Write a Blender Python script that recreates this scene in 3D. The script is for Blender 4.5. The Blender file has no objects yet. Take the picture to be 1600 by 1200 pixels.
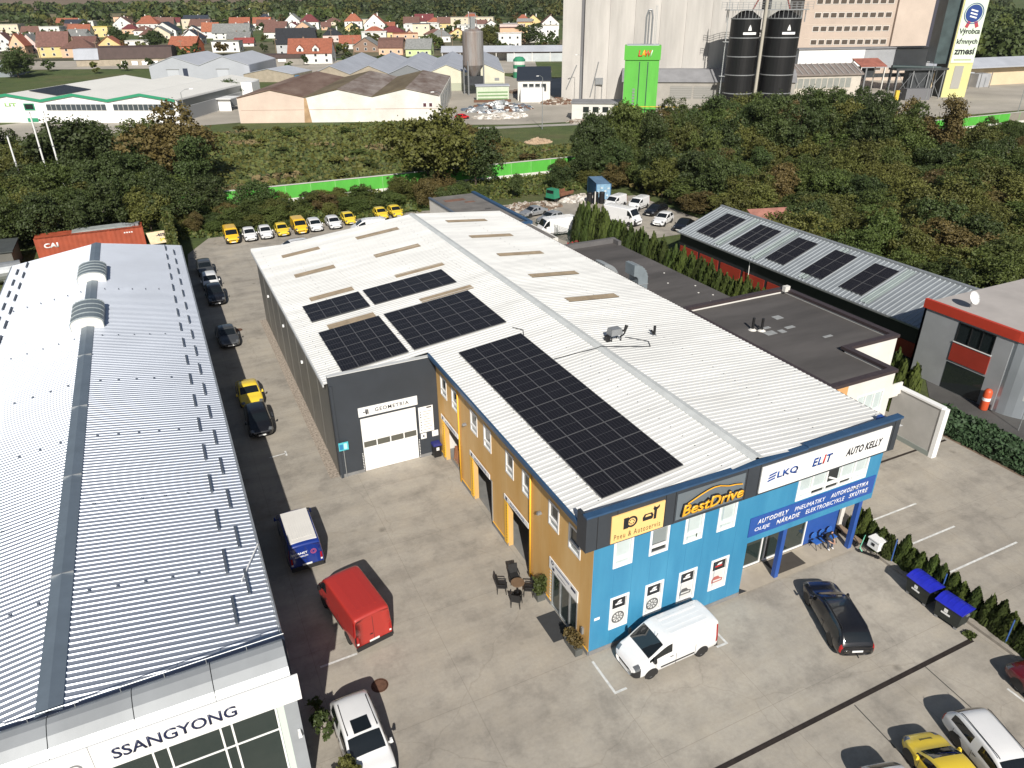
import bpy, bmesh, math, random
import numpy as np
from mathutils import Matrix, Vector

SC = bpy.context.scene
COL = SC.collection
R = math.radians

# ------------------------------------------------------------------ camera
YAW, PITCH, ROLL = 0.4415, 0.4789, -0.0088
fwd = Vector((math.sin(YAW) * math.cos(PITCH), math.cos(YAW) * math.cos(PITCH), -math.sin(PITCH)))
rt = Vector((math.cos(YAW), -math.sin(YAW), 0))
up = rt.cross(fwd)
rx = rt * math.cos(ROLL) + up * math.sin(ROLL)
ux = -rt * math.sin(ROLL) + up * math.cos(ROLL)
cam = bpy.data.cameras.new('camera')
cam.sensor_width = 36.0
cam.sensor_fit = 'HORIZONTAL'
cam.lens = 36.0 * 1140.9 / 1600.0
cam.clip_start = 0.5
cam.clip_end = 9000
cam_ob = bpy.data.objects.new('camera', cam)
COL.objects.link(cam_ob)
m = Matrix((rx, ux, -fwd)).transposed().to_4x4()
m.translation = Vector((-13.98, -21.26, 27.87))
cam_ob.matrix_world = m
SC.camera = cam_ob

# ------------------------------------------------------------------ daylight
SUN_DIR = Vector((0.44, 1.32, -1.0)).normalized()      # the way the light travels
elev = math.asin(-SUN_DIR.z)
azim = math.atan2(-SUN_DIR.x, -SUN_DIR.y)               # clockwise from +Y
world = bpy.data.worlds.new('World')
SC.world = world
world.use_nodes = True
wn = world.node_tree
sky = wn.nodes.new('ShaderNodeTexSky')
sky.sky_type = 'NISHITA'
sky.sun_disc = False
sky.sun_elevation = elev
sky.sun_rotation = azim
sky.air_density = 1.0
sky.dust_density = 1.0
wn.links.new(sky.outputs[0], wn.nodes['Background'].inputs[0])
wn.nodes['Background'].inputs[1].default_value = 0.05
sun = bpy.data.lights.new('sun', 'SUN')
sun.energy = 5.0
sun.angle = R(0.5)
sun.color = (1.0, 0.95, 0.87)
sun_ob = bpy.data.objects.new('sun', sun)
COL.objects.link(sun_ob)
sun_ob.rotation_euler = (-SUN_DIR).to_track_quat('Z', 'Y').to_euler()
sun_ob.location = (-60, -160, 140)
vs = SC.view_settings
vs.view_transform = 'Standard'
vs.look = 'None'
vs.exposure = 0.20
vs.gamma = 1.0
vs.use_curve_mapping = False

# ------------------------------------------------------------------ materials
MATS = {}
def mat(name, col, rough=0.6, metal=0.0, var=0.0, scale=1.0, detail=4.0, bump=0.0, bscale=30.0,
        spec=0.5, coat=0.0, col2=None, rnd=0.0, stretch=None, trans=0.0):
    """Principled material whose colour drifts with object-space noise and, with rnd, from object to object."""
    if name in MATS:
        return MATS[name]
    mt = bpy.data.materials.new(name)
    mt.use_nodes = True
    nt = mt.node_tree
    b = nt.nodes['Principled BSDF']
    L = nt.links
    b.inputs['Roughness'].default_value = rough
    b.inputs['Metallic'].default_value = metal
    b.inputs['Specular IOR Level'].default_value = spec
    b.inputs['Coat Weight'].default_value = coat
    b.inputs['Coat Roughness'].default_value = 0.05
    b.inputs['Base Color'].default_value = (*col, 1)
    out = None
    if var > 0 or bump > 0 or col2:
        tc = nt.nodes.new('ShaderNodeTexCoord')
        src = tc.outputs['Object']
        if stretch:
            mp = nt.nodes.new('ShaderNodeMapping')
            mp.inputs['Scale'].default_value = stretch
            L.new(src, mp.inputs[0])
            src = mp.outputs[0]
    if var > 0 or col2:
        n = nt.nodes.new('ShaderNodeTexNoise')
        n.inputs['Scale'].default_value = scale
        n.inputs['Detail'].default_value = detail
        n.inputs['Roughness'].default_value = 0.62
        L.new(src, n.inputs['Vector'])
        cr = nt.nodes.new('ShaderNodeValToRGB')
        cr.color_ramp.elements[0].position = 0.3
        cr.color_ramp.elements[1].position = 0.7
        a = [max(0, c * (1 - var)) for c in col]
        z = list(col2) if col2 else [min(1, c * (1 + var)) for c in col]
        cr.color_ramp.elements[0].color = (*a, 1)
        cr.color_ramp.elements[1].color = (*z, 1)
        L.new(n.outputs['Fac'], cr.inputs[0])
        out = cr.outputs[0]
    if rnd > 0:
        oi = nt.nodes.new('ShaderNodeObjectInfo')
        mr = nt.nodes.new('ShaderNodeMapRange')
        mr.inputs['To Min'].default_value = 1 - rnd
        mr.inputs['To Max'].default_value = 1 + rnd
        L.new(oi.outputs['Random'], mr.inputs['Value'])
        hs = nt.nodes.new('ShaderNodeHueSaturation')
        hs.inputs['Color'].default_value = (*col, 1)
        mh = nt.nodes.new('ShaderNodeMapRange')
        mh.inputs['To Min'].default_value = 0.5 - rnd * 0.085
        mh.inputs['To Max'].default_value = 0.5 - rnd * 0.01
        ml = nt.nodes.new('ShaderNodeMath')
        ml.operation = 'FRACT'
        mm = nt.nodes.new('ShaderNodeMath')
        mm.operation = 'MULTIPLY'
        mm.inputs[1].default_value = 7.31
        L.new(oi.outputs['Random'], mm.inputs[0])
        L.new(mm.outputs[0], ml.inputs[0])
        L.new(ml.outputs[0], mh.inputs['Value'])
        L.new(mh.outputs[0], hs.inputs['Hue'])
        if out:
            L.new(out, hs.inputs['Color'])
        L.new(mr.outputs[0], hs.inputs['Value'])
        out = hs.outputs[0]
    if out:
        L.new(out, b.inputs['Base Color'])
    if bump > 0:
        n2 = nt.nodes.new('ShaderNodeTexNoise')
        n2.inputs['Scale'].default_value = bscale
        n2.inputs['Detail'].default_value = 5
        L.new(src, n2.inputs['Vector'])
        bp = nt.nodes.new('ShaderNodeBump')
        bp.inputs['Strength'].default_value = bump
        bp.inputs['Distance'].default_value = 0.05
        L.new(n2.outputs['Fac'], bp.inputs['Height'])
        L.new(bp.outputs[0], b.inputs['Normal'])
    if trans > 0:
        tr = nt.nodes.new('ShaderNodeBsdfTranslucent')
        if out:
            L.new(out, tr.inputs[0])
        else:
            tr.inputs[0].default_value = (*col, 1)
        mx = nt.nodes.new('ShaderNodeMixShader')
        mx.inputs[0].default_value = trans
        L.new(b.outputs[0], mx.inputs[1])
        L.new(tr.outputs[0], mx.inputs[2])
        L.new(mx.outputs[0], nt.nodes['Material Output'].inputs[0])
    MATS[name] = mt
    return mt

# ------------------------------------------------------------------ mesh builder
class MB:
    def __init__(self, M=None):
        self.v, self.f, self.m = [], [], []
        self.M = M
    def add(self, vs, fs, mi=0):
        o = len(self.v)
        if self.M is not None:
            vs = [self.M @ Vector(p) for p in vs]
        self.v.extend([tuple(p) for p in vs])
        self.f.extend([tuple(i + o for i in f) for f in fs])
        self.m.extend([mi] * len(fs))
        return self
    def box(self, x0, x1, y0, y1, z0, z1, mi=0):
        vs = [(x, y, z) for z in (z0, z1) for y in (y0, y1) for x in (x0, x1)]
        return self.add(vs, [(0, 2, 3, 1), (4, 5, 7, 6), (0, 1, 5, 4), (2, 6, 7, 3), (0, 4, 6, 2), (1, 3, 7, 5)], mi)
    def taper(self, x0, x1, y0, y1, z0, z1, dx=0, dy=0, mi=0):
        vs = [(x0, y0, z0), (x1, y0, z0), (x0, y1, z0), (x1, y1, z0),
              (x0 + dx, y0 + dy, z1), (x1 - dx, y0 + dy, z1), (x0 + dx, y1 - dy, z1), (x1 - dx, y1 - dy, z1)]
        return self.add(vs, [(0, 2, 3, 1), (4, 5, 7, 6), (0, 1, 5, 4), (2, 6, 7, 3), (0, 4, 6, 2), (1, 3, 7, 5)], mi)
    def prism(self, poly, off, mi=0):
        """A polygon of 3-D points swept by the vector off."""
        n = len(poly)
        o = Vector(off)
        vs = [tuple(p) for p in poly] + [tuple(Vector(p) + o) for p in poly]
        fs = [tuple(range(n))[::-1], tuple(range(n, 2 * n))]
        fs += [(i, (i + 1) % n, n + (i + 1) % n, n + i) for i in range(n)]
        return self.add(vs, fs, mi)
    def cyl(self, p0, p1, r0, r1=None, n=12, mi=0, cap=True):
        p0, p1 = Vector(p0), Vector(p1)
        r1 = r0 if r1 is None else r1
        d = (p1 - p0).normalized()
        a = d.orthogonal().normalized()
        b = d.cross(a)
        vs = []
        for p, r in ((p0, r0), (p1, r1)):
            for k in range(n):
                t = 2 * math.pi * k / n
                vs.append(tuple(p + a * (r * math.cos(t)) + b * (r * math.sin(t))))
        fs = [(k, (k + 1) % n, n + (k + 1) % n, n + k) for k in range(n)]
        if cap:
            fs += [tuple(range(n))[::-1], tuple(range(n, 2 * n))]
        return self.add(vs, fs, mi)
    def tube(self, pts, r, n=6, mi=0):
        for a, b in zip(pts[:-1], pts[1:]):
            self.cyl(a, b, r, r, n, mi)
        return self
    def lathe(self, prof, n=16, c=(0, 0, 0), axis='Z', mi=0):
        vs, fs = [], []
        for r, h in prof:
            for k in range(n):
                t = 2 * math.pi * k / n
                x, y = r * math.cos(t), r * math.sin(t)
                p = (x, y, h) if axis == 'Z' else (x, h, y)
                vs.append((p[0] + c[0], p[1] + c[1], p[2] + c[2]))
        for i in range(len(prof) - 1):
            for k in range(n):
                fs.append((i * n + k, i * n + (k + 1) % n, (i + 1) * n + (k + 1) % n, (i + 1) * n + k))
        return self.add(vs, fs, mi)
    def mesh(self, name, mats, smooth=False, fix=True):
        me = bpy.data.meshes.new(name)
        me.from_pydata(self.v, [], self.f)
        if not isinstance(mats, (list, tuple)):
            mats = [mats]
        for x in mats:
            me.materials.append(x)
        if len(mats) > 1:
            me.polygons.foreach_set('material_index', self.m)
        if fix:
            bm = bmesh.new()
            bm.from_mesh(me)
            bmesh.ops.recalc_face_normals(bm, faces=bm.faces)
            bm.to_mesh(me)
            bm.free()
        if smooth:
            me.polygons.foreach_set('use_smooth', [True] * len(me.polygons))
        me.update()
        return me
    def build(self, name, mats, parent=None, smooth=False, fix=True, **kw):
        return link(name, self.mesh(name, mats, smooth, fix), parent, **kw)

def link(name, me, parent=None, label=None, cat=None, group=None, kind=None, local=False):
    o = bpy.data.objects.new(name, me)
    COL.objects.link(o)
    if parent is not None:
        o.parent = parent
        if not local:
            base = parent
            off = Vector((0, 0, 0))
            while base is not None:
                off += base.location
                base = base.parent
            o.location = -off
            # a part's own children add nothing: its geometry stays in world coordinates
    if label: o['label'] = label
    if cat: o['category'] = cat
    if group: o['group'] = group
    if kind: o['kind'] = kind
    return o

def thing(name, label, cat, loc=(0, 0, 0), rz=0.0, group=None):
    o = bpy.data.objects.new(name, None)
    COL.objects.link(o)
    o.empty_display_size = 0.3
    o.location = loc
    o.rotation_euler = (0, 0, rz)
    o['label'] = label
    o['category'] = cat
    if group:
        o['group'] = group
    return o

def dup(root, loc, rz=0.0, label=None, group=None, scale=None, name=None):
    r = root.copy()
    COL.objects.link(r)
    if name: r.name = name
    r.location = loc
    r.rotation_euler = (0, 0, rz)
    if scale is not None:
        r.scale = scale if hasattr(scale, '__len__') else (scale,) * 3
    if label: r['label'] = label
    if group: r['group'] = group
    for ch in list(root.children):
        c = ch.copy()
        COL.objects.link(c)
        c.parent = r
        for g in list(ch.children):
            d = g.copy()
            COL.objects.link(d)
            d.parent = c
    return r

def raw_mesh(name, verts, quads, mats, mi=None, smooth=False):
    """Fast mesh from numpy arrays (quads: n x 4)."""
    me = bpy.data.meshes.new(name)
    nv, nf = len(verts), len(quads)
    k = quads.shape[1]
    me.vertices.add(nv)
    me.vertices.foreach_set('co', np.asarray(verts, dtype=np.float32).ravel())
    me.loops.add(nf * k)
    me.loops.foreach_set('vertex_index', np.asarray(quads, dtype=np.int32).ravel())
    me.polygons.add(nf)
    me.polygons.foreach_set('loop_start', np.arange(0, nf * k, k, dtype=np.int32))
    for x in (mats if isinstance(mats, (list, tuple)) else [mats]):
        me.materials.append(x)
    if mi is not None:
        me.polygons.foreach_set('material_index', np.asarray(mi, dtype=np.int32))
    me.update(calc_edges=True)
    me.validate()
    me.polygons.foreach_set('use_smooth', [bool(smooth)] * len(me.polygons))
    return me

def text_mesh(s, w=None, h=None, bold=0.0, shear=0.0, ext=0.008, space=1.0):
    """Lettering as a flat mesh, lower-left corner at 0,0, scaled to the width w and/or height h."""
    cu = bpy.data.curves.new('lettering', 'FONT')
    cu.body = s
    cu.size = 1.0
    cu.shear = shear
    cu.offset = bold
    cu.space_character = space
    cu.resolution_u = 3
    cu.extrude = 0.0
    o = bpy.data.objects.new('lettering', cu)
    COL.objects.link(o)
    dg = bpy.context.evaluated_depsgraph_get()
    dg.update()
    me = bpy.data.meshes.new_from_object(o.evaluated_get(dg))
    bpy.data.objects.remove(o)
    bpy.data.curves.remove(cu)
    n = len(me.vertices)
    co = np.zeros(n * 3, dtype=np.float32)
    me.vertices.foreach_get('co', co)
    co = co.reshape(-1, 3)
    lo, hi = co.min(0), co.max(0)
    sx = sy = 1.0
    if w: sx = w / max(1e-6, hi[0] - lo[0])
    if h: sy = h / max(1e-6, hi[1] - lo[1])
    if w and not h: sy = sx
    if h and not w: sx = sy
    co[:, 0] = (co[:, 0] - lo[0]) * sx
    co[:, 1] = (co[:, 1] - lo[1]) * sy
    co[:, 2] = 0
    me.vertices.foreach_set('co', co.ravel())
    me.materials.clear()
    me.polygons.foreach_set('material_index', [0] * len(me.polygons))
    bm = bmesh.new()
    bm.from_mesh(me)
    if ext > 0:
        r = bmesh.ops.extrude_face_region(bm, geom=list(bm.faces))
        bmesh.ops.translate(bm, vec=(0, 0, ext), verts=[g for g in r['geom'] if isinstance(g, bmesh.types.BMVert)])
        bmesh.ops.recalc_face_normals(bm, faces=bm.faces)
    bm.to_mesh(me)
    bm.free()
    return me

def lettering(s, M, mt, parent, w=None, h=None, bold=0.0, shear=0.0, ext=0.008, space=1.0, name='lettering'):
    me = text_mesh(s, w, h, bold, shear, ext, space)
    me.materials.append(mt)
    me.transform(M)
    return link(name, me, parent)

# facade frames: (u, v, n) -> world; n points out of the wall
def frame_front(y):            # wall facing -Y; u = x, v = z
    return Matrix(((1, 0, 0, 0), (0, 0, -1, y), (0, 1, 0, 0), (0, 0, 0, 1)))
def frame_left(x):             # wall facing -X; u = -y, v = z
    return Matrix(((0, 0, -1, x), (-1, 0, 0, 0), (0, 1, 0, 0), (0, 0, 0, 1)))
def frame_right(x):            # wall facing +X; u = y, v = z
    return Matrix(((0, 0, 1, x), (1, 0, 0, 0), (0, 1, 0, 0), (0, 0, 0, 1)))
def frame_back(y):             # wall facing +Y; u = -x, v = z
    return Matrix(((-1, 0, 0, 0), (0, 0, 1, y), (0, 1, 0, 0), (0, 0, 0, 1)))

def wall_open(b, u0, u1, v0, v1, holes, t=0.3, mi=0):
    """A wall slab (front at n=0, back at n=-t) left open at the holes (u0,u1,v0,v1)."""
    us = sorted({u0, u1, *[h[0] for h in holes], *[h[1] for h in holes]})
    for a, c in zip(us[:-1], us[1:]):
        if c <= u0 or a >= u1: continue
        hs = sorted([(h[2], h[3]) for h in holes if h[0] <= a + 1e-6 and h[1] >= c - 1e-6])
        z = v0
        for h0, h1 in hs:
            if h0 > z + 1e-6: b.box(a, c, z, h0, -t, 0, mi)
            z = h1
        if z < v1 - 1e-6: b.box(a, c, z, v1, -t, 0, mi)
    return b

def window(F, u0, u1, v0, v1, parent, fm, gm, bars_v=(), bars_h=(), fw=0.09, depth=0.12, proud=0.03, sill=None, name='window'):
    """A framed window in a wall opening: frame with bars, a pane behind, and a sill."""
    b = MB(F)
    b.box(u0, u0 + fw, v0, v1, -depth, proud)
    b.box(u1 - fw, u1, v0, v1, -depth, proud)
    b.box(u0 + fw, u1 - fw, v0, v0 + fw, -depth, proud)
    b.box(u0 + fw, u1 - fw, v1 - fw, v1, -depth, proud)
    for x in bars_v: b.box(x - fw * .4, x + fw * .4, v0 + fw, v1 - fw, -depth * .8, proud * .6)
    for z in bars_h: b.box(u0 + fw, u1 - fw, z - fw * .55, z + fw * .55, -depth * .8, proud * .8)
    w = b.build(name, fm, parent)
    g = MB(F).box(u0 + fw * .5, u1 - fw * .5, v0 + fw * .5, v1 - fw * .5, -depth * .75, -depth * .45).build('pane', gm, w)
    if sill:
        MB(F).box(u0 - .06, u1 + .06, v0 - .06, v0 - .003, -.02, proud + .06).build('sill', sill, w)
    return w

def rib_sheet(x0, x1, y0, y1, zf, pitch=0.33, hgt=0.045, top=0.07, fl=0.04, nx=1):
    """Trapezoidal sheet between x0 and x1, ribs running along x, repeating along y; zf(x, y) is the pan height."""
    prof = []
    y = y0
    while y < y1 - 1e-6:
        for dy, dz in ((0, 0), (pitch - top - 2 * fl, 0), (pitch - top - fl, hgt), (pitch - fl, hgt)):
            if y + dy <= y1: prof.append((y + dy, dz))
        y += pitch
    prof.append((y1, 0))
    prof = np.array(prof)
    xs = np.linspace(x0, x1, nx + 1)
    V = np.array([[(x, p[0], zf(x, p[0]) + p[1]) for x in xs] for p in prof]).reshape(-1, 3)
    n = len(prof)
    i, j = np.meshgrid(np.arange(n - 1), np.arange(nx), indexing='ij')
    a = (i * (nx + 1) + j).ravel()
    Q = np.stack([a, a + 1, a + nx + 2, a + nx + 1], 1)
    return V, Q

# ------------------------------------------------------------------ material library
WHITE_ROOF = mat('white_roof_sheet', (.69, .69, .67), .5, 0, .13, .9, 8, spec=.4, stretch=(.16, 1, 1))
GREY_RIDGE = mat('grey_ridge_metal', (.36, .38, .39), .45, .2, .12, 1.2, 5)
ALU_ROOF = mat('zinc_roof_sheet', (.62, .66, .73), .42, .72, .06, .25, 8)
ALU_DARK = mat('zinc_ridge', (.23, .28, .33), .45, .5, .1, .8, 5)
DARK_CLAD = mat('anthracite_cladding', (.038, .045, .055), .5, 0, .12, .6, 5)
DARK_SIDE = mat('grey_brown_cladding', (.15, .145, .13), .5, 0, .15, .5, 5)
YELLOW_WALL = mat('ochre_cladding', (.66, .37, .10), .6, 0, .14, .7, 7, stretch=(1, 1, .25), col2=(.66, .44, .19))
YELLOW_EDGE = mat('yellow_trim', (.83, .46, .035), .5, 0, .05, 2)
BLUE_WALL = mat('sky_blue_cladding', (.034, .215, .40), .5, 0, .10, .8, 6, stretch=(1, 1, .2), col2=(.055, .265, .44))
ROYAL = mat('royal_blue_panel', (.025, .085, .33), .5, 0, .08, 1.0)
NAVY_EDGE = mat('navy_edge_metal', (.035, .085, .17), .4, .1, .12, 2)
WHITE_PVC = mat('white_frame_plastic', (.80, .80, .79), .35)
WHITE_PAINT = mat('white_panel', (.82, .82, .81), .45, 0, .03, .8)
OFF_WHITE = mat('off_white_render', (.66, .64, .60), .8, 0, .08, .6, 6, bump=.1)
PALE_GLASS = mat('pale_blind_glass', (.50, .57, .57), .08, 0, .06, 1.5, spec=.8)  # glossy pane with a pale base colour over its whole area
DARK_GLASS = mat('dark_window_glass', (.018, .024, .026), .04, 0, spec=.9)
GREEN_GLASS = mat('greenish_glass', (.020, .032, .030), .05, 0, spec=.9)
BLACK = mat('black_plastic', (.012, .012, .013), .5)
NEARBLACK = mat('black_letter', (.014, .014, .02), .5)
NAVY_TXT = mat('navy_letter', (.012, .018, .06), .45)
BLUE_TXT = mat('blue_letter', (.01, .06, .28), .45)
RED_TXT = mat('red_letter', (.55, .02, .02), .45)
WHITE_TXT = mat('white_letter', (.85, .85, .85), .45)
ORANGE_TXT = mat('orange_letter', (.88, .43, .03), .4)
APRICOT = mat('apricot_sign', (.86, .56, .22), .45, 0, .03, 1)
STEEL = mat('galvanised_steel', (.45, .47, .48), .4, .6, .15, 3)
GREY_METAL = mat('grey_metal', (.30, .31, .32), .45, .4, .1, 2)
SILVER_BAND = mat('silver_fascia', (.46, .48, .49), .35, .5, .12, .4, 6, stretch=(1, .3, 1))
BITUMEN = mat('bitumen_roof', (.085, .078, .075), .85, 0, .35, .35, 8, bump=.25, stretch=(.25, 1, 1))
BITUMEN2 = mat('weathered_bitumen', (.16, .15, .14), .9, 0, .28, .5, 8, bump=.2)
BROWN_EDGE = mat('brown_parapet_flashing', (.055, .04, .042), .5, .1, .15, 2)
PLINTH = mat('grey_plinth', (.20, .20, .20), .8, 0, .15, 1.5)
CONC_WALL = mat('grey_render_wall', (.42, .41, .39), .85, 0, .1, .7, 6, bump=.1)
RUBBER = mat('tyre_rubber', (.014, .014, .014), .8)
RIM = mat('alloy_rim', (.42, .43, .44), .35, .8)
LAMP_CLEAR = mat('headlight_glass', (.22, .23, .24), .08, .5, spec=.8)
LAMP_RED = mat('taillight_glass', (.35, .012, .012), .12, spec=.7)
PLATE = mat('number_plate', (.78, .78, .76), .4)
TRIM = mat('dark_bumper_plastic', (.02, .02, .021), .55)
CAR_GLASS = mat('tinted_car_glass', (.010, .013, .015), .03, spec=.8)
LEAF = [mat('leaf_green', (.070, .104, .022), .65, 0, .40, 9, 3, rnd=.30, trans=.22),
        mat('leaf_olive', (.108, .122, .026), .65, 0, .40, 9, 3, rnd=.28, trans=.22),
        mat('leaf_autumn', (.120, .098, .028), .65, 0, .40, 9, 3, rnd=.25, trans=.2),
        mat('leaf_dark', (.046, .074, .018), .65, 0, .40, 9, 3, rnd=.25, trans=.15)]
THUJA = mat('thuja_needles', (.055, .088, .016), .7, 0, .45, 10, 3, rnd=.34, trans=.15)
JUNIPER = mat('juniper_needles', (.045, .085, .035), .7, 0, .5, 2.5, 4, trans=.1)
BARK = mat('bark', (.075, .058, .042), .9, 0, .3, 5, bump=.4, bscale=14)
GRASS = mat('meadow_grass', (.105, .150, .036), .9, 0, .35, .12, 6, col2=(.15, .165, .05), trans=.1)
WOOD = mat('weathered_timber', (.26, .19, .13), .8, 0, .25, 3, stretch=(1, 6, 6))

# ------------------------------------------------------------------ vehicles
def car_mesh(st, seg, lv=2):
    """Loft a body cage from stations, smooth it, and return (verts, faces, labels).
    A station is (x, half width, bottom, belt, top, half width at the top)."""
    def sect(s):
        x, w, zb, zl, zt, wt = s
        hood = (zt - zl) < 0.22
        if hood:
            pts = [(0, zb), (w * .80, zb), (w * .97, zb + .10), (w, zb + .45 * (zl - zb)), (w * .985, zl - .05), (w * .96, zl),
                   (w * .90, zl + .45 * (zt - zl)), (wt, zt - .1 * (zt - zl)), (wt * .55, zt), (0, zt + .01)]
        else:
            pts = [(0, zb), (w * .80, zb), (w * .97, zb + .10), (w, zb + .45 * (zl - zb)), (w * .985, zl - .05), (w * .96, zl),
                   (wt + .055, zt - .085), (wt, zt - .025), (wt * .55, zt + .015), (0, zt + .025)]
        return [(x, y, z) for y, z in pts] + [(x, -y, z) for y, z in pts[-2:0:-1]]
    N = 18
    V = [p for s in st for p in sect(s)]
    F, Lb = [], []
    for i in range(len(st) - 1):
        for j in range(N):
            a, b_ = i * N + j, i * N + (j + 1) % N
            F.append((a, b_, b_ + N, a + N))
            row = j if j < 9 else 17 - j
            side = 0 if j < 9 else 1
            lab = 0
            if row <= 1: lab = 1
            if row == 5 and i in seg['side']: lab = 10 + 2 * seg['side'].index(i) + side
            if row in (7, 8) and i == seg['wind']: lab = 2
            if row in (7, 8) and i == seg.get('rear', -9): lab = 3
            if i in seg.get('head', ()) and row in (4, 5, 6): lab = 40 + side
            if i in seg.get('tail', ()) and row in (3, 4, 5): lab = 42 + side
            if i in seg.get('bump', ()) and row in (2, 3): lab = 1
            Lb.append(lab)
    for o, fl, cap in ((0, 0, 'capf'), ((len(st) - 1) * N, 1, 'capr')):
        quads = [(0, 1, 17)] + [(j, j + 1, 17 - j, 18 - j) for j in range(1, 8)] + [(8, 9, 10)]
        for j, qd in enumerate(quads):
            qd = tuple(o + k for k in qd)
            F.append(qd[::-1] if fl else qd)
            Lb.append(seg.get(cap, {}).get(j, 0))
    me = bpy.data.meshes.new('cage')
    me.from_pydata(V, [], F)
    for k in range(48): me.materials.append(None)
    me.polygons.foreach_set('material_index', Lb)
    ob = bpy.data.objects.new('cage', me)
    COL.objects.link(ob)
    md = ob.modifiers.new('s', 'SUBSURF')
    md.levels = lv
    md.render_levels = lv
    dg = bpy.context.evaluated_depsgraph_get()
    dg.update()
    e = bpy.data.meshes.new_from_object(ob.evaluated_get(dg))
    co = np.zeros(len(e.vertices) * 3)
    e.vertices.foreach_get('co', co)
    q = np.zeros(len(e.polygons) * 4, dtype=np.int32)
    e.polygons.foreach_get('vertices', q)
    mi = np.zeros(len(e.polygons), dtype=np.int32)
    e.polygons.foreach_get('material_index', mi)
    bpy.data.objects.remove(ob)
    bpy.data.meshes.remove(me)
    bpy.data.meshes.remove(e)
    return co.reshape(-1, 3), q.reshape(-1, 4), mi

def submesh(name, co, q, mts, mi=None):
    u, inv = np.unique(q, return_inverse=True)
    return raw_mesh(name, co[u], inv.reshape(-1, 4), mts, mi, smooth=True)

WHEELS = {}
def wheel_meshes(r, w=.2, rim=RIM):
    k = (round(r, 3), rim.name)
    if k not in WHEELS:
        ty = MB().lathe([(r * .64, -w / 2), (r * .93, -w / 2), (r, -w / 2 + .03), (r, w / 2 - .03), (r * .93, w / 2), (r * .64, w / 2), (r * .64, -w / 2)], 22, axis='Y')
        rm = MB().lathe([(0, .01), (r * .14, .02), (r * .16, -.02), (r * .55, -.035), (r * .56, .0), (r * .645, .0), (r * .65, -.06)], 22, (0, w / 2 - .02, 0), axis='Y')
        for a in range(5):
            t = 2 * math.pi * a / 5
            d = Vector((math.cos(t), 0, math.sin(t)))
            n = Vector((-math.sin(t), 0, math.cos(t)))
            p = [d * (.1 * r) + n * .035 * r * 3, d * (.6 * r) + n * .03 * r * 3, d * (.6 * r) - n * .03 * r * 3, d * (.1 * r) - n * .035 * r * 3]
            rm.prism([tuple(x + Vector((0, w / 2 - .045, 0))) for x in p], (0, .03, 0))
        WHEELS[k] = (ty.mesh('tyre', RUBBER, True), rm.mesh('rim', [rim]))
    return WHEELS[k]

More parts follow.
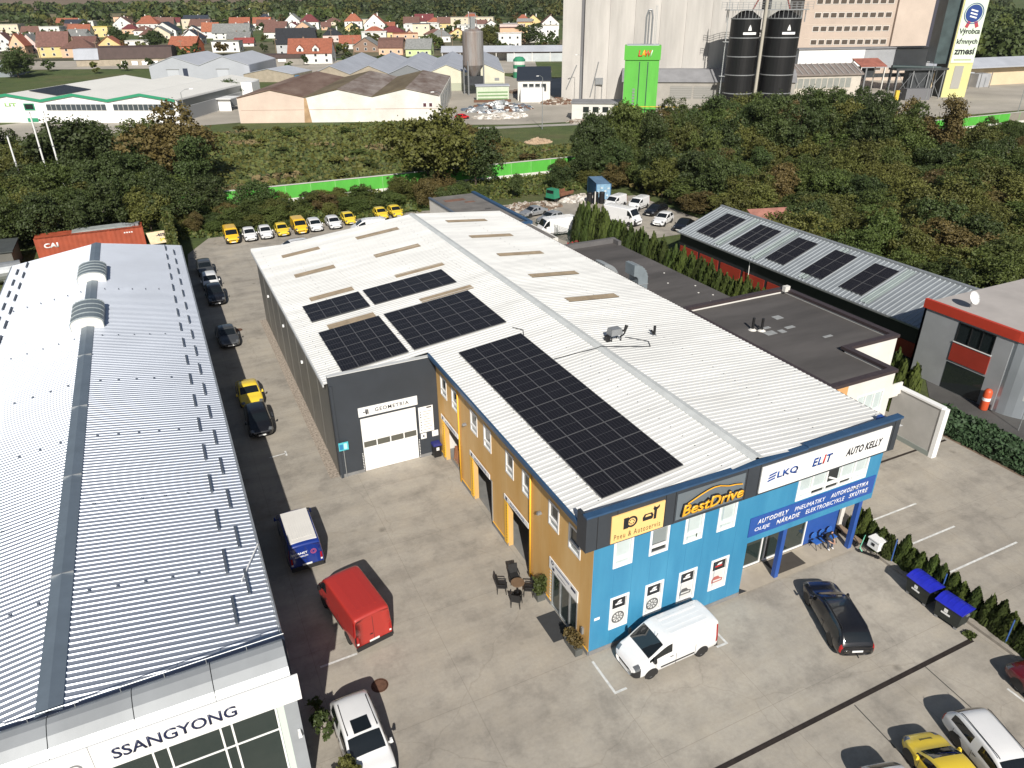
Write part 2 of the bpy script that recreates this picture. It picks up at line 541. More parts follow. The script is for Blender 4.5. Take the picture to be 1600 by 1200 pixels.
CARS = {}
def car_proto(kind, paint, key=None, rim=RIM, extra=None, bumper=None):
    """Builds a vehicle of the given kind (front towards +X, wheels on z=0) as an Empty with its parts."""
    K = kind
    L, W, H = dict(hatch=(4.1, 1.76, 1.48), sedan=(4.6, 1.8, 1.43), wagon=(4.75, 1.8, 1.47), suv=(4.55, 1.85, 1.66), mpv=(4.4, 1.8, 1.62),
                   small=(3.7, 1.66, 1.5), kangoo=(4.3, 1.82, 1.84), expert=(4.8, 1.9, 1.92), ducato=(4.95, 2.03, 2.28), boxvan=(5.6, 2.05, 2.5), bus=(4.9, 1.9, 1.97), coupe=(4.3, 1.8, 1.32))[K]
    h, hw = L / 2, W / 2
    g = .20 if K not in ('suv', 'ducato', 'boxvan') else .26
    roof = H - .03
    if K in ('hatch', 'suv', 'mpv', 'small', 'wagon', 'sedan', 'coupe'):
        bl = H * .575
        hood = H * .585
        cowl = dict(hatch=.26, suv=.24, mpv=.20, small=.22, wagon=.24, sedan=.24, coupe=.22)[K] * L
        hdr = cowl - dict(hatch=.62, suv=.6, mpv=.75, small=.6, wagon=.65, sedan=.68, coupe=.7)[K]
        wt = hw * .745
        if K in ('sedan', 'coupe'):
            rend, rbase, rz = -h * .40, -h * .70, bl + .02
        elif K == 'wagon':
            rend, rbase, rz = -h * .80, -h * .955, bl
        else:
            rend, rbase, rz = -h * .72, -h * .93, bl
        mid = (hdr + rend) * .5
        st = [(h, hw * .60, g + .14, bl * .62, bl * .66, hw * .42),
              (h - .05, hw * .82, g + .02, bl * .74, bl * .80, hw * .56),
              (h - .34, hw * .95, g, bl * .86, bl * .93, hw * .66),
              ((h + cowl) * .5 - .05, hw * .99, g, bl * .95, hood * 1.02, hw * .70),
              (cowl, hw, g, bl * .98, hood * 1.07, hw * .88),
              (hdr, hw, g, bl, roof, wt),
              (mid + .20, hw, g, bl, roof + .02, wt + .01),
              (mid + .08, hw, g, bl, roof + .02, wt + .01),
              (rend + .42 if K not in ('sedan', 'coupe') else rend + .30, hw, g, bl + .02, roof, wt),
              (rend, hw, g, bl + .03, roof - .05, wt - .03),
              (rbase, hw * .97, g + .02, bl - .02, rz + .10, hw * .72)]
        if K in ('sedan', 'coupe'):
            st += [(-h + .14, hw * .92, g + .04, bl * .93, bl + .03, hw * .66), (-h + .02, hw * .84, g + .08, bl * .82, bl * .92, hw * .6), (-h, hw * .7, g + .16, bl * .66, bl * .74, hw * .5)]
        else:
            st += [(-h + .04, hw * .90, g + .05, bl * .86, bl * .98, hw * .68), (-h, hw * .74, g + .16, bl * .66, bl * .76, hw * .56)]
        n = len(st)
        seg = dict(side=[4, 5, 7, 8] if K in ('wagon', 'suv', 'mpv') else [4, 5, 7], wind=4, rear=9, head=(1,), tail=(n - 3,))
        wb = .29 * L
        rw = .31 if K not in ('suv',) else .345
    else:
        bl = dict(kangoo=1.08, expert=1.12, ducato=1.25, boxvan=1.35, bus=1.12)[K]
        hood = dict(kangoo=1.05, expert=1.08, ducato=1.22, boxvan=1.3, bus=1.08)[K]
        cowl = h - dict(kangoo=.78, expert=.72, ducato=.62, boxvan=.6, bus=.72)[K]
        hdr = cowl - dict(kangoo=.75, expert=.95, ducato=.62, boxvan=.55, bus=.95)[K]
        wt = hw * dict(kangoo=.83, expert=.84, ducato=.87, boxvan=.88, bus=.85)[K]
        st = [(h, hw * .66, g + .14, bl * .58, bl * .62, hw * .48),
              (h - .06, hw * .87, g + .02, bl * .72, bl * .78, hw * .6),
              (h - .30, hw * .97, g, bl * .84, bl * .91, hw * .7),
              (cowl, hw, g, bl * .96, hood * 1.05, hw * .90),
              (hdr, hw, g, bl, roof - .02, wt),
              (hdr - .42, hw, g, bl, roof, wt + .01),
              (hdr - .56, hw, g, bl, roof, wt + .01),
              (hdr - 1.5, hw, g, bl, roof, wt + .01),
              (-h + .45, hw, g, bl, roof, wt),
              (-h + .12, hw * .99, g, bl, roof - .01, wt - .01),
              (-h + .03, hw * .975, g + .01, bl, roof - .06, wt - .03),
              (-h, hw * .94, g + .06, bl, roof - .14, wt - .07)]
        n = len(st)
        seg = dict(side=[3, 4] if K != 'bus' else [3, 4, 6, 7], wind=3, head=(1,), tail=(n - 3,), nob=1)
        if extra == 'rearglass': seg['capr'] = {5: 3, 6: 3, 7: 3}
        wb = .305 * L
        rw = .32 if K in ('kangoo', 'expert', 'bus') else .34
    if bumper: seg['bump'] = (0, 1, n - 2)
    co, q, mi = car_mesh(st, seg)
    root = thing(key or 'car', 'car', 'car')
    body_sel = (mi <= 1)
    link('body', submesh('body', co, q[body_sel], [paint, bumper or TRIM], mi[body_sel]), root, local=True)
    for lab, nm, mt in [(2, 'windscreen', CAR_GLASS), (3, 'rear_window', CAR_GLASS), (40, 'headlight', LAMP_CLEAR), (41, 'headlight', LAMP_CLEAR), (42, 'taillight', LAMP_RED), (43, 'taillight', LAMP_RED)] + [(k, 'side_window', CAR_GLASS) for k in range(10, 20)]:
        s = mi == lab
        if s.any(): link(nm, submesh(nm, co, q[s], mt), root, local=True)
    ty, rm = wheel_meshes(rw, .2, rim)
    for sx in (1, -1):
        for sy in (1, -1):
            x = wb * sx + (0.02 * L if K in ('hatch', 'small', 'suv', 'mpv') else .0)
            y = sy * (hw - .115)
            arch = MB().lathe([(0, .0), (rw + .05, 0), (rw + .05, .02), (0, .02)], 20, (x, 0, rw + .01), axis='Y')
            arch.v = [(a, sy * (hw * .985 - .012 + b_), max(c, g - .02)) for a, b_, c in arch.v]
            arch.build('wheel_arch', TRIM, root, local=True)
            wo = link('wheel', ty, root, local=True)
            wo.location = (x, y, rw)
            wo.rotation_euler = (0, 0, 0 if sy > 0 else math.pi)
            link('rim', rm, wo, local=True)
            if sx > 0:
                b = MB()
                mx = cowl - (.28 if K in ('kangoo', 'expert', 'ducato', 'boxvan', 'bus') else .22)
                mh = .10 if K not in ('ducato', 'boxvan', 'expert') else .2
                b.taper(mx - .07, mx + .07, sy * (hw + .075) - .07, sy * (hw + .075) + .07, bl - .01, bl + .08 + mh, .02, .025)
                b.box(mx - .03, mx + .03, min(sy * (hw - .09), sy * (hw + .05)), max(sy * (hw - .09), sy * (hw + .05)), bl + .0, bl + .04)
                b.build('mirror', BLACK if bumper else paint, root, local=True)
    MB().box(h - .03, h + .004, -.26, .26, g + .13, g + .24).build('number_plate', PLATE, root, local=True)
    pz = bl * .62 if K not in ('ducato', 'boxvan', 'expert', 'kangoo', 'bus') else .5
    MB().box(-h - .012, -h + .05, -.26, .26, pz, pz + .11).build('number_plate', PLATE, root, local=True)
    MB().taper(h - .06, h + .002, -hw * .42, hw * .42, bl * .50, bl * .60, .0, .04).build('grille', BLACK, root, local=True)
    for sy in (1, -1):
        for hx in ((mid + .3, mid - .55) if K in ('hatch', 'suv', 'mpv', 'small', 'wagon', 'sedan') else (hdr - .35,)):
            y = sy * (hw * .985)
            MB().box(hx - .09, hx + .09, min(y, y + sy * .02), max(y, y + sy * .02), bl - .16, bl - .13).build('door_handle', TRIM, root, local=True)
    if K in ('wagon', 'suv') and extra != 'norails':
        for sy in (1, -1):
            b = MB()
            b.tube([(hdr - .1, sy * (wt - .06), roof + .01), (hdr - .22, sy * (wt - .06), roof + .05), (rend + .3, sy * (wt - .06), roof + .05), (rend + .15, sy * (wt - .06), roof)], .018, 6)
            b.build('roof_rail', BLACK, root, local=True)
    if K in ('ducato', 'expert', 'kangoo', 'boxvan'):
        for y in (-.45, -.15, .15, .45):
            MB().box(-h + .5, hdr - .5, y - .06, y + .06, roof - .02, roof + .026).build('roof_rib', paint, root, local=True)
        for sy in (1, -1):
            y = sy * hw * .995
            MB().box(-wb + .5, wb - .5, min(y, y + sy * .012), max(y, y + sy * .012), .52, .60).build('side_moulding', bumper or TRIM, root, local=True)
    seam = mat('panel_gap', (.02, .02, .02), .8)
    van = K in ('kangoo', 'expert', 'ducato', 'boxvan', 'bus')
    gaps_ = (cowl - .42, hdr - .62, hdr - 1.75) if van else (cowl - .30, mid + .14, rend + .30)
    for sy in (1, -1):
        for gx in gaps_:
            y = sy * hw * .992
            MB().box(gx - .007, gx + .007, min(y, y + sy * .006), max(y, y + sy * .006), g + .16, bl - .06).build('door_gap', seam, root, local=True)
    if van:
        MB().taper(-h - .07, -h + .12, -hw * .93, hw * .93, .26, .50, .02, .04).build('rear_bumper', bumper or TRIM, root, local=True)
        MB().box(-h - .006, -h + .05, -.009, .009, .52, roof - .22).build('door_gap', seam, root, local=True)
        for sy in (1, -1):
            MB().taper(-h - .012, -h + .06, sy * hw * .84 - .055, sy * hw * .84 + .055, .74, 1.12, .01, .01).build('taillight', LAMP_RED, root, local=True)
            MB().box(-h - .014, -h + .05, sy * hw * .84 - .05, sy * hw * .84 + .05, .62, .72).build('reversing_light', PLATE, root, local=True)
        MB().box(-h - .025, -h + .03, .06, .2, .95, 1.0).build('door_handle', TRIM, root, local=True)
    else:
        MB().box(cowl + .08, cowl + .1, -hw * .6, hw * .6, hood * 1.02, hood * 1.055).build('bonnet_gap', seam, root, local=True)
    root['L'] = L; root['H'] = H; root['W'] = W
    root['roof'] = roof; root['hdr'] = hdr; root['bl'] = bl; root['cowl'] = cowl
    return root

def paint(name, col, rough=.25, metal=0.0):
    return mat(name, col, rough, metal, .02, 2, coat=.7, spec=.5)
P_WHITE = paint('white_car_paint', (.74, .74, .74))
P_YELLOW = paint('yellow_car_paint', (.82, .50, .03))
P_YELLOW2 = paint('lemon_car_paint', (.80, .58, .05))
P_RED = paint('red_van_paint', (.40, .030, .022), .5)
P_BLACK = paint('black_car_paint', (.010, .010, .012))
P_GREY = paint('grey_car_paint', (.09, .095, .10), .3, .4)
P_SILVER = paint('silver_car_paint', (.42, .43, .44), .3, .5)
P_BLUE = paint('blue_van_paint', (.012, .035, .22))
P_DKRED = paint('dark_red_car_paint', (.13, .008, .012))
P_RED2 = paint('bright_red_car_paint', (.55, .015, .02))

# ------------------------------------------------------------------ terrain
CY_, SY_ = math.cos(YAW), math.sin(YAW)
def ground_z(x, y):
    d = x * SY_ + y * CY_
    z = 0.0
    if d > 330: z += .022 * (d - 330)
    if d > 1500: z += .05 * (d - 1500)
    return z

def setting_material(name, build):
    mt = bpy.data.materials.new(name)
    mt.use_nodes = True
    nt = mt.node_tree
    build(nt, nt.nodes['Principled BSDF'])
    MATS[name] = mt
    return mt

def N(nt, t, **kw):
    n = nt.nodes.new(t)
    for k, v in kw.items():
        if k in n.inputs: n.inputs[k].default_value = v
        else: setattr(n, k, v)
    return n

def noise(nt, vec, scale, detail=5, rough=.6):
    n = N(nt, 'ShaderNodeTexNoise', Scale=scale, Detail=detail, Roughness=rough)
    nt.links.new(vec, n.inputs['Vector'])
    return n.outputs['Fac']

def ramp(nt, fac, stops):
    r = nt.nodes.new('ShaderNodeValToRGB')
    el = r.color_ramp.elements
    while len(el) < len(stops): el.new(0.5)
    for e, (p, c) in zip(el, stops):
        e.position = p
        e.color = (*c, 1) if len(c) == 3 else c
    nt.links.new(fac, r.inputs[0])
    return r.outputs[0]

def mixc(nt, fac, a, b, mode='MIX'):
    m_ = nt.nodes.new('ShaderNodeMix')
    m_.data_type = 'RGBA'
    m_.blend_type = mode
    for sock, v in ((m_.inputs[0], fac), (m_.inputs[6], a), (m_.inputs[7], b)):
        if hasattr(v, 'is_linked'): nt.links.new(v, sock)
        else: sock.default_value = v if not hasattr(v, '__len__') else (*v, 1)
    return m_.outputs[2]

def concrete(nt, b):
    L = nt.links
    P = nt.nodes.new('ShaderNodeNewGeometry').outputs['Position']
    big = noise(nt, P, .09, 6, .65)
    mid = noise(nt, P, .45, 8, .68)
    fine = noise(nt, P, 5.5, 6, .7)
    mp = N(nt, 'ShaderNodeMapping')
    mp.inputs['Rotation'].default_value = (0, 0, R(28))
    mp.inputs['Scale'].default_value = (.12, .9, 1)
    L.new(P, mp.inputs[0])
    streak = noise(nt, mp.outputs[0], .8, 6, .6)
    c = ramp(nt, big, [(.30, (.315, .288, .248)), (.70, (.425, .388, .330))])
    c = mixc(nt, .75, c, ramp(nt, mid, [(.28, (.52, .52, .53)), (.5, (1, 1, 1)), (.75, (1.15, 1.12, 1.06))]), 'MULTIPLY')
    c = mixc(nt, .6, c, ramp(nt, streak, [(.32, (.70, .69, .68)), (.56, (1, 1, 1))]), 'MULTIPLY')
    c = mixc(nt, .5, c, ramp(nt, fine, [(.3, (.8, .8, .8)), (.7, (1.1, 1.1, 1.1))]), 'MULTIPLY')
    # oil drips and tyre stains: small dark spots in patches
    vo = N(nt, 'ShaderNodeTexVoronoi', Scale=.55)
    L.new(P, vo.inputs['Vector'])
    spot = ramp(nt, vo.outputs['Distance'], [(.05, (.55, .54, .53)), (.16, (1, 1, 1))])
    keep = ramp(nt, noise(nt, P, .21, 3), [(.52, (0, 0, 0)), (.60, (1, 1, 1))])
    c = mixc(nt, keep, c, mixc(nt, 1.0, c, spot, 'MULTIPLY'))
    # faint tyre tracks curving through the yard
    wv = N(nt, 'ShaderNodeTexWave', Scale=.07, Distortion=14.0, Detail=3.0)
    wv.inputs['Detail Scale'].default_value = .35
    L.new(P, wv.inputs['Vector'])
    trk = ramp(nt, wv.outputs['Fac'], [(.0, (.80, .80, .80)), (.06, (1, 1, 1)), (.90, (1, 1, 1)), (1.0, (1.08, 1.07, 1.05))])
    c = mixc(nt, .28, c, trk, 'MULTIPLY')
    # sawn joints every 6 m and a few hairline cracks
    br = N(nt, 'ShaderNodeTexBrick', Scale=1.0)
    br.offset = 0
    br.inputs['Brick Width'].default_value = 6.0
    br.inputs['Row Height'].default_value = 6.0
    br.inputs['Mortar Size'].default_value = .012
    br.inputs['Color1'].default_value = br.inputs['Color2'].default_value = (1, 1, 1, 1)
    br.inputs['Mortar'].default_value = (.62, .6, .58, 1)
    L.new(P, br.inputs['Vector'])
    c = mixc(nt, .62, c, br.outputs['Color'], 'MULTIPLY')
    dist = N(nt, 'ShaderNodeTexVoronoi', Scale=.11)
    dist.feature = 'DISTANCE_TO_EDGE'
    wob = nt.nodes.new('ShaderNodeVectorMath')
    wob.operation = 'ADD'
    nz = N(nt, 'ShaderNodeTexNoise', Scale=.6, Detail=5)
    L.new(P, nz.inputs['Vector'])
    L.new(P, wob.inputs[0])
    L.new(nz.outputs['Color'], wob.inputs[1])
    L.new(wob.outputs[0], dist.inputs['Vector'])
    c = mixc(nt, .3, c, ramp(nt, dist.outputs['Distance'], [(.0, (.55, .53, .5)), (.004, (1, 1, 1))]), 'MULTIPLY')
    L.new(c, b.inputs['Base Color'])
    b.inputs['Roughness'].default_value = .85
    bp = N(nt, 'ShaderNodeBump', Strength=.25, Distance=.02)
    L.new(fine, bp.inputs['Height'])
    L.new(bp.outputs[0], b.inputs['Normal'])

def earth(nt, b):
    L = nt.links
    P = nt.nodes.new('ShaderNodeNewGeometry').outputs['Position']
    big = noise(nt, P, .035, 6, .6)
    mid = noise(nt, P, .22, 8, .7)
    fine = noise(nt, P, 1.7, 6, .75)
    c = ramp(nt, big, [(.36, (.065, .105, .022)), (.52, (.092, .122, .032)), (.66, (.120, .120, .045))])
    c = mixc(nt, .8, c, ramp(nt, mid, [(.3, (.55, .58, .5)), (.55, (1, 1, 1)), (.75, (1.25, 1.15, .95))]), 'MULTIPLY')
    c = mixc(nt, .8, c, ramp(nt, fine, [(.3, (.55, .55, .5)), (.7, (1.25, 1.25, 1.2))]), 'MULTIPLY')
    L.new(c, b.inputs['Base Color'])
    b.inputs['Roughness'].default_value = .95
    bp = N(nt, 'ShaderNodeBump', Strength=.8, Distance=.35)
    L.new(fine, bp.inputs['Height'])
    L.new(bp.outputs[0], b.inputs['Normal'])

def farm(nt, b):
    L = nt.links
    P = nt.nodes.new('ShaderNodeNewGeometry').outputs['Position']
    mp = N(nt, 'ShaderNodeMapping')
    mp.inputs['Rotation'].default_value = (0, 0, R(8))
    mp.inputs['Scale'].default_value = (.1, 1, 1)
    L.new(P, mp.inputs[0])
    band = noise(nt, mp.outputs[0], .05, 3, .5)
    fine = noise(nt, P, .06, 7, .7)
    c = ramp(nt, band, [(.4, (.155, .135, .07)), (.6, (.20, .17, .09))])
    c = mixc(nt, .7, c, ramp(nt, fine, [(.3, (.75, .77, .72)), (.7, (1.15, 1.1, 1.05))]), 'MULTIPLY')
    L.new(c, b.inputs['Base Color'])
    b.inputs['Roughness'].default_value = .95

def asphalt(nt, b):
    L = nt.links
    P = nt.nodes.new('ShaderNodeNewGeometry').outputs['Position']
    c = ramp(nt, noise(nt, P, .3, 8, .65), [(.3, (.060, .058, .056)), (.7, (.10, .097, .092))])
    c = mixc(nt, .6, c, ramp(nt, noise(nt, P, 9, 4), [(.3, (.7, .7, .7)), (.7, (1.2, 1.2, 1.2))]), 'MULTIPLY')
    L.new(c, b.inputs['Base Color'])
    b.inputs['Roughness'].default_value = .9

CONCRETE = setting_material('worn_concrete', concrete)
EARTH = setting_material('rough_grass_ground', earth)
FARM = setting_material('stubble_field', farm)
ASPHALT = setting_material('asphalt', asphalt)

def terrain_sheet(name, xs, ys, mt, dz=0.0, kind='structure'):
    V = np.array([(x, y, ground_z(x, y) + dz) for y in ys for x in xs])
    nx = len(xs)
    i, j = np.meshgrid(np.arange(len(ys) - 1), np.arange(nx - 1), indexing='ij')
    a = (i * nx + j).ravel()
    return link(name, raw_mesh(name, V, np.stack([a, a + 1, a + nx + 1, a + nx], 1), mt), kind=kind)
xs = sorted(set(list(np.linspace(-2600, -300, 18)) + list(np.linspace(-300, 700, 41)) + list(np.linspace(700, 5200, 28))))
ys = sorted(set(list(np.linspace(-260, 300, 15)) + list(np.linspace(300, 1800, 61)) + list(np.linspace(1800, 5200, 30))))
terrain_sheet('ground', xs, ys, EARTH, -.03)

def flat(name, pts, mt, z, kind='structure', **kw):
    b = MB()
    b.add([(x, y, z) for x, y in pts], [tuple(range(len(pts)))])
    return b.build(name, mt, fix=False, kind=kind, **kw)

# yard between the two halls, the parking strip on the right and the lane behind
flat('yard_paving', [(-60, -90), (18.25, -90), (18.25, 20), (18.3, 20), (18.3, 52), (31, 52), (31, 57), (40, 57), (56, 57), (56, 79), (33, 83), (20, 85.5), (-9.5, 84.5), (-12.6, 78), (-13.6, 60), (-60, 50)], CONCRETE, 0.0)
flat('parking_paving', [(18.6, -90), (33.3, -90), (33.3, 9), (31.5, 22), (18.6, 22)], CONCRETE, 0.004)
flat('road', [(37.4, -90), (66, -90), (66, 14), (41.5, 14), (37.6, 10.5)], ASPHALT, 0.0)
flat('entrance_paving', [(9.25, -.05), (17.6, -.05), (17.6, 1.45), (9.25, 1.45)], mat('entrance_slab', (.40, .35, .28), .85, 0, .12, 1.2, 6), 0.06)
flat('gravel_strip', [(-7.75, 20.3), (-7.05, 20.3), (-7.05, 51), (-7.75, 51)], mat('gravel', (.33, .28, .23), .95, 0, .5, 7, 3, bump=1, bscale=16), 0.008)
# far yards of the works
def rot_poly(cx, cy, pts, a):
    c, s = math.cos(a), math.sin(a)
    return [(cx + x * c - y * s, cy + x * s + y * c) for x, y in pts]
PALE_YARD = mat('pale_dusty_yard', (.36, .33, .28), .9, 0, .22, .05, 8, col2=(.46, .42, .36))
flat('works_yard', [(58, 168), (74, 160), (98, 156), (112, 140), (150, 118), (330, 112), (330, 330), (130, 330), (95, 290), (70, 215)], PALE_YARD, .01)
flat('works_lane', [(62, 160.5), (100, 152), (100, 149), (62, 156.5)], mat('gravel_lane', (.34, .32, .29), .9, 0, .2, .2), .02)
flat('hall_yard', [(-70, 190), (12, 200), (22, 240), (14, 262), (-70, 215)], PALE_YARD, .012)

WHITE_LINE = mat('worn_white_marking', (.62, .62, .60), .8, 0, .25, 4, 6)
def stripe(p, q, w=.12, z=.006, mt=WHITE_LINE, name='parking_line'):
    p, q = Vector((*p, 0)), Vector((*q, 0))
    n = (q - p).normalized().cross(Vector((0, 0, 1))) * (w / 2)
    b = MB()
    b.add([tuple(v + Vector((0, 0, z))) for v in (p - n, q - n, q + n, p + n)], [(0, 1, 2, 3)])
    return b.build(name, mt, fix=False, kind='structure')
for p, q in (((0, -.4), (0, -2.46)), ((.07, -2.4), (.62, -2.4)), ((6.5, -1.0), (6.5, -2.36)), ((6.43, -2.3), (5.9, -2.3)),
             ((20.2, 1.4), (24.6, 1.4)), ((20.2, -1.15), (24.7, -1.15)), ((20.2, -3.7), (26.6, -3.7)),
             ((-11.8, 4.95), (-10.0, 5.0)), ((-11.0, 24.7), (-9.85, 24.8)), ((-9.85, 24.45), (-9.85, 25.1)), ((16.2, -10.0), (16.3, -14.5)), ((-10.15, 36.2), (-10.15, 36.9)), ((-9.8, 30.6), (-9.8, 31.3))):
    stripe(p, q, z=.010)
b = MB()
b.box(-60, 17.45, -7.52, -7.30, -.05, .012)
b.build('drain_channel', mat('rusty_drain_grate', (.035, .026, .022), .7, .3, .3, 3), kind='structure')
for x0, y0 in ((9.25, -7.6), (13.95, -7.5)):
    stripe((x0, y0), (x0 - .35, y0 - 5), .05, .008, mat('dark_joint', (.06, .055, .05), .9), 'parking_line')
b = MB()
b.box(18.25, 18.6, -90, 20, -.1, .16)
b.build('kerb', mat('kerb_concrete', (.30, .27, .23), .9, 0, .3, 1.5, 7), kind='structure')
b = MB()
b.box(31.2, 31.35, -90, 4.0, .0, .03)
for x, y in ((-9.55, 2.7), (-10.0, 49.4)):
    d = MB().lathe([(0, .008), (.33, .008), (.33, .0), (.36, 0), (.36, .012), (.40, .012), (.40, 0)], 20, (x, y, 0))
    d.build('manhole_cover', mat('rusty_iron', (.16, .085, .055), .8, .3, .25, 4), label='round rusty manhole cover beside the white car with a sunroof' if y < 10 else 'round rusty manhole cover in the lane beside the dark coupe', cat='manhole cover')
# dark channel crossing the parking strip behind the shop
b = MB(); b.box(20.5, 33, 5.55, 5.72, 0, .012)
b.build('drain_channel', MATS['rusty_drain_grate'], kind='structure')

# far fields and roads on the rising ground
def far_patch(name, x0, x1, d0, d1, mt, dz, n=12, sk=0.0, kind='structure'):
    """A strip across the view between distances d0 and d1 (metres along the line of sight)."""
    V, Q = [], []
    for i in range(n + 1):
        t = x0 + (x1 - x0) * i / n
        for d in (d0 + sk * i / n, d1 + sk * i / n):
            x = d * SY_ + t * CY_
            y = d * CY_ - t * SY_
            V.append((x, y, ground_z(x, y) + dz))
    Q = np.array([(2 * i, 2 * i + 2, 2 * i + 3, 2 * i + 1) for i in range(n)])
    return link(name, raw_mesh(name, np.array(V), Q, mt), kind=kind)
far_patch('field', -1100, -230, 960, 1260, FARM, .5, 10)
far_patch('road', -1600, -150, 1370, 1390, ASPHALT, 1.2, 12)
far_patch('field', -1900, -330, 1460, 1900, mat('ploughed_field', (.17, .125, .085), .95, 0, .15, .01, 6), 1.6, 14)
far_patch('timber_yard', -150, 10, 336, 410, PALE_YARD, .12, 8)
far_patch('village_lane', -420, -60, 424, 429, ASPHALT, .15, 10)
far_patch('garden_plots', -420, 60, 432, 560, mat('garden_ground', (.10, .105, .045), .95, 0, .4, .03, 8, col2=(.17, .15, .09)), .1, 12)
far_patch('barn_yard', -330, -170, 372, 420, PALE_YARD, .1, 8)

# ------------------------------------------------------------------ the tyre and parts workshop
zL = lambda x, y=0: 7.7765 + .1101 * x
zR = lambda x, y=0: 8.75 - .085 * (x - 8.85)
W = thing('workshop_building', 'long white-roofed workshop with blue shop front, ochre side wall and open service gates', 'building', (6, 25, 0))
FB, FY = frame_front(0.0), frame_left(0.0)
up_w = [(1.05, 2.1), (3.02, 4.1), (5.0, 6.1), (6.98, 8.1)]
holes = [(a, c, 5.0, 6.6) for a, c in up_w] + [(a, c, 1.2, 3.2) for a, c in up_w]
b = MB(FB)
wall_open(b, 0.0, 9.2, .25, 6.62, holes)
b.build('blue_wall', BLUE_WALL, W)
for k in range(1, 9):
    MB(FB).box(k * 1.02 + .62 - .5, k * 1.02 + .63 - .5, .25, 6.6, .0, .004).build('cladding_joint', mat('blue_joint', (.03, .17, .33), .6), W)
b = MB(FB)
wall_open(b, 9.2, 18.0, 3.5, 6.74, [(12.0, 17.0, 5.2, 6.7)])
b.build('blue_wall', BLUE_WALL, W)
MB(FB).box(0, 9.2, 0, .25, -.3, .03).build('plinth', PLINTH, W)
for i, (a, c) in enumerate(up_w):
    w = window(FB, a, c, 5.0, 6.6, W, WHITE_PVC, DARK_GLASS if i == 1 else PALE_GLASS, bars_h=(5.48,), fw=.12)
    if i == 1:
        MB(FB).box(a + .12, c - .12, 5.6, 6.48, -.07, -.05).build('blind', mat('grey_blind', (.22, .25, .25), .6), w)
    if i == 2:
        MB(FB).box(c - .32, c - .28, 5.15, 5.42, -.06, -.02).build('plant_stem', LEAF[3], w)
for i, (a, c) in enumerate(up_w):
    w = window(FB, a, c, 1.2, 3.2, W, WHITE_PVC, WHITE_PAINT, fw=.13)
    q = MB(FB).box(a + .16, c - .16, 2.42, 3.04, -.05, -.03).build('poster', mat('black_poster', (.02, .02, .022), .4), w)
    MB(FB).box(a + .34, c - .34, 2.62, 2.7, -.03, -.024).build('poster_print', WHITE_TXT if i != 3 else RED_TXT, w)
    MB(FB).prism([(a + .42, 2.74, -.03), (c - .42, 2.74, -.03), (c - .36, 2.86, -.03), (a + .55, 2.86, -.03)], (0, 0, .006)).build('poster_print', WHITE_TXT, w)
    # printed wheel (or a car for the last ones)
    cx = (a + c) / 2
    MB(FB).box(a + .16, c - .16, 1.36, 2.36, -.05, -.032).build('poster', mat('pale_poster', (.62, .62, .60), .5), w)
    if i < 2:
        d = MB(FB)
        prof = [(.12, 0), (.30, 0), (.34, .006), (.12, .006), (.12, 0)]
        d.lathe([(.06, -.03), (.10, -.03)], 14, (cx, 1.80, 0))
        d.lathe([(.28, -.03), (.36, -.03)], 18, (cx, 1.80, 0))
        for t in range(9):
            an = t * 2 * math.pi / 9
            u, v = math.cos(an), math.sin(an)
            d.prism([(cx + u * .09 - v * .02, 1.8 + v * .09 + u * .02, -.03), (cx + u * .29 - v * .03, 1.8 + v * .29 + u * .03, -.03), (cx + u * .29 + v * .03, 1.8 + v * .29 - u * .03, -.03), (cx + u * .09 + v * .02, 1.8 + v * .09 - u * .02, -.03)], (0, 0, .004))
        d.build('poster_print', mat('poster_grey', (.10, .10, .10), .5), w, fix=False)
    else:
        d = MB(FB)
        d.prism([(cx - .34, 1.6, -.03), (cx + .34, 1.6, -.03), (cx + .36, 1.78, -.03), (cx + .18, 1.84, -.03), (cx + .06, 2.0, -.03), (cx - .2, 2.0, -.03), (cx - .34, 1.82, -.03)], (0, 0, .004))
        d.build('poster_print', mat('poster_grey', (.10, .10, .10), .5) if i == 2 else mat('poster_red', (.42, .12, .10), .5), w)
        d = MB(FB)
        d.prism([(cx - .26, 1.68, -.024), (cx + .26, 1.68, -.024), (cx + .27, 1.76, -.024), (cx - .26, 1.78, -.024)], (0, 0, .003))
        d.build('poster_print', mat('pale_poster', (.62, .62, .60), .5), w)
w = window(FB, 12.0, 17.0, 5.2, 6.7, W, WHITE_PVC, PALE_GLASS, bars_v=(13.0, 14.0, 15.0, 16.0), bars_h=(5.62,), fw=.13)
for a, c, z0, z1 in ((13.1, 13.9, 5.32, 5.52), (14.1, 14.9, 5.32, 5.54), (15.1, 15.8, 5.36, 5.54), (14.1, 14.85, 5.74, 6.55)):
    MB(FB).box(a, c, z0, z1, -.05, -.03).build('open_pane', DARK_GLASS, w)
MB(FB).prism([(14.12, 6.02, .0), (14.2, 6.1, .0), (14.82, 5.78, .0), (14.76, 5.72, .0)], (0, 0, .04)).build('tilted_sash', WHITE_PVC, w)
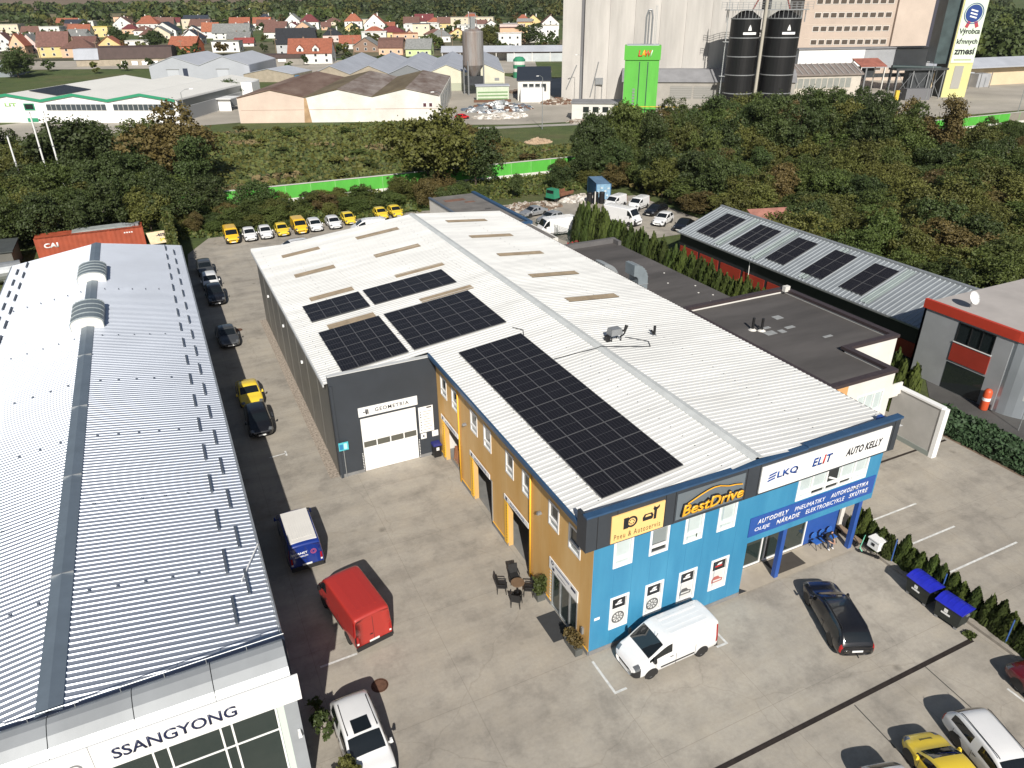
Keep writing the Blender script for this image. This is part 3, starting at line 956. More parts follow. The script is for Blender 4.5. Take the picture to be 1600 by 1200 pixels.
# recess with the shop entrance under the overhang
FE = frame_front(1.5)
b = MB(FE)
wall_open(b, 9.2, 17.75, .06, 3.5, [(10.6, 15.2, .06, 2.75)], t=.25)
b.build('royal_blue_wall', ROYAL, W)
MB().box(9.0, 9.199, .302, 1.499, .0, 3.5).build('recess_side_wall', ROYAL, W)
MB().box(9.21, 18.0, .30, 1.5, 3.42, 3.5).build('soffit', mat('grey_soffit', (.3, .31, .33), .7), W)
b = MB(FE)
for a, c in ((10.6, 10.68), (11.9, 11.98), (12.2, 12.28), (13.2, 13.28), (13.4, 13.48), (15.12, 15.2)):
    b.box(a, c, .06, 2.75, -.1, .02)
for a, c in ((10.68, 11.9), (12.28, 13.2), (13.48, 15.12)):
    b.box(a, c, .06, .16, -.1, .02); b.box(a, c, 2.67, 2.75, -.1, .02)
g = b.build('shop_entrance', WHITE_PVC, W)
for a, c in ((10.68, 11.9), (11.98, 12.2), (12.28, 13.2), (13.48, 15.12)):
    MB(FE).box(a, c, .16, 2.67, -.06, -.03).build('pane', GREEN_GLASS, g)
for x in (11.92, 17.42):
    MB().box(x - .13, x + .13, .12, .38, .0, 3.5).build('pillar', ROYAL, W)
# ochre side wall with three service gates
yw = [(18.2, 19.3), (16.2, 17.3), (13.15, 14.2), (11.15, 12.2), (8.2, 9.2), (6.2, 7.15), (3.15, 4.2), (1.1, 2.2)]
gates = [(16.25, 19.0), (11.2, 14.0), (6.2, 8.95)]
H = [(-c, -a, 5.05, 6.5) for a, c in yw] + [(-c, -a, 0.0, 3.2) for a, c in gates] + [(-3.75, -1.15, 0, 2.35)]
b = MB(FY)
wall_open(b, -20.1, -.302, .0, 7.62, H)
b.box(-.302, -.0, .02, 7.6, .001, .006)
b.build('ochre_wall', YELLOW_WALL, W)
for y in np.arange(1.0, 20, 1.0):
    if not any(a < y < c for a, c in gates) and not 1.1 < y < 3.8:
        MB(FY).box(-y - .005, -y + .005, .25, 7.5, 0, .003).build('cladding_joint', mat('ochre_joint', (.45, .24, .07), .7), W)
for a, c in ((0.0, 1.15), (3.75, 6.2), (8.95, 11.2), (14.0, 16.25), (19.0, 20.1)):
    MB(FY).box(-c, -a, 0, .25, 0, .05).build('plinth', PLINTH, W)
    MB(FY).box(-c, -a, .25, .29, 0, .035).build('base_trim', YELLOW_EDGE, W)
for a, c in yw:
    w = window(FY, -c, -a, 5.05, 6.5, W, WHITE_PVC, DARK_GLASS, bars_h=(5.52,), fw=.11)
    MB(FY).box(-c + .12, -a - .12, 5.16, 5.46, -.06, -.04).build('lower_pane', mat('grey_pane', (.30, .33, .33), .2), w)
for i, (a, c) in enumerate(gates):
    # jamb with striped yellow edge on the far side, plain frame on the near side
    MB(FY).box(-c - .42, -c - .02, .1, 3.18, 0, .06).build('gate_jamb', YELLOW_EDGE, W)
    for k in range(14):
        MB(FY).box(-c - .14, -c - .06, .35 + k * .19, .43 + k * .19, .06, .066).build('jamb_stripe', mat('dark_stripe', (.12, .08, .03), .6), W)
    MB(FY).box(-a + .02, -a + .10, .1, 3.18, 0, .05).build('gate_jamb', mat('steel_jamb', (.33, .33, .32), .5, .3), W)
    MB().box(.05, .35, a, c, 2.95, 3.2).build('rolled_shutter', GREY_METAL, W)
for k in range(12):
    MB(FY).box(-3.95, -3.80, .3 + k * .2, .40 + k * .2, 0, .02).build('jamb_stripe', WHITE_TXT, W)
MB(FY).box(-3.98, -3.76, .25, 2.75, 0, .012).build('gate_jamb', YELLOW_EDGE, W)
b = MB(FY)
for a, c in ((-3.75, -3.66), (-2.92, -2.82), (-1.98, -1.88), (-1.24, -1.15)):
    b.box(a, c, 0, 2.35, -.12, .02)
b.box(-3.66, -1.24, 2.27, 2.35, -.11, .015); b.box(-3.66, -1.24, .0, .09, -.11, .015)
g = b.build('glass_door', STEEL, W)
for a, c in ((-3.66, -2.92), (-2.82, -1.98), (-1.88, -1.24)):
    MB(FY).box(a, c, .09, 2.27, -.07, -.04).build('pane', GREEN_GLASS, g)
for y in (16.05, 6.05):
    MB().cyl((-.09, y, .1), (-.09, y, 7.4), .055, n=10).build('downpipe', YELLOW_EDGE, W, smooth=True)
for y, z in ((14.9, 5.0), (4.95, 5.1)):
    MB().taper(-.28, -.01, y - .08, y + .08, z, z + .14, .04, .02).build('wall_lamp', GREY_METAL, W)
MB(FY).box(-.62, -.50, .95, 1.35, 0, .1).build('meter_box', GREY_METAL, W)
MB(FB).box(.22, .52, 2.15, 2.3, 0, .01).build('house_number', WHITE_TXT, W)
# dark garage front and the long clad side wall
FG = frame_front(20.1)
b = MB(FG)
wall_open(b, -7.1, 0.0, 0.0, 7.5, [(-5.4, -1.55, .0, 4.05)])
b.build('dark_wall', DARK_CLAD, W)
MB(FG).box(-7.1, -5.45, 0, .22, 0, .04).build('plinth', PLINTH, W)
MB(FG).box(-1.5, -.02, 0, .22, 0, .04).build('plinth', PLINTH, W)
b = MB(FG)
zz = 0.02
d = thing_door = None
for k in range(7):
    z0, z1 = k * .578 + .01, (k + 1) * .578 - .004
    if k == 3:
        continue
    MB(FG).box(-5.36, -1.59, z0, z1, -.14, -.05).build('garage_door_panel', WHITE_PAINT, W)
b = MB(FG)
for u in (-5.36, -4.44, -3.50, -2.56, -1.65):
    b.box(u, u + .07, 1.744, 2.308, -.14, -.05)
b.box(-5.29, -1.65, 1.744, 1.80, -.13, -.052); b.box(-5.29, -1.65, 2.25, 2.308, -.13, -.052)
g = b.build('garage_door_window', WHITE_PAINT, W)
for u in (-5.29, -4.37, -3.43, -2.49):
    MB(FG).box(u, u + .85, 1.80, 2.25, -.11, -.08).build('pane', mat('smoky_pane', (.10, .10, .085), .1, spec=.8), g)
for u in (-5.46, -1.50):
    MB(FG).box(u - .05, u + .03, 0, 1.55, 0, .03).build('door_edge_guard', BLACK, W)
    for k in range(12):
        MB(FG).box(u - .04, u + .02, .06 + k * .125, .12 + k * .125, .03, .034).build('jamb_stripe', WHITE_TXT, W)
FS = frame_left(-7.1)
for k in range(8):
    y0 = 20.12 + k * 3.86
    MB(FS).box(-(y0 + 3.86) + .14, -y0 - .14, .0, 6.86, -.2, 0).build('cladding_panel', DARK_SIDE, W)
    MB(FS).box(-y0 - .139, -y0 + .139, .0, 6.86, -.2, -.03).build('pilaster', DARK_CLAD, W)
    if k in (2, 4, 6):
        MB(FS).box(-y0 - 2.0, -y0 - 1.85, 4.3, 4.5, 0, .12).build('wall_lamp', WHITE_TXT, W)
MB().box(-6.9, 18.7, 50.7, 51.0, 0, 6.8).build('back_wall', OFF_WHITE, W)
MB().box(18.4, 18.7, 1.85, 50.69, 0, 7.7).build('east_wall', OFF_WHITE, W)
MB().box(-7.0, 19.0, 20.4, 50.7, -.02, .03).box(.3, 19.0, 1.8, 20.39, -.02, .03).build('floor', mat('workshop_floor', (.20, .20, .195), .5, 0, .2, .8), W)
MB().box(.32, 19.0, 20.2, 20.4, .03, 6.9).build('inner_wall', OFF_WHITE, W)
MB().box(4.6, 4.75, 1.8, 20.2, .03, 6.9).build('inner_wall', OFF_WHITE, W)
# roof sheets
def sheet(x0, x1, y0, y1, zf, dz=0.0, nm='roof_sheet'):
    V, Q = rib_sheet(x0, x1, y0, y1, lambda x, y: zf(x) + dz, pitch=.333, hgt=.03, top=.06, fl=.045)
    return link(nm, raw_mesh(nm, V, Q, WHITE_ROOF), W)
sheet(-7.35, -1.35, 20.25, 51.1, zL)
sheet(-1.55, 8.75, 20.25, 51.1, zL, .025)
sheet(-.42, 8.75, -.05, 20.25, zL, .012)
sheet(8.95, 18.95, -.05, 21.0, zR, .02)
sheet(8.95, 18.95, 20.9, 51.1, zR)
b = MB()
for (x0, z0, x1, z1) in ((8.52, zL(8.52) + .06, 8.85, 8.86), (8.85, 8.86, 9.18, zR(9.18) + .06)):
    b.add([(x0, -.05, z0), (x1, -.05, z1), (x1, 51.1, z1), (x0, 51.1, z0), (x0, -.05, z0 - .06), (x0, 51.1, z0 - .06)] if x0 < 8.6 else
          [(x0, -.05, z0), (x1, -.05, z1), (x1, 51.1, z1), (x0, 51.1, z0), (x1, -.05, z1 - .06), (x1, 51.1, z1 - .06)],
          [(0, 1, 2, 3), (4, 0, 3, 5)] if x0 < 8.6 else [(0, 1, 2, 3), (1, 4, 5, 2)])
b.build('ridge_cap', mat('pale_ridge_metal', (.60, .62, .61), .45, .1, .1, 1.2), W, fix=False)
# screw lines and lap seams across the sheets
for (x, zf, y0, y1) in ((-6.6, zL, 21, 51), (1.0, zL, .4, 20), (7.1, zL, .4, 51), (-4.0, zL, 34, 51), (3.6, zL, 34, 51), (13.9, zR, .4, 51), (18.6, zR, .4, 51)):
    n = int((y1 - y0) / .99)
    b = MB()
    for k in range(n):
        y = y0 + k * .99
        b.box(x - .02, x + .02, y - .02, y + .02, zf(x) + .04, zf(x) + .075)
    b.build('roof_screw', mat('grey_screw', (.3, .3, .3), .5, .5), W, fix=False, kind='stuff')
b = MB()
b.box(-7.42, -7.34, 20.2, 51.1, 6.82, 7.02); b.build('eave_trim', mat('pale_grey_trim', (.55, .56, .56), .5), W)
MB().box(-7.12, -.05, 20.02, 20.34, 7.5, 7.56).build('parapet_coping', mat('pale_grey_trim', (.55, .56, .56), .5), W)
b = MB(); b.box(-.55, -.42, .62, 20.0, 7.56, 7.80); b.build('eave_gutter', NAVY_EDGE, W)
MB().box(-.5, .0, .62, 20.0, 7.52, 7.58).build('eave_soffit', mat('dark_soffit', (.05, .055, .06), .7), W)
MB().box(-7.4, 19.0, 51.11, 51.16, 6.9, 7.3).build('back_trim', mat('pale_grey_trim', (.55, .56, .56), .5), W)
b = MB(); b.box(18.95, 19.08, .4, 51.0, 7.66, 7.86); b.build('eave_gutter', mat('brown_gutter', (.10, .075, .06), .5), W)
# fascia box across the front
MB().box(-.55, 18.5, -.16, -.005, 6.62, 8.5).build('fascia', DARK_CLAD, W)
MB().box(-.55, -.40, .0, .62, 6.62, 8.5).build('fascia', DARK_CLAD, W)
for x in (.0, 1.0, 3.56, 4.1, 8.25, 9.02, 18.1):
    MB().box(x, x + .025, -.172, -.16, 6.64, 8.48).build('fascia_joint', BLACK, W)
MB().box(-.60, 11.9, -.24, .10, 8.5, 8.60).build('coping', NAVY_EDGE, W)
MB().box(11.9, 18.55, -.24, .16, 8.56, 8.68).build('coping', NAVY_EDGE, W)
MB().box(11.9, 18.5, -.16, .0, 8.5, 8.56).build('fascia', DARK_CLAD, W)
MB().box(18.0, 18.3, .0, .9, 7.6, 8.3).build('drain_head', ROYAL, W)
# skylight strips
SKY_M = mat('aged_skylight_sheet', (.26, .205, .14), .5, 0, .25, 1.5, 6)
for (x0, x1, zf, ys_) in ((-5.12, -1.62, zL, (46.8, 40.7, 34.4, 28.15)), (2.0, 6.25, zL, (46.9, 40.6, 34.45, 28.2)), (11.3, 15.63, zR, (46.85, 40.7, 34.4, 28.2, 22.2))):
    for y in ys_:
        V, Q = rib_sheet(x0, x1, y, y + .86, lambda x, yy: zf(x) + .05, pitch=.215, hgt=.03, top=.06, fl=.03)
        link('skylight', raw_mesh('skylight', V, Q, SKY_M), W)

# ------------------------------------------------------------------ solar panels
def pv_cells(nt, b):
    L = nt.links
    P = nt.nodes.new('ShaderNodeTexCoord').outputs['Object']
    br = N(nt, 'ShaderNodeTexBrick', Scale=1.0)
    br.offset = 0
    br.inputs['Brick Width'].default_value = .18
    br.inputs['Row Height'].default_value = .093
    br.inputs['Mortar Size'].default_value = .006
    br.inputs['Color1'].default_value = (.0032, .0036, .0068, 1)
    br.inputs['Color2'].default_value = (.0042, .0042, .0085, 1)
    br.inputs['Mortar'].default_value = (.085, .085, .095, 1)
    L.new(P, br.inputs['Vector'])
    L.new(br.outputs['Color'], b.inputs['Base Color'])
    b.inputs['Roughness'].default_value = .3
    b.inputs['Specular IOR Level'].default_value = .08
PV = setting_material('solar_cells', pv_cells)
PV_FRAME = mat('solar_frame', (.13, .13, .135), .45, .3)
def pv_mesh(w, l, split=True):
    b = MB()
    b.box(0, w, 0, .022, 0, .04); b.box(0, w, l - .022, l, 0, .04)
    b.box(0, .022, .022, l - .022, 0, .04); b.box(w - .022, w, .022, l - .022, 0, .04)
    b.box(.022, w - .022, .022, l - .022, .012, .034, 1)
    if split: b.box(.022, w - .022, l / 2 - .007, l / 2 + .007, .034, .0365)
    return b.mesh('solar_panel', [PV_FRAME, PV])
PV_M = pv_mesh(1.118, 1.722)
def pv_array(label, x0, y0, nx, ny, zf, slope, px=1.128, py=1.745, me=PV_M, lift=.11, group=None, gaps=()):
    e = thing('solar_array', label, 'solar array', (x0, y0, zf(x0)), 0, group)
    e.rotation_euler = (0, -math.atan(slope), 0)
    for i in range(nx):
        for j in range(ny):
            o = link('solar_panel', me, e, local=True)
            o.location = (i * px, j * py, lift)
    b = MB()
    for j in range(ny * 2):
        b.box(-.06, nx * px + .04, j * py / 2 + .4, j * py / 2 + .44, .06, .10)
    b.build('mounting_rail', STEEL, e, local=True, kind='stuff')
    return e
pv_array('large solar array of four by ten panels along the ochre wall side', 1.16, 1.33, 4, 10, zL, .1101)
pv_array('solar array of four by four panels above the dark garage front', -5.95, 20.95, 4, 4, zL, .1101)
pv_array('narrow solar array of four by two panels near the clad side wall', -5.95, 30.15, 4, 2, zL, .1101)
pv_array('narrow solar array of six by two panels close to the ridge', -1.13, 30.15, 6, 2, zL, .1101)
pv_array('square solar array of six by four panels beside the garage front array', -1.1, 20.98, 6, 4, zL, .1101)
b = MB()
b.tube([(5.7, 14.3, zL(5.7) + .12), (8.52, 13.95, zL(8.52) + .12), (8.85, 13.9, 8.92), (9.2, 13.85, zR(9.2) + .12), (12.0, 13.1, zR(12.0) + .10), (12.4, 13.9, zR(12.4) + .10), (11.3, 14.9, zR(11.3) + .12)], .022, 6)
b.build('roof_cable', BLACK, label='black cable crossing the ridge to the grey roof unit', cat='cable')
b = MB()
b.tube([(5.6, 20.0, zL(5.6) + .09), (6.0, 19.2, zL(6) + .09), (5.6, 18.3, zL(5.6) + .09)], .025, 6)
b.tube([(-1.25, 24.2, zL(-1.2) + .1), (-1.0, 24.1, zL(-1) + .1)], .02, 6)
b.build('roof_cable', BLACK, label='short black cable between the two largest solar arrays', cat='cable')
# roof unit and pipe
e = thing('roof_vent_unit', 'small grey ventilation box on a stand beside the ridge', 'roof unit', (10.4, 14.8, zR(10.4)))
zz = zR(10.4) + .05
MB().taper(9.95, 10.8, 14.5, 15.15, zz + .42, zz + .82, .06, .06).build('casing', GREY_METAL, e)
for x in (10.0, 10.7):
    for y in (14.55, 15.05): MB().box(x, x + .05, y, y + .05, zz - .06, zz + .42).build('leg', BLACK, e)
MB().tube([(10.8, 14.8, zz + .6), (11.1, 14.8, zz + .5), (11.2, 14.8, zz + .9)], .06, 8).build('pipe', BLACK, e)
MB().tube([(10.9, 14.9, zz + .1), (11.2, 14.95, zz + .2), (11.45, 14.95, zz + .75)], .05, 8).build('pipe', BLACK, e)
MB().box(9.7, 9.95, 14.6, 14.95, zz + .05, zz + .4).build('fan_box', BLACK, e)
e = thing('vent_pipe', 'short black vent pipe on the white roof beyond the roof unit', 'vent pipe', (13.5, 14.8, zR(13.5)))
MB().cyl((13.5, 14.8, zR(13.5) - .02), (13.5, 14.8, zR(13.5) + .7), .09, n=12).build('pipe', BLACK, e)
MB().cyl((13.5, 14.8, zR(13.5)), (13.25, 14.8, zR(13.5) + .45), .06, n=10).build('pipe', BLACK, e)
MB().lathe([(.18, -.01), (.12, .1), (.09, .1)], 12, (13.5, 14.8, zR(13.5))).build('collar', GREY_METAL, e)

# ------------------------------------------------------------------ signs on the workshop
def sign(name, label, F, u0, u1, v0, v1, mt, n0=.165, n1=.215, cat='sign'):
    c = F @ Vector(((u0 + u1) / 2, v0, n0))
    e = thing(name, label, cat, c)
    MB(F).box(u0, u1, v0, v1, n0, n1).build('board', mt, e)
    return e
def put(F, s, u, v, n, mt, e, **kw):
    return lettering(s, F @ Matrix.Translation((u, v, n)), mt, e, **kw)
e = sign('tyre_service_sign', 'apricot sign with wheel, car and spanner pictograms on the dark fascia', FB, .7, 3.5, 6.72, 8.2, APRICOT)
put(FB, 'Pneu & Autoservis', .86, 6.86, .216, mat('brown_letter', (.09, .06, .03), .5), e, w=2.46, h=.30, space=1.25)
d = MB(FB)
d.lathe([(.20, .216), (.30, .216), (.30, .224), (.20, .224), (.20, .216)], 24, (1.75, 7.62, 0))
for k in range(8):
    t = k * math.pi / 4
    d.lathe([(.001, .218), (.032, .218), (.032, .224), (.001, .224)], 8, (1.75 + .125 * math.cos(t), 7.62 + .125 * math.sin(t), 0))
d.box(1.32, 1.58, 7.32, 7.92, .216, .222)
d.build('wheel_pictogram', NEARBLACK, e, fix=False)
d = MB(FB)
d.prism([(2.34, 7.42, .216), (2.86, 7.42, .216), (2.9, 7.62, .216), (2.82, 7.78, .216), (2.42, 7.78, .216), (2.32, 7.62, .216)], (0, 0, .006))
d.prism([(2.92, 7.36, .216), (3.06, 7.36, .216), (3.07, 7.84, .216), (3.2, 7.94, .216), (3.2, 8.1, .216), (3.1, 8.0, .216), (3.0, 8.0, .216), (2.92, 8.1, .216), (2.86, 7.94, .216), (2.93, 7.84, .216)], (0, 0, .007))
d.build('car_pictogram', NEARBLACK, e)
MB(FB).prism([(2.45, 7.62, .223), (2.78, 7.62, .223), (2.73, 7.72, .223), (2.5, 7.72, .223)], (0, 0, .003)).build('car_pictogram', APRICOT, e)
e = sign('workshop_name_sign', 'grey panel with orange raised name lettering under a car outline', FB, 4.2, 8.12, 6.8, 8.26, mat('grey_sign_panel', (.16, .19, .215), .5, .2), n1=.19)
put(FB, 'BestDrive', 4.42, 6.98, .196, BLACK, e, w=3.64, h=.66, bold=.045, shear=.18, ext=.11)
put(FB, 'BestDrive', 4.45, 7.0, .31, ORANGE_TXT, e, w=3.58, h=.62, bold=.022, shear=.18, ext=.02)
arc = [(4.75, 7.62), (5.1, 7.76), (5.45, 7.90), (5.85, 8.03), (6.2, 8.09), (6.55, 8.06), (6.9, 7.94), (7.1, 7.88), (7.5, 7.84), (7.9, 7.74)]
MB(FB).tube([(u, v, .24) for u, v in arc], .05, 6).build('car_outline', BLACK, e)
MB(FB).tube([(u, v + .02, .29) for u, v in arc], .026, 6).build('car_outline', ORANGE_TXT, e)
e = sign('parts_shop_sign', 'long white board with three names in blue and black lettering', FB, 9.12, 17.85, 6.76, 8.26, WHITE_PAINT)
put(FB, 'LKQ', 10.15, 7.28, .216, BLUE_TXT, e, w=1.35, h=.46, bold=.035, space=1.08)
for k in range(3):
    MB(FB).prism([(9.55 + k * .03, 7.28 + k * .16, .216), (10.02 + k * .03, 7.36 + k * .16, .216), (10.05 + k * .03, 7.46 + k * .16, .216), (9.58 + k * .03, 7.38 + k * .16, .216)], (0, 0, .006)).build('flag_stripe', BLUE_TXT, e)
put(FB, 'EL', 12.45, 7.30, .216, BLUE_TXT, e, w=.66, h=.5, bold=.035, shear=.15, space=1.1)
put(FB, 'i', 13.14, 7.30, .216, RED_TXT, e, w=.2, h=.54, bold=.035, shear=.15)
put(FB, 'T', 13.36, 7.30, .216, BLUE_TXT, e, w=.42, h=.5, bold=.035, shear=.15)
put(FB, 'AUTO KELLY', 14.75, 7.26, .216, NEARBLACK, e, w=2.6, h=.46, bold=.035, shear=.2, space=1.08)
e = sign('goods_banner', 'royal blue banner listing car goods in white capitals above the entrance', FB, 9.12, 17.85, 3.92, 5.1, ROYAL, .01, .04)
put(FB, 'AUTODIELY', 9.62, 4.58, .041, WHITE_TXT, e, w=2.05, h=.29, space=1.1, bold=.018, shear=.2, ext=.005)
put(FB, 'PNEUMATIKY', 12.1, 4.57, .041, WHITE_TXT, e, w=2.1, h=.27, space=1.06, shear=.12, ext=.005)
put(FB, 'AUTOKOZMETIKA', 14.6, 4.58, .041, WHITE_TXT, e, w=2.75, h=.29, space=1.1, bold=.018, shear=.2, ext=.005)
put(FB, 'OLEJE', 9.5, 4.12, .041, WHITE_TXT, e, w=1.0, h=.27, shear=.12, ext=.005)
put(FB, 'NÁRADIE', 10.95, 4.12, .041, WHITE_TXT, e, w=1.6, h=.36, space=1.1, bold=.018, shear=.2, ext=.005)
put(FB, 'ELEKTROBICYKLE', 12.95, 4.12, .041, WHITE_TXT, e, w=2.75, h=.27, space=1.06, shear=.12, ext=.005)
put(FB, 'SKÚTRE', 16.05, 4.12, .041, WHITE_TXT, e, w=1.4, h=.36, space=1.1, bold=.018, shear=.2, ext=.005)
e = sign('garage_sign', 'white sign with black capitals above the white garage door', FG, -5.45, -1.45, 4.22, 4.88, WHITE_PAINT, .005, .05)
put(FG, 'GEOMETRIA', -4.35, 4.42, .051, NEARBLACK, e, w=2.3, h=.27, bold=.01, space=1.2)
MB(FG).box(-4.98, -4.88, 4.34, 4.72, .05, .056).box(-4.86, -4.78, 4.36, 4.70, .05, .056).box(-5.15, -4.98, 4.5, 4.56, .05, .056).build('wheel_pictogram', NEARBLACK, e)
e = sign('service_list_board', 'white service list board with rows of small print beside the garage door', FG, -1.43, -.40, 1.95, 3.93, WHITE_PAINT, .005, .03)
MB(FG).box(-.85, -.5, 3.78, 3.88, .03, .034).build('heading', NEARBLACK, e)
for k in range(8):
    z = 3.52 - k * .2
    MB(FG).box(-1.33, -1.25, z, z + .08, .03, .034).build('row_mark', NEARBLACK if k % 3 else mat('grey_print', (.3, .3, .3), .6), e)
    MB(FG).box(-1.12, -.52 - (k % 3) * .08, z + .01, z + .055, .03, .034).build('row_text', mat('grey_print', (.3, .3, .3), .6), e)
e = sign('notice_plate', 'small white plate with a dark pictogram under the service list board', FG, -1.37, -.97, 1.45, 1.88, WHITE_PAINT, .005, .02)
MB(FG).box(-1.22, -1.12, 1.58, 1.74, .02, .024).build('pictogram', NEARBLACK, e)
e = sign('notice_plate', 'small blank-looking white plate above the wheelie bin', FG, -.56, -.12, 1.46, 1.90, WHITE_PAINT, .005, .02)
MB(FG).box(-.45, -.25, 1.66, 1.70, .02, .024).build('print', mat('grey_print', (.3, .3, .3), .6), e)
for i, (a, c) in enumerate(((16.27, 19.3), (11.28, 14.3), (6.25, 9.28))):
    e = sign('gate_sign', ('narrow white service sign above the open gate next to the dark garage', 'narrow white service sign above the middle open gate', 'narrow white service sign above the open gate nearest the glass door')[i], FY, -c, -a, 3.22, 3.56, WHITE_PAINT, .07, .11)
    put(FY, 'AUTOSERVIS', -c + .75, 3.31, .111, mat('dark_blue_grey_letter', (.10, .12, .2), .5), e, w=1.8, h=.17, bold=.01)
    MB(FY).box(-c + .2, -c + .42, 3.28, 3.50, .11, .115).build('pictogram', NAVY_TXT, e)
e = sign('door_sign', 'white sign strip with dark wheel and car marks over the glass door', FY, -3.95, -1.1, 2.42, 3.12, WHITE_PAINT, .02, .06)
MB(FY).box(-3.3, -1.9, 2.88, 2.98, .06, .066).build('print', mat('grey_blue_print', (.22, .24, .32), .6), e)
MB(FY).lathe([(.07, .061), (.13, .061), (.13, .066), (.07, .066), (.07, .061)], 16, (-3.62, 2.95, 0)).build('wheel_pictogram', NAVY_TXT, e, fix=False)
MB(FY).box(-1.75, -1.3, 2.82, 2.98, .06, .066).build('pictogram', NAVY_TXT, e)
MB(FY).box(-3.6, -3.4, 2.52, 2.7, .06, .066).build('pictogram', NAVY_TXT, e)
MB(FY).box(-3.1, -2.2, 2.58, 2.64, .06, .066).build('print', mat('grey_print', (.3, .3, .3), .6), e)

# ------------------------------------------------------------------ car showroom on the left
sx0, sx1, sr = -28.6, -13.35, -21.0
sy0, sy1 = .55, 61.7
zS = lambda x, y=0: 5.6 + .165 * (min(x - sx0, sx1 - x))
S = thing('showroom_building', 'car showroom with ribbed zinc roof, silver canopy and white name band', 'building', (-21, 30, 0))
for a, c in ((sx0, sr - .1), (sr + .1, sx1)):
    V, Q = rib_sheet(a, c, sy0, sy1, lambda x, y: zS(x), pitch=.30, hgt=.040, top=.05, fl=.033)
    link('roof_sheet', raw_mesh('roof_sheet', V, Q, ALU_ROOF), S)
b = MB()
b.add([(sr - .42, sy0, zS(sr - .42) + .075), (sr, sy0, zS(sr) + .12), (sr + .42, sy0, zS(sr + .42) + .075), (sr - .42, sy1, zS(sr - .42) + .075), (sr, sy1, zS(sr) + .12), (sr + .42, sy1, zS(sr + .42) + .075),
       (sr - .42, sy0, zS(sr - .42) + .02), (sr + .42, sy0, zS(sr - .42) + .02), (sr - .42, sy1, zS(sr - .42) + .02), (sr + .42, sy1, zS(sr - .42) + .02)],
      [(0, 1, 4, 3), (1, 2, 5, 4), (6, 0, 3, 8), (2, 7, 9, 5)])
b.build('ridge_cap', ALU_DARK, S, fix=False)
for y in (8, 16, 24, 32):
    MB().box(sr - .43, sr + .43, y, y + .03, zS(sr) + .0, zS(sr) + .125).build('ridge_joint', GREY_METAL, S)
SHOW_WALL = mat('grey_showroom_wall', (.30, .32, .34), .6, 0, .1, .6)
MB().box(sx0 + .3, sx0 + .5, sy0 + .6, sy1 - .2, 0, 5.6).build('wall', SHOW_WALL, S)
MB().box(sx1 - .5, sx1 - .3, sy0 + .6, sy1 - .2, 0, 5.6).build('wall', SHOW_WALL, S)
b = MB(); b.prism([(sx0 + .3, sy1 - .3, 0), (sx1 - .3, sy1 - .3, 0), (sx1 - .3, sy1 - .3, 5.62), (sr, sy1 - .3, zS(sr) - .03), (sx0 + .3, sy1 - .3, 5.62)], (0, .2, 0)); b.build('gable_wall', SHOW_WALL, S)
MB().box(sx1 - .01, sx1 + .12, sy0 + .3, sy1, 5.44, 5.60).build('gutter', STEEL, S)
MB().box(sx0 - .12, sx0 + .01, sy0 + .3, sy1, 5.44, 5.60).build('gutter', STEEL, S)
# snow guards: staggered short rails near both eaves
SG = MB(); SG.box(-.055, .055, 0, 1.66, .06, .17)
SGM = SG.mesh('snow_guard', mat('dark_snow_guard', (.13, .15, .18), .5, .4))
k = 0
y = 3.0
while y < 60:
    for side in (0, 1):
        o = link('snow_guard', SGM, S, local=True)
        x = (sx1 - (.75 if k % 2 else 1.45)) if side else (sx0 + (.75 if k % 2 else 1.45))
        o.location = (x + 21, y - 30, zS(x))
    y += 1.66
    k += 1
# snow stops in rows across the slopes
FT = MB(); FT.taper(-.05, .05, -.03, .03, .03, .12, .02, 0); FTM = FT.mesh('snow_stop', mat('dark_snow_guard', (.13, .15, .18), .5, .4))
for y in (6.5, 13.0, 20.0, 27.5, 35.5, 46.5):
    for x in list(np.arange(sr + 1.0, sx1 - 1.6, 1.02)) + list(np.arange(sx0 + 1.7, sr - .8, 1.02)):
        o = link('snow_stop', FTM, S, local=True)
        o.location = (x + 21, y - 30 + .12, zS(x) + .02)
# barrel ridge vents
for y0, y1 in ((49.0, 52.6), (37.6, 41.8)):
    zc = zS(sr)
    e = thing('ridge_vent', 'barrel-shaped grey roof vent farther along the showroom ridge' if y0 > 45 else 'barrel-shaped grey roof vent standing nearer the showroom front', 'roof vent', (sr, (y0 + y1) / 2, zc), group='barrel vents on the showroom ridge')
    n = 12
    pts = [(-1.12 * math.cos(math.pi * t / n), .25 + .55 * math.sin(math.pi * t / n)) for t in range(n + 1)]
    pts = [(-1.12, -.28)] + pts + [(1.12, -.28)]
    MB().prism([(sr + u, y0, zc + v) for u, v in pts], (0, y1 - y0, 0)).build('hood', mat('vent_sheet', (.24, .28, .30), .4, .4, .1, 1), e)
    for q in range(5):
        yy = y0 + .03 + (y1 - y0 - .14) * q / 4
        MB().prism([(sr + u * 1.025, yy, zc + .02 + v * 1.02) for u, v in pts[1:-1]], (0, .07, 0)).build('rib', mat('vent_rib', (.42, .46, .47), .4, .4), e)
    MB().prism([(sr + u * .96, y0 - .03, zc + v * .96) for u, v in pts], (0, .03, 0)).build('end_plate', OFF_WHITE, e)
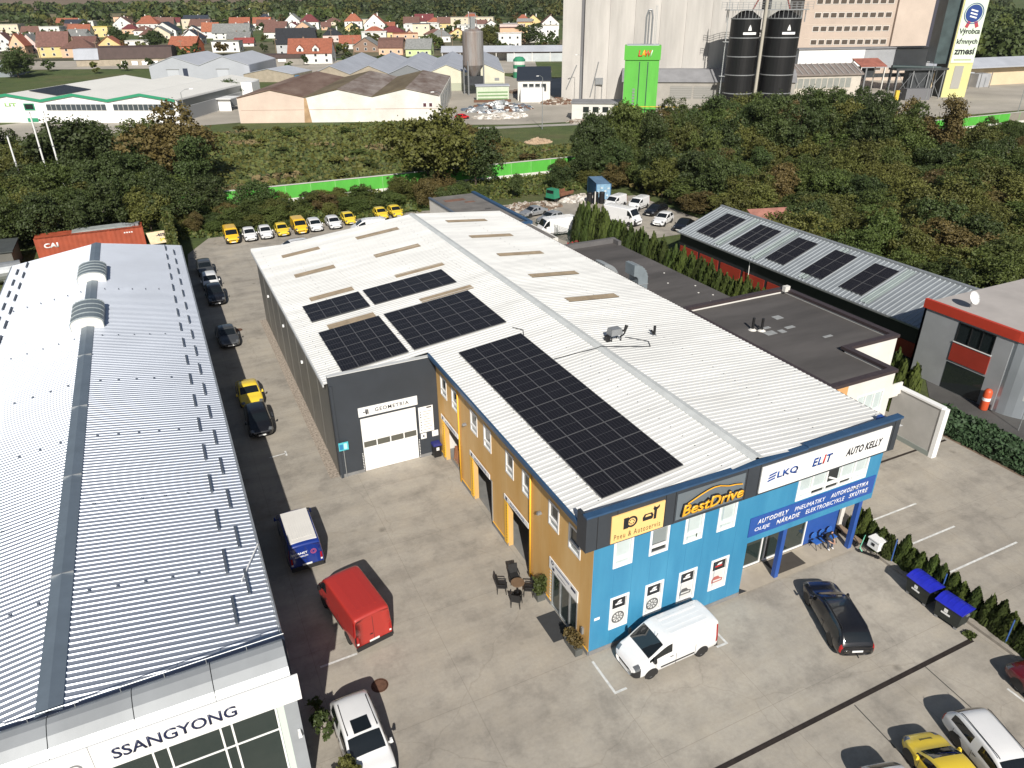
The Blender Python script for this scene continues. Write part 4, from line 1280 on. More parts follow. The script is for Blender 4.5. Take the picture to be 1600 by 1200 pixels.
# canopy, name band, glazed front
prof = [(.50, 6.84), (.30, 6.93), (.05, 6.90), (-.30, 6.74), (-.62, 6.52), (-.84, 6.30), (-.84, 6.1), (.50, 6.1)]
for k in range(6):
    x0 = sx0 - .1 + k * 2.56
    MB().prism([(x0 + .012, y, z) for y, z in prof], (2.53, 0, 0)).build('canopy_panel', SILVER_BAND, S)
MB().box(sx0, sx1 + .1, .505, .62, 4.9, 6.86).build('canopy_edge', mat('dark_blue_gutter', (.03, .04, .07), .4, .3), S)
MB().tube([(sx0, .5, 7.06), (sx1 + .1, .5, 7.06)], .02, 6).build('safety_rail', STEEL, S)
for x in np.arange(sx0, sx1 + .1, 1.4):
    MB().cyl((x, .5, 6.8), (x, .5, 7.06), .015, n=6).build('rail_post', STEEL, S)
MB().tube([(-13.28, .7, 5.76), (-13.28, 8.0, 5.72)], .05, 8).build('side_rail', STEEL, S)
MB().tube([(-13.3, 7.9, 5.8), (-14.3, 5.6, 5.86)], .035, 6).build('brace', WHITE_PVC, S)
FSH = frame_front(-.86)
e = thing('showroom_sign', 'white name band with dark navy capitals along the showroom canopy', 'sign', (-20, -.86, 5.0))
MB(FSH).box(sx0 - .1, -19.95, 5.02, 6.29, 0, .06).build('board', WHITE_PAINT, e)
MB(FSH).box(-19.93, -13.12, 5.02, 6.29, 0, .06).build('board', WHITE_PAINT, e)
put(FSH, 'SSANGYONG', -19.35, 5.36, .062, NAVY_TXT, e, w=4.0, h=.52, bold=.018)
MB(FSH).lathe([(.16, .061), (.24, .061), (.24, .07), (.16, .07), (.16, .061)], 20, (-20.5, 5.5, 0)).build('emblem', mat('grey_emblem', (.35, .36, .38), .4, .5), e, fix=False)
MB().box(sx0, sx1, -.80, .5, 4.88, 4.98).build('canopy_soffit', mat('pale_soffit', (.55, .56, .56), .6), S)
for x in (-13.75, -28.3):
    MB().box(x - .05, x + .45, -.75, .1, 0, 4.88).build('front_pillar', SHOW_WALL, S)
    MB().box(x - .30, x - .051, -.6, .1, 0, 4.88).build('front_pillar', mat('pale_green_pillar', (.56, .64, .58), .6), S)
MB().taper(-13.52, -13.38, -1.0, -.76, 3.1, 3.35, .02, .02).build('wall_lamp', WHITE_PVC, S)
b = MB()
for x in (-28.0, -25.6, -23.2, -20.8, -18.4, -17.9, -16.1, -15.7, -14.1):
    b.box(x - .035, x + .035, -.12, -.02, 0, 4.88)
b.box(-28, -14.1, -.11, -.03, 2.9, 2.98)
g = b.build('shopfront', WHITE_PVC, S)
for a, c in ((-27.97, -25.63), (-25.57, -23.23), (-23.17, -20.83), (-20.77, -18.43), (-18.37, -17.93), (-17.87, -16.13), (-16.07, -15.73), (-15.67, -14.13)):
    MB().box(a, c, -.09, -.05, .05, 2.9).box(a, c, -.09, -.05, 2.98, 4.87).build('pane', GREEN_GLASS, g)

# ------------------------------------------------------------------ flat-roofed neighbours on the right
E_ = thing('flat_roof_house', 'white two-storey house with dark bitumen roof and brown parapet beside the workshop', 'building', (25, 13, 0))
ez = 7.0
b = MB(frame_front(6.0)); wall_open(b, 20.4, 26.1, 0, ez - .2, [(23.0, 25.4, 4.3, 5.75)]); b.build('front_wall', OFF_WHITE, E_)
MB().box(20.36, 21.95, 5.96, 5.999, 5.2, ez - .2).build('orange_panel', mat('apricot_render', (.62, .34, .14), .8, 0, .06, 1), E_)
w = window(frame_front(6.0), 23.0, 25.4, 4.3, 5.75, E_, WHITE_PVC, PALE_GLASS, bars_v=(23.8, 24.6), fw=.1, sill=WHITE_PVC)
MB().box(20.4, 20.7, 6.301, 20.8, 0, ez - .2).build('west_wall', CONC_WALL, E_)
MB().box(20.701, 30.9, 20.5, 20.8, 0, ez - .2).build('back_wall', OFF_WHITE, E_)
MB().box(30.6, 30.9, 9.8, 20.499, 0, ez - .2).build('east_wall', OFF_WHITE, E_)
MB().box(26.1, 30.599, 9.8, 10.1, 0, ez - .2).build('front_wall', OFF_WHITE, E_)
MB().box(25.8, 26.1, 6.301, 9.799, 0, ez - .2).build('east_wall', OFF_WHITE, E_)
MB().box(20.7, 30.6, 10.1, 20.5, ez - .6, ez - .35).box(20.7, 25.8, 6.3, 10.099, ez - .6, ez - .35).build('roof_deck', BITUMEN, E_)
for x0, x1, y0, y1 in ((20.3, 20.75, 5.9, 20.9), (20.751, 31.0, 20.45, 20.9), (30.55, 31.0, 9.7, 20.449), (26.2, 30.549, 9.7, 10.15), (25.75, 26.2, 5.9, 10.15), (20.751, 25.749, 5.9, 6.35)):
    MB().box(x0, x1, y0, y1, ez - .2, ez + .02).build('parapet', BROWN_EDGE, E_)
for (x, y, w_, h_) in ((23.2, 14.3, .9, .6), (24.4, 14.2, .5, .5), (25.3, 14.6, .8, .35), (23.8, 15.3, .6, .3), (25.9, 16.3, .7, .6), (26.5, 12.2, .8, .25)):
    MB().box(x, x + w_, y, y + h_, ez - .345, ez - .325).build('patch', mat('pale_patch', (.30, .31, .31), .7, 0, .2, 2), E_)
for (x, y) in ((22.9, 15.6), (23.4, 15.2)):
    e = thing('vent_pipe', 'tall black vent pipe on the dark flat roof' if x < 23 else 'slanted black vent pipe with pale flashing on the dark flat roof', 'vent pipe', (x, y, ez - .35))
    MB().cyl((x, y, ez - .4), (x + (.0 if x > 23 else .0), y, ez + .6), .1, n=10).build('pipe', BLACK, e)
    MB().lathe([(.3, 0), (.14, .12), (.1, .12)], 12, (x, y, ez - .345)).build('collar', OFF_WHITE, e)
    if x > 23: MB().cyl((x, y, ez - .2), (x - .5, y - .1, ez + .15), .07, n=8).build('pipe', BLACK, e)
MB().box(30.2, 30.7, 20.0, 20.35, ez - .1, ez + .35).build('chimney', OFF_WHITE, E_)
# outside stair and balcony at the front corner
for k in range(7):
    MB().box(26.15, 27.3, 8.9 - k * .3, 9.2 - k * .3, 1.8 + (6 - k) * .2, 1.9 + (6 - k) * .2).build('stair_tread', mat('red_brown_tread', (.22, .07, .05), .7), E_)
MB().tube([(27.3, 9.2, 4.0), (27.3, 6.9, 2.6)], .03, 6).tube([(27.3, 9.2, 3.6), (27.3, 6.9, 2.2)], .03, 6).tube([(27.3, 9.2, 3.0), (27.3, 9.2, 4.0)], .03, 6).tube([(27.3, 6.9, 1.9), (27.3, 6.9, 2.6)], .03, 6).build('stair_rail', WHITE_PVC, E_)
MB().box(26.12, 29.9, 8.0, 9.7, 3.2, 3.4).build('landing', OFF_WHITE, E_)
MB().box(26.1, 30.0, 7.9, 8.02, 3.4, 4.3).build('landing_parapet', OFF_WHITE, E_)
GW = thing('boundary_wall', 'tall pale grey boundary wall with white coping and rounded end pier', 'wall', (30.2, 6.2, 0))
MB().box(30.0, 30.3, 4.75, 8.4, 0, 3.7).build('panel', CONC_WALL, GW)
MB().box(29.93, 30.4, 4.7, 8.4, 3.7, 3.82).build('coping', WHITE_PAINT, GW)
MB().box(29.95, 30.42, 4.45, 4.74, 0, 3.75).build('pier', WHITE_PAINT, GW)
MB().box(29.96, 29.999, 4.75, 8.4, 0, .35).build('plinth', mat('green_grey_plinth', (.25, .28, .26), .8), GW)
MF = thing('flat_roof_annex', 'low annex with weathered black bitumen roof and a silver air duct', 'building', (24, 32, 0))
MB().box(18.9, 29.1, 20.95, 43.9, 0, 4.75).build('wall', OFF_WHITE, MF)
MB().box(19.1, 29.25, 20.95, 44.0, 4.75, 4.95).build('roof_deck', BITUMEN, MF)
MB().box(19.6, 29.25, 43.6, 44.1, 4.951, 5.45).build('parapet', mat('slate_parapet', (.12, .115, .115), .8, 0, .15, 1), MF)
MB().box(28.9, 29.27, 42.6, 43.599, 4.951, 5.4).build('parapet', MATS['slate_parapet'], MF)
for (x, y) in ((27.4, 27.2), (28.2, 26.2), (27.0, 25.0), (26.5, 30.5), (27.9, 33.0), (24.6, 24.8), (28.3, 28.8), (25.8, 23.2)):
    MB().lathe([(.09, 0), (.07, .03), (0, .035)], 10, (x, y, 4.95)).build('roof_anchor', OFF_WHITE, MF)
D_ = thing('air_duct', 'silver galvanised duct bending from the annex roof to the workshop wall', 'air duct', (22.7, 31.2, 4.95))
def bent_duct(x0, x1, cy, cz, r0, r1, a0, a1, n=9):
    pts = []
    for k in range(n + 1):
        t = a0 + (a1 - a0) * k / n
        pts.append((cy + r1 * math.cos(t), cz + r1 * math.sin(t)))
    for k in range(n, -1, -1):
        t = a0 + (a1 - a0) * k / n
        pts.append((cy + r0 * math.cos(t), cz + r0 * math.sin(t)))
    return MB().prism([(x0, y, z) for y, z in pts], (x1 - x0, 0, 0))
DUCT = mat('duct_zinc', (.30, .35, .38), .4, .4, .12, 1)
def duct_x(y0, y1, cx, cz, r0, r1, n=8):
    pts = [(cx + r1 * math.cos(math.pi / 2 * k / n), cz + r1 * math.sin(math.pi / 2 * k / n)) for k in range(n + 1)]
    pts += [(cx + r0 * math.cos(math.pi / 2 * k / n), cz + r0 * math.sin(math.pi / 2 * k / n)) for k in range(n, -1, -1)]
    return MB().prism([(x, y0, z) for x, z in pts], (0, y1 - y0, 0))
duct_x(29.0, 30.4, 21.6, 6.3, .5, 1.5).build('elbow', DUCT, D_)
MB().box(22.1, 23.1, 29.0, 30.4, 4.93, 6.3).build('riser', DUCT, D_)
for z in (5.3, 5.9): MB().box(22.06, 23.14, 28.96, 30.44, z, z + .06).build('flange', STEEL, D_)
for k in range(1, 8):
    t = math.pi / 2 * k / 8
    MB().box(21.6 + 1.5 * math.cos(t) - .03, 21.6 + 1.5 * math.cos(t) + .03, 28.98, 30.42, 6.3 + 1.5 * math.sin(t) - .02, 6.3 + 1.5 * math.sin(t) + .03).build('flange', STEEL, D_)
duct_x(32.2, 33.8, 20.6, 5.5, .3, 1.6).build('elbow', mat('duct_pale', (.40, .43, .45), .45, .4, .1, 1), D_)
MB().box(20.9, 22.2, 32.2, 33.8, 4.93, 5.5).build('riser', MATS['duct_pale'], D_)
BF = thing('flat_roof_shed', 'low white shed with grey felt roof and blue parapet behind the workshop', 'building', (23.5, 66, 0))
MB().box(20.0, 26.9, 52.2, 77.5, 0, 3.6).build('wall', OFF_WHITE, BF)
MB().box(20.0, 26.5, 52.2, 77.5, 3.6, 3.72).build('roof_deck', BITUMEN2, BF)
MB().box(26.5, 27.0, 59.0, 77.6, 3.6, 3.98).build('parapet', NAVY_EDGE, BF)
MB().box(24.4, 26.499, 58.9, 59.3, 3.6, 3.98).build('parapet', NAVY_EDGE, BF)
MB().box(19.9, 20.2, 52.2, 77.6, 3.6, 3.82).build('parapet', mat('slate_blue_edge', (.10, .13, .18), .5), BF)
for (x, y, w_, h_) in ((21.2, 74, 3, 1.2), (23.5, 72.5, 1.5, .7)):
    MB().box(x, x + w_, y, y + h_, 3.72, 3.735).build('rust_stain_sheet', mat('rusty_felt', (.19, .10, .07), .9, 0, .3, 2), BF)
for (x, y, w_) in ((22.6, 66, 1.4), (24.5, 68, .8), (24.3, 62, .9), (25.6, 60.5, .9)):
    MB().box(x, x + w_, y, y + .22, 3.72, 3.735).build('tar_patch', mat('tar', (.02, .02, .02), .8), BF)

# ------------------------------------------------------------------ lean-to with solar panels and the red-trimmed building
G = thing('lean_to_garage', 'long lean-to garage with grey ribbed roof carrying five solar arrays', 'building', (45, 32, 0))
gz = lambda x, y=0: 3.2 + (x - 42.0) * .375
V, Q = rib_sheet(41.9, 48.2, 15.2, 49.3, lambda x, y: gz(x), pitch=.5, hgt=.06, top=.12, fl=.05)
link('roof_sheet', raw_mesh('roof_sheet', V, Q, mat('grey_roof_sheet', (.36, .39, .41), .42, .4, .1, .4)), G)
MB().box(42.3, 42.5, 15.4, 49.0, 0, 3.2).build('wall', mat('dark_garage_wall', (.022, .025, .03), .6), G)
for k in range(9):
    MB().box(42.24, 42.299, 15.6 + k * 3.75, 15.6 + k * 3.75 + 3.3, .15, 1.5).build('red_panel', mat('red_panel', (.33, .035, .02), .6, 0, .08, 1), G)
MB().box(47.8, 48.0, 15.4, 49.0, 0, 5.3).build('back_wall', mat('dark_garage_wall', (.022, .025, .03), .6), G)
b = MB(); b.prism([(42.3, 49.0, 0), (48.0, 49.0, 0), (48.0, 49.0, 5.35), (42.3, 49.0, 3.25)], (0, .15, 0)); b.build('end_wall', MATS['dark_garage_wall'], G)
b = MB(); b.prism([(42.3, 15.25, 0), (48.0, 15.25, 0), (48.0, 15.25, 5.35), (42.3, 15.25, 3.25)], (0, .14, 0)); b.build('end_wall', MATS['dark_garage_wall'], G)
MB().box(41.78, 41.9, 15.2, 49.3, 3.04, 3.2).build('gutter', GREY_METAL, G)
MB().prism([(48.1, 15.2, 5.5), (48.35, 15.2, 5.5), (48.35, 15.2, 5.72), (48.1, 15.2, 5.66)], (0, 34.1, 0)).build('ridge_trim', STEEL, G)
for y in (47.5, 41.5, 34.5, 27.5):
    V, Q = rib_sheet(42.2, 47.9, y - 6.2 if y < 30 else y - 5.6, y - 5.2 if y < 30 else y - 4.6, lambda x, yy: gz(x) + .06, pitch=.5, hgt=.05, top=.12, fl=.05)
    link('skylight', raw_mesh('skylight', V, Q, mat('greenish_skylight', (.30, .35, .34), .35, 0, .1, 1)), G)
PV_G = pv_mesh(1.55, 1.05, False)
for i, y in enumerate((43.6, 37.9, 32.6, 27.5, 22.6)):
    pv_array('black solar array on the lean-to roof, %s from the red-trimmed building' % ('fifth', 'fourth', 'third', 'second', 'first')[i], 42.9, y, 3, 3 if i < 2 else 2, gz, .375, 1.57, 1.12 if i < 2 else 1.4, PV_G if i < 2 else pv_mesh(1.55, 1.36, False), .1, 'solar arrays on the lean-to roof')
MB().tube([(42.0, 36.6, 3.1), (42.1, 36.6, .6)], .04, 6).build('downpipe', WHITE_PVC, G)
B2 = thing('red_trimmed_building', 'grey rendered building with red roof edge, dark window band and rounded corner', 'building', (46, 6, 0))
GREY_REN = mat('grey_render', (.33, .34, .35), .8, 0, .08, .6)
b = MB(frame_left(40.0)); wall_open(b, -14.4, -7.0, 0, 6.2, [(-11.3, -8.3, 4.1, 5.7)]); b.build('wall', GREY_REN, B2)
window(frame_left(40.0), -11.3, -8.3, 4.1, 5.7, B2, BLACK, DARK_GLASS, bars_v=(-10.2, -9.3), fw=.06, sill=WHITE_PVC)
MB(frame_left(40.0)).box(-11.35, -8.25, 2.5, 3.95, 0, .06).build('red_panel', mat('red_panel', (.33, .035, .02), .6, 0, .08, 1), B2)
MB(frame_left(40.0)).box(-11.4, -8.2, .05, 2.3, -.05, .02).build('shopfront_glass', DARK_GLASS, B2)
arcp = [(40.0, 7.0)] + [(43.0 - 3.0 * math.cos(t), 7.0 - 3.0 * math.sin(t)) for t in np.linspace(.1, math.pi / 2, 9)] + [(60, 4.0), (60, 14.4), (40.3, 14.4)]
b = MB(); b.prism([(x, y, 0) for x, y in [(40.05, 6.99)] + arcp[1:9] + [(43.0, 4.2), (43.0, 6.99)]], (0, 0, 5.9)); b.build('rounded_corner', mat('silver_cladding', (.40, .44, .48), .35, .5, .08, .4), B2, smooth=False)
MB().box(43.0, 60, 4.2, 4.5, 0, 6.2).build('front_wall', GREY_REN, B2)
MB().prism([(x, y, 6.2) for x, y in arcp], (0, 0, .12)).build('roof_deck', mat('pale_roof_membrane', (.40, .37, .35), .8, 0, .1, .4), B2)
edge = [(39.9, 14.5)] + [(39.9, 7.0)] + [(43.0 - 3.1 * math.cos(t), 7.0 - 3.1 * math.sin(t)) for t in np.linspace(.1, math.pi / 2, 9)] + [(60, 3.9)]
b = MB()
for (a, c), (d_, f_) in zip(edge[:-1], edge[1:]):
    n_ = Vector((f_ - c, -(d_ - a), 0)).normalized() * -.28
    b.prism([(a, c, 5.85), (d_, f_, 5.85), (d_ + n_.x, f_ + n_.y, 5.85), (a + n_.x, c + n_.y, 5.85)], (0, 0, .75))
b.build('red_roof_edge', mat('red_edge', (.50, .05, .025), .5, 0, .06, 1), B2)
MB(frame_back(14.4)).box(-60, -40.0, 0, 6.2, -.2, 0).build('back_wall', GREY_REN, B2)
e = thing('satellite_dish', 'white satellite dish on the roof behind the red edge', 'satellite dish', (41.9, 12.0, 6.32))
MB().cyl((41.9, 12, 6.3), (41.9, 12, 7.0), .04, n=8).build('mast', STEEL, e)
dd = MB(Matrix.Translation((41.85, 11.9, 7.15)) @ Matrix.Rotation(R(60), 4, 'X') @ Matrix.Rotation(R(10), 4, 'Z')).lathe([(.001, 0), (.3, .035), (.55, .12), (.56, .13), (.3, .05), (.001, .02)], 20)
dd.build('reflector', WHITE_PAINT, e, smooth=True, fix=False)
MB().cyl((41.85, 11.9, 7.1), (41.7, 11.35, 7.35), .02, n=6).build('feed_arm', STEEL, e)
e = thing('gas_bottle', 'tall orange red cylinder standing by the grey wall of the red-trimmed building', 'cylinder', (39.6, 7.4, 0))
MB().lathe([(0, 0), (.28, 0), (.3, .05), (.3, 1.5), (.2, 1.7), (.06, 1.75), (0, 1.78)], 16, (39.6, 7.4, 0)).build('body', mat('orange_red_paint', (.60, .09, .03), .45), e, smooth=True)
MB().lathe([(.302, .8), (.302, 1.05)], 16, (39.6, 7.4, 0)).build('band', WHITE_TXT, e, fix=False)
e = thing('road_sign', 'small white road sign on a grey post beside the rounded corner', 'sign', (38.9, 4.2, 0))
MB().cyl((38.9, 4.2, 0), (38.9, 4.2, 2.9), .035, n=8).build('post', STEEL, e)
MB().box(38.86, 38.9, 3.8, 4.6, 2.3, 2.9).build('plate', WHITE_PAINT, e)

# ------------------------------------------------------------------ parked vehicles
def park(root, x, y, deg, label, cat='car', group=None, z=0.0):
    root.location = (x, y, z)
    root.rotation_euler = (0, 0, R(deg))
    root['label'] = label
    root['category'] = cat
    if group: root['group'] = group
    return root
c = park(car_proto('expert', P_WHITE, 'delivery_van', bumper=TRIM, rim=mat('steel_rim', (.5, .5, .5), .4, .5)), 3.36, -1.52, 180.8, 'white delivery van with black bumpers parked along the blue shop wall', 'van')
MB().box(1.42, 1.50, -.62, .62, 1.06, 1.075).build('wiper_cowl', BLACK, c, local=True)
MB().cyl((.95, .35, 1.9), (.85, .35, 2.1), .012, n=5).build('aerial', BLACK, c, local=True)
c = park(car_proto('wagon', P_BLACK, 'estate_car'), 12.22, -3.62, 67, 'black estate car with tow bar parked alone before the shop entrance', 'car')
MB().cyl((-2.3, 0, .38), (-2.56, 0, .38), .03, n=8).build('tow_bar', BLACK, c, local=True)
c = park(car_proto('suv', P_WHITE, 'sunroof_car', extra='norails'), -11.08, -.18, -89, 'white car with dark sunroof beside the small shrubs at the showroom', 'car')
MB().prism([(.42, -.36, 1.66), (.42, .36, 1.66), (-.28, .36, 1.66), (-.28, -.36, 1.66)], (0, 0, .012)).build('sunroof', CAR_GLASS, c, local=True)
for s in (-1, 1): MB().tube([(.35, s * .62, 1.63), (-1.3, s * .6, 1.62)], .02, 6).build('roof_rail', BLACK, c, local=True)
c = park(car_proto('ducato', P_RED, 'cargo_van', bumper=TRIM), -9.5, 7.45, 100, 'red windowless cargo van with dark rear bumper in the yard', 'van')
MB().box(-2.44, -2.36, -.3, .3, 2.16, 2.2).build('brake_light', BLACK, c, local=True)
c = park(car_proto('bus', P_BLUE, 'service_van'), -10.9, 14.35, 90, 'blue service van with white roof and white lettering on its tail', 'van')
MB().prism([(.72, -.74, 1.915), (.72, .74, 1.915), (-2.2, .72, 1.905), (-2.2, -.72, 1.905)], (0, 0, .075)).build('white_roof', mat('white_roof_paint', (.72, .70, .66), .4, 0, .04, 1), c, local=True)
for k in range(9): MB().box(-1.9, .3, -.52 + k * .125, -.47 + k * .125, 1.98, 2.0).build('roof_rib', MATS['white_roof_paint'], c, local=True)
FT_ = Matrix(((0, 0, -1, -2.455), (-1, 0, 0, 0), (0, 1, 0, 0), (0, 0, 0, 1)))
def tail_text(s, u, v, w, h, bold=.03):
    me = text_mesh(s, w, h, bold, 0, .006)
    me.materials.append(WHITE_TXT)
    me.transform(FT_ @ Matrix.Translation((u, v, .0)))
    return link('lettering', me, c, local=True)
tail_text('HORNET', -.75, 1.28, .85, .15)
tail_text('AUTOSALON', -.62, 1.10, .72, .10)
d = MB(FT_).lathe([(.13, 0), (.16, 0), (.16, .008), (.13, .008), (.13, 0)], 20, (.42, 1.30, 0)).lathe([(.08, 0), (.1, 0), (.1, .008), (.08, .008), (.08, 0)], 6, (.42, 1.30, 0))
d.build('round_emblem', mat('pink_red_print', (.55, .10, .14), .4), c, local=True, fix=False)
G_LANE = 'cars parked along the showroom wall'
park(car_proto('hatch', P_BLACK, 'hatchback'), -10.95, 29.45, -91, 'black hatchback half in shade directly in front of the yellow coupe', 'car', G_LANE)
park(car_proto('coupe', P_YELLOW2, 'coupe'), -10.95, 34.4, -90, 'yellow coupe half in the showroom shadow behind a black hatchback', 'car', G_LANE)
park(car_proto('sedan', P_GREY, 'dark_saloon'), -11.2, 47.2, -88, 'dark grey saloon standing alone half in the showroom shadow', 'car', G_LANE)
park(car_proto('mpv', P_BLACK, 'people_carrier'), -11.05, 59.0, -90, 'black people carrier nose out of the shade, ahead of a white car', 'car', G_LANE)
park(car_proto('hatch', P_WHITE, 'hatchback'), -11.1, 64.0, -90, 'white hatchback between the black people carrier and a grey car', 'car', G_LANE)
park(car_proto('hatch', P_GREY, 'hatchback'), -11.2, 69.2, -90, 'grey hatchback at the end of the lane by the ivy wall', 'car', G_LANE)
# row against the hedge at the back of the yard
G_ROW = 'cars parked in the back row before the hedge'
kang = park(car_proto('kangoo', P_YELLOW, 'panel_van', bumper=TRIM), -6.75, 81.7, -90, 'yellow panel van at the open end of the back row by the lane', 'van', G_ROW)
wh = park(car_proto('small', P_WHITE, 'small_car'), -4.45, 81.5, -90, 'small white car next to the end yellow panel van', 'car', G_ROW)
ye = park(car_proto('small', P_YELLOW2, 'small_car'), -.1, 81.9, -90, 'small yellow car between a white car and a yellow panel van', 'car', G_ROW)
wl = park(car_proto('hatch', P_WHITE, 'hatchback'), 4.5, 82.4, -90, 'white hatchback right beside the second yellow panel van in the back row', 'car', G_ROW)
dup(wh, (-2.35, 81.6, 0), R(-90), 'small white car between another white car and a small yellow car')
dup(kang, (2.35, 82.2, 0), R(-90), 'yellow panel van in the middle of the back row between small cars')
dup(wl, (7.15, 82.5, 0), R(-90), 'white hatchback with a gap on both sides in the back row')
dup(ye, (9.6, 83.6, 0), R(-90), 'small yellow car behind the white van standing crosswise')
dup(ye, (14.6, 84.2, 0), R(-90), 'small yellow car beyond the crosswise white van, first of two')
dup(ye, (16.9, 84.4, 0), R(-90), 'small yellow car at the far end of the back row by the shed')
park(car_proto('expert', P_WHITE, 'crosswise_van', extra='rearglass'), 10.8, 77.4, 172, 'white van standing crosswise before the back row, half hidden by the roof', 'van')
park(car_proto('wagon', P_WHITE, 'crosswise_car'), -.2, 73.2, 186, 'white estate car standing crosswise, mostly hidden behind the white roof', 'car')
# yard behind the thuja hedge
G_BACK = 'cars in the yard behind the tall thuja hedge'
bv = park(car_proto('boxvan', P_WHITE, 'tall_van', bumper=TRIM), 33.3, 64.5, 176, 'tall white van seen from the side behind the fence end', 'van', G_BACK)
dup(bv, (44.6, 65.2, 0), R(-68), 'tall white van with only its roof showing over the thuja hedge', name='tall_van')
park(car_proto('sedan', P_SILVER, 'silver_saloon'), 35.4, 75.0, 190, 'silver saloon parked beyond the tall white van', 'car', G_BACK)
park(car_proto('mpv', P_SILVER, 'silver_people_carrier'), 35.6, 70.3, 195, 'silver people carrier between the silver saloon and tall white van', 'car', G_BACK)
park(car_proto('kangoo', P_WHITE, 'small_van'), 48.8, 73.8, 205, 'small white van nearest the blue shipping container', 'van', G_BACK)
dup(bpy.data.objects['small_van'], (51.3, 71.2, 0), R(208), 'small white van parked beside a dark car and a white van', name='small_van')
park(car_proto('wagon', P_BLACK, 'dark_estate'), 52.0, 67.6, 206, 'dark estate car between the small white van and white people carrier', 'car', G_BACK)
park(car_proto('mpv', P_WHITE, 'white_people_carrier'), 49.6, 62.5, 212, 'white people carrier with dark windows near the lean-to roof', 'car', G_BACK)
park(car_proto('sedan', P_BLACK, 'dark_saloon'), 50.6, 59.0, 212, 'dark saloon squeezed between the white people carrier and lean-to', 'car', G_BACK)
# customer parking at the bottom right
G_CUST = 'customer cars beyond the drain channel'
c = park(car_proto('hatch', P_YELLOW2, 'striped_hatchback', rim=BLACK), 9.42, -12.0, 74, 'yellow hatchback with a matt dark stripe along its bonnet', 'car', G_CUST)
MB().prism([(1.62, -.28, .835), (1.62, .28, .835), (1.0, .34, .935), (1.0, -.34, .935)], (0, 0, .012)).build('bonnet_stripe', mat('olive_stripe', (.14, .11, .03), .5), c, local=True)
park(car_proto('wagon', P_WHITE, 'long_estate'), 11.85, -12.4, 254, 'white estate car with black roof rails beside the yellow hatchback', 'car', G_CUST)
park(car_proto('hatch', P_WHITE, 'glass_roof_hatchback'), 6.6, -12.3, 254, 'white hatchback with black rear window on the other side of the yellow hatchback', 'car', G_CUST)
park(car_proto('hatch', P_GREY, 'cut_off_hatchback'), 3.55, -12.9, 254, 'dark hatchback of which only the tail shows beside a white hatchback', 'car', G_CUST)
park(car_proto('sedan', P_DKRED, 'dark_red_saloon'), 17.0, -11.7, 78, 'dark red saloon standing by the kerb and thujas', 'car', G_CUST)
# works yard
park(car_proto('hatch', P_RED2, 'distant_hatchback'), 65.0, 176.5, 12, 'bright red hatchback beside the whitewashed hall with rusty roof', 'car')
park(car_proto('expert', P_WHITE, 'distant_van'), 101, 235, 160, 'white van parked under the rusty silo', 'van')
park(car_proto('mpv', P_WHITE, 'yard_car'), 158, 300, 70, 'white car parked under the long shed beside a blue one', 'car')
park(car_proto('mpv', paint('mid_blue_paint', (.03, .06, .18)), 'yard_car'), 168, 296, 70, 'dark blue car parked under the long shed', 'car')

# ------------------------------------------------------------------ small things in the yard
BIN_BLUE = mat('blue_bin_lid', (.018, .025, .42), .35, 0, .15, 2)
def big_bin(x, y, deg, label):
    e = thing('waste_container', label, 'waste container', (x, y, 0), R(deg), 'blue-lidded waste containers by the kerb')
    MB().add([(-.60, -.42, .18), (.60, -.42, .18), (.60, .42, .18), (-.60, .42, .18), (-.68, -.5, 1.12), (.68, -.5, 1.12), (.68, .5, 1.12), (-.68, .5, 1.12)], [(0, 3, 2, 1), (4, 5, 6, 7), (0, 1, 5, 4), (2, 3, 7, 6), (0, 4, 7, 3), (1, 2, 6, 5)]).build('tub', mat('dark_green_bin', (.018, .024, .022), .5), e, local=True)
    b = MB()
    n = 8
    pts = [(-.56 + 1.12 * k / n, 1.13 + .22 * math.sin(math.pi * k / n)) for k in range(n + 1)] + [(.56, 1.10), (-.56, 1.10)]
    b.prism([(-.72, u, v) for u, v in pts], (1.44, 0, 0))
    b.build('lid', BIN_BLUE, e, local=True)
    for k in range(4):
        MB().prism([(-.5 + k * .3, u * 1.0, v + .015) for u, v in pts[1:-3]], (.06, 0, 0)).build('lid_rib', BIN_BLUE, e, local=True)
    MB().box(-.18, .0, -.505, -.485, .72, .92).build('sticker', PLATE, e, local=True)
    MB().box(-.3, .15, -.5, -.47, .58, .66).build('sticker', PLATE, e, local=True)
    for sx in (-.5, .5):
        for sy in (-.36, .36):
            MB().lathe([(.0, -.03), (.09, -.03), (.09, .03), (0, .03)], 10, (sx, sy, .09), axis='Y').build('castor', GREY_METAL, e, local=True)
            MB().box(sx - .03, sx + .03, sy - .04, sy + .04, .1, .2).build('castor_fork', GREY_METAL, e, local=True)
    for s in (-1, 1):
        MB().box(s * .70 - .03, s * .70 + .03, -.12, .12, .9, 1.0).build('lifting_lug', GREY_METAL, e, local=True)
big_bin(17.72, -4.3, -92, 'blue-lidded waste container farther from the weed tuft at the drain')
big_bin(17.62, -6.05, -86, 'blue-lidded waste container next to the weed tuft at the drain end')
e = thing('wheelie_bin', 'dark wheelie bin with blue lid in the corner by the garage door', 'bin', (-.42, 19.75, 0))
MB().taper(-.68, -.16, 19.5, 20.0, .08, 1.0, -.03, -.03).build('tub', BLACK, e)
MB().taper(-.74, -.10, 19.42, 20.06, 1.0, 1.12, .05, .05).build('lid', mat('navy_lid', (.02, .025, .16), .4), e)
MB().box(-.52, -.32, 19.465, 19.48, .62, .86).build('sticker', PLATE, e)
for x in (-.66, -.18): MB().lathe([(0, -.03), (.09, -.03), (.09, .03), (0, .03)], 10, (x, 19.95, .09)).build('wheel', RUBBER, e)
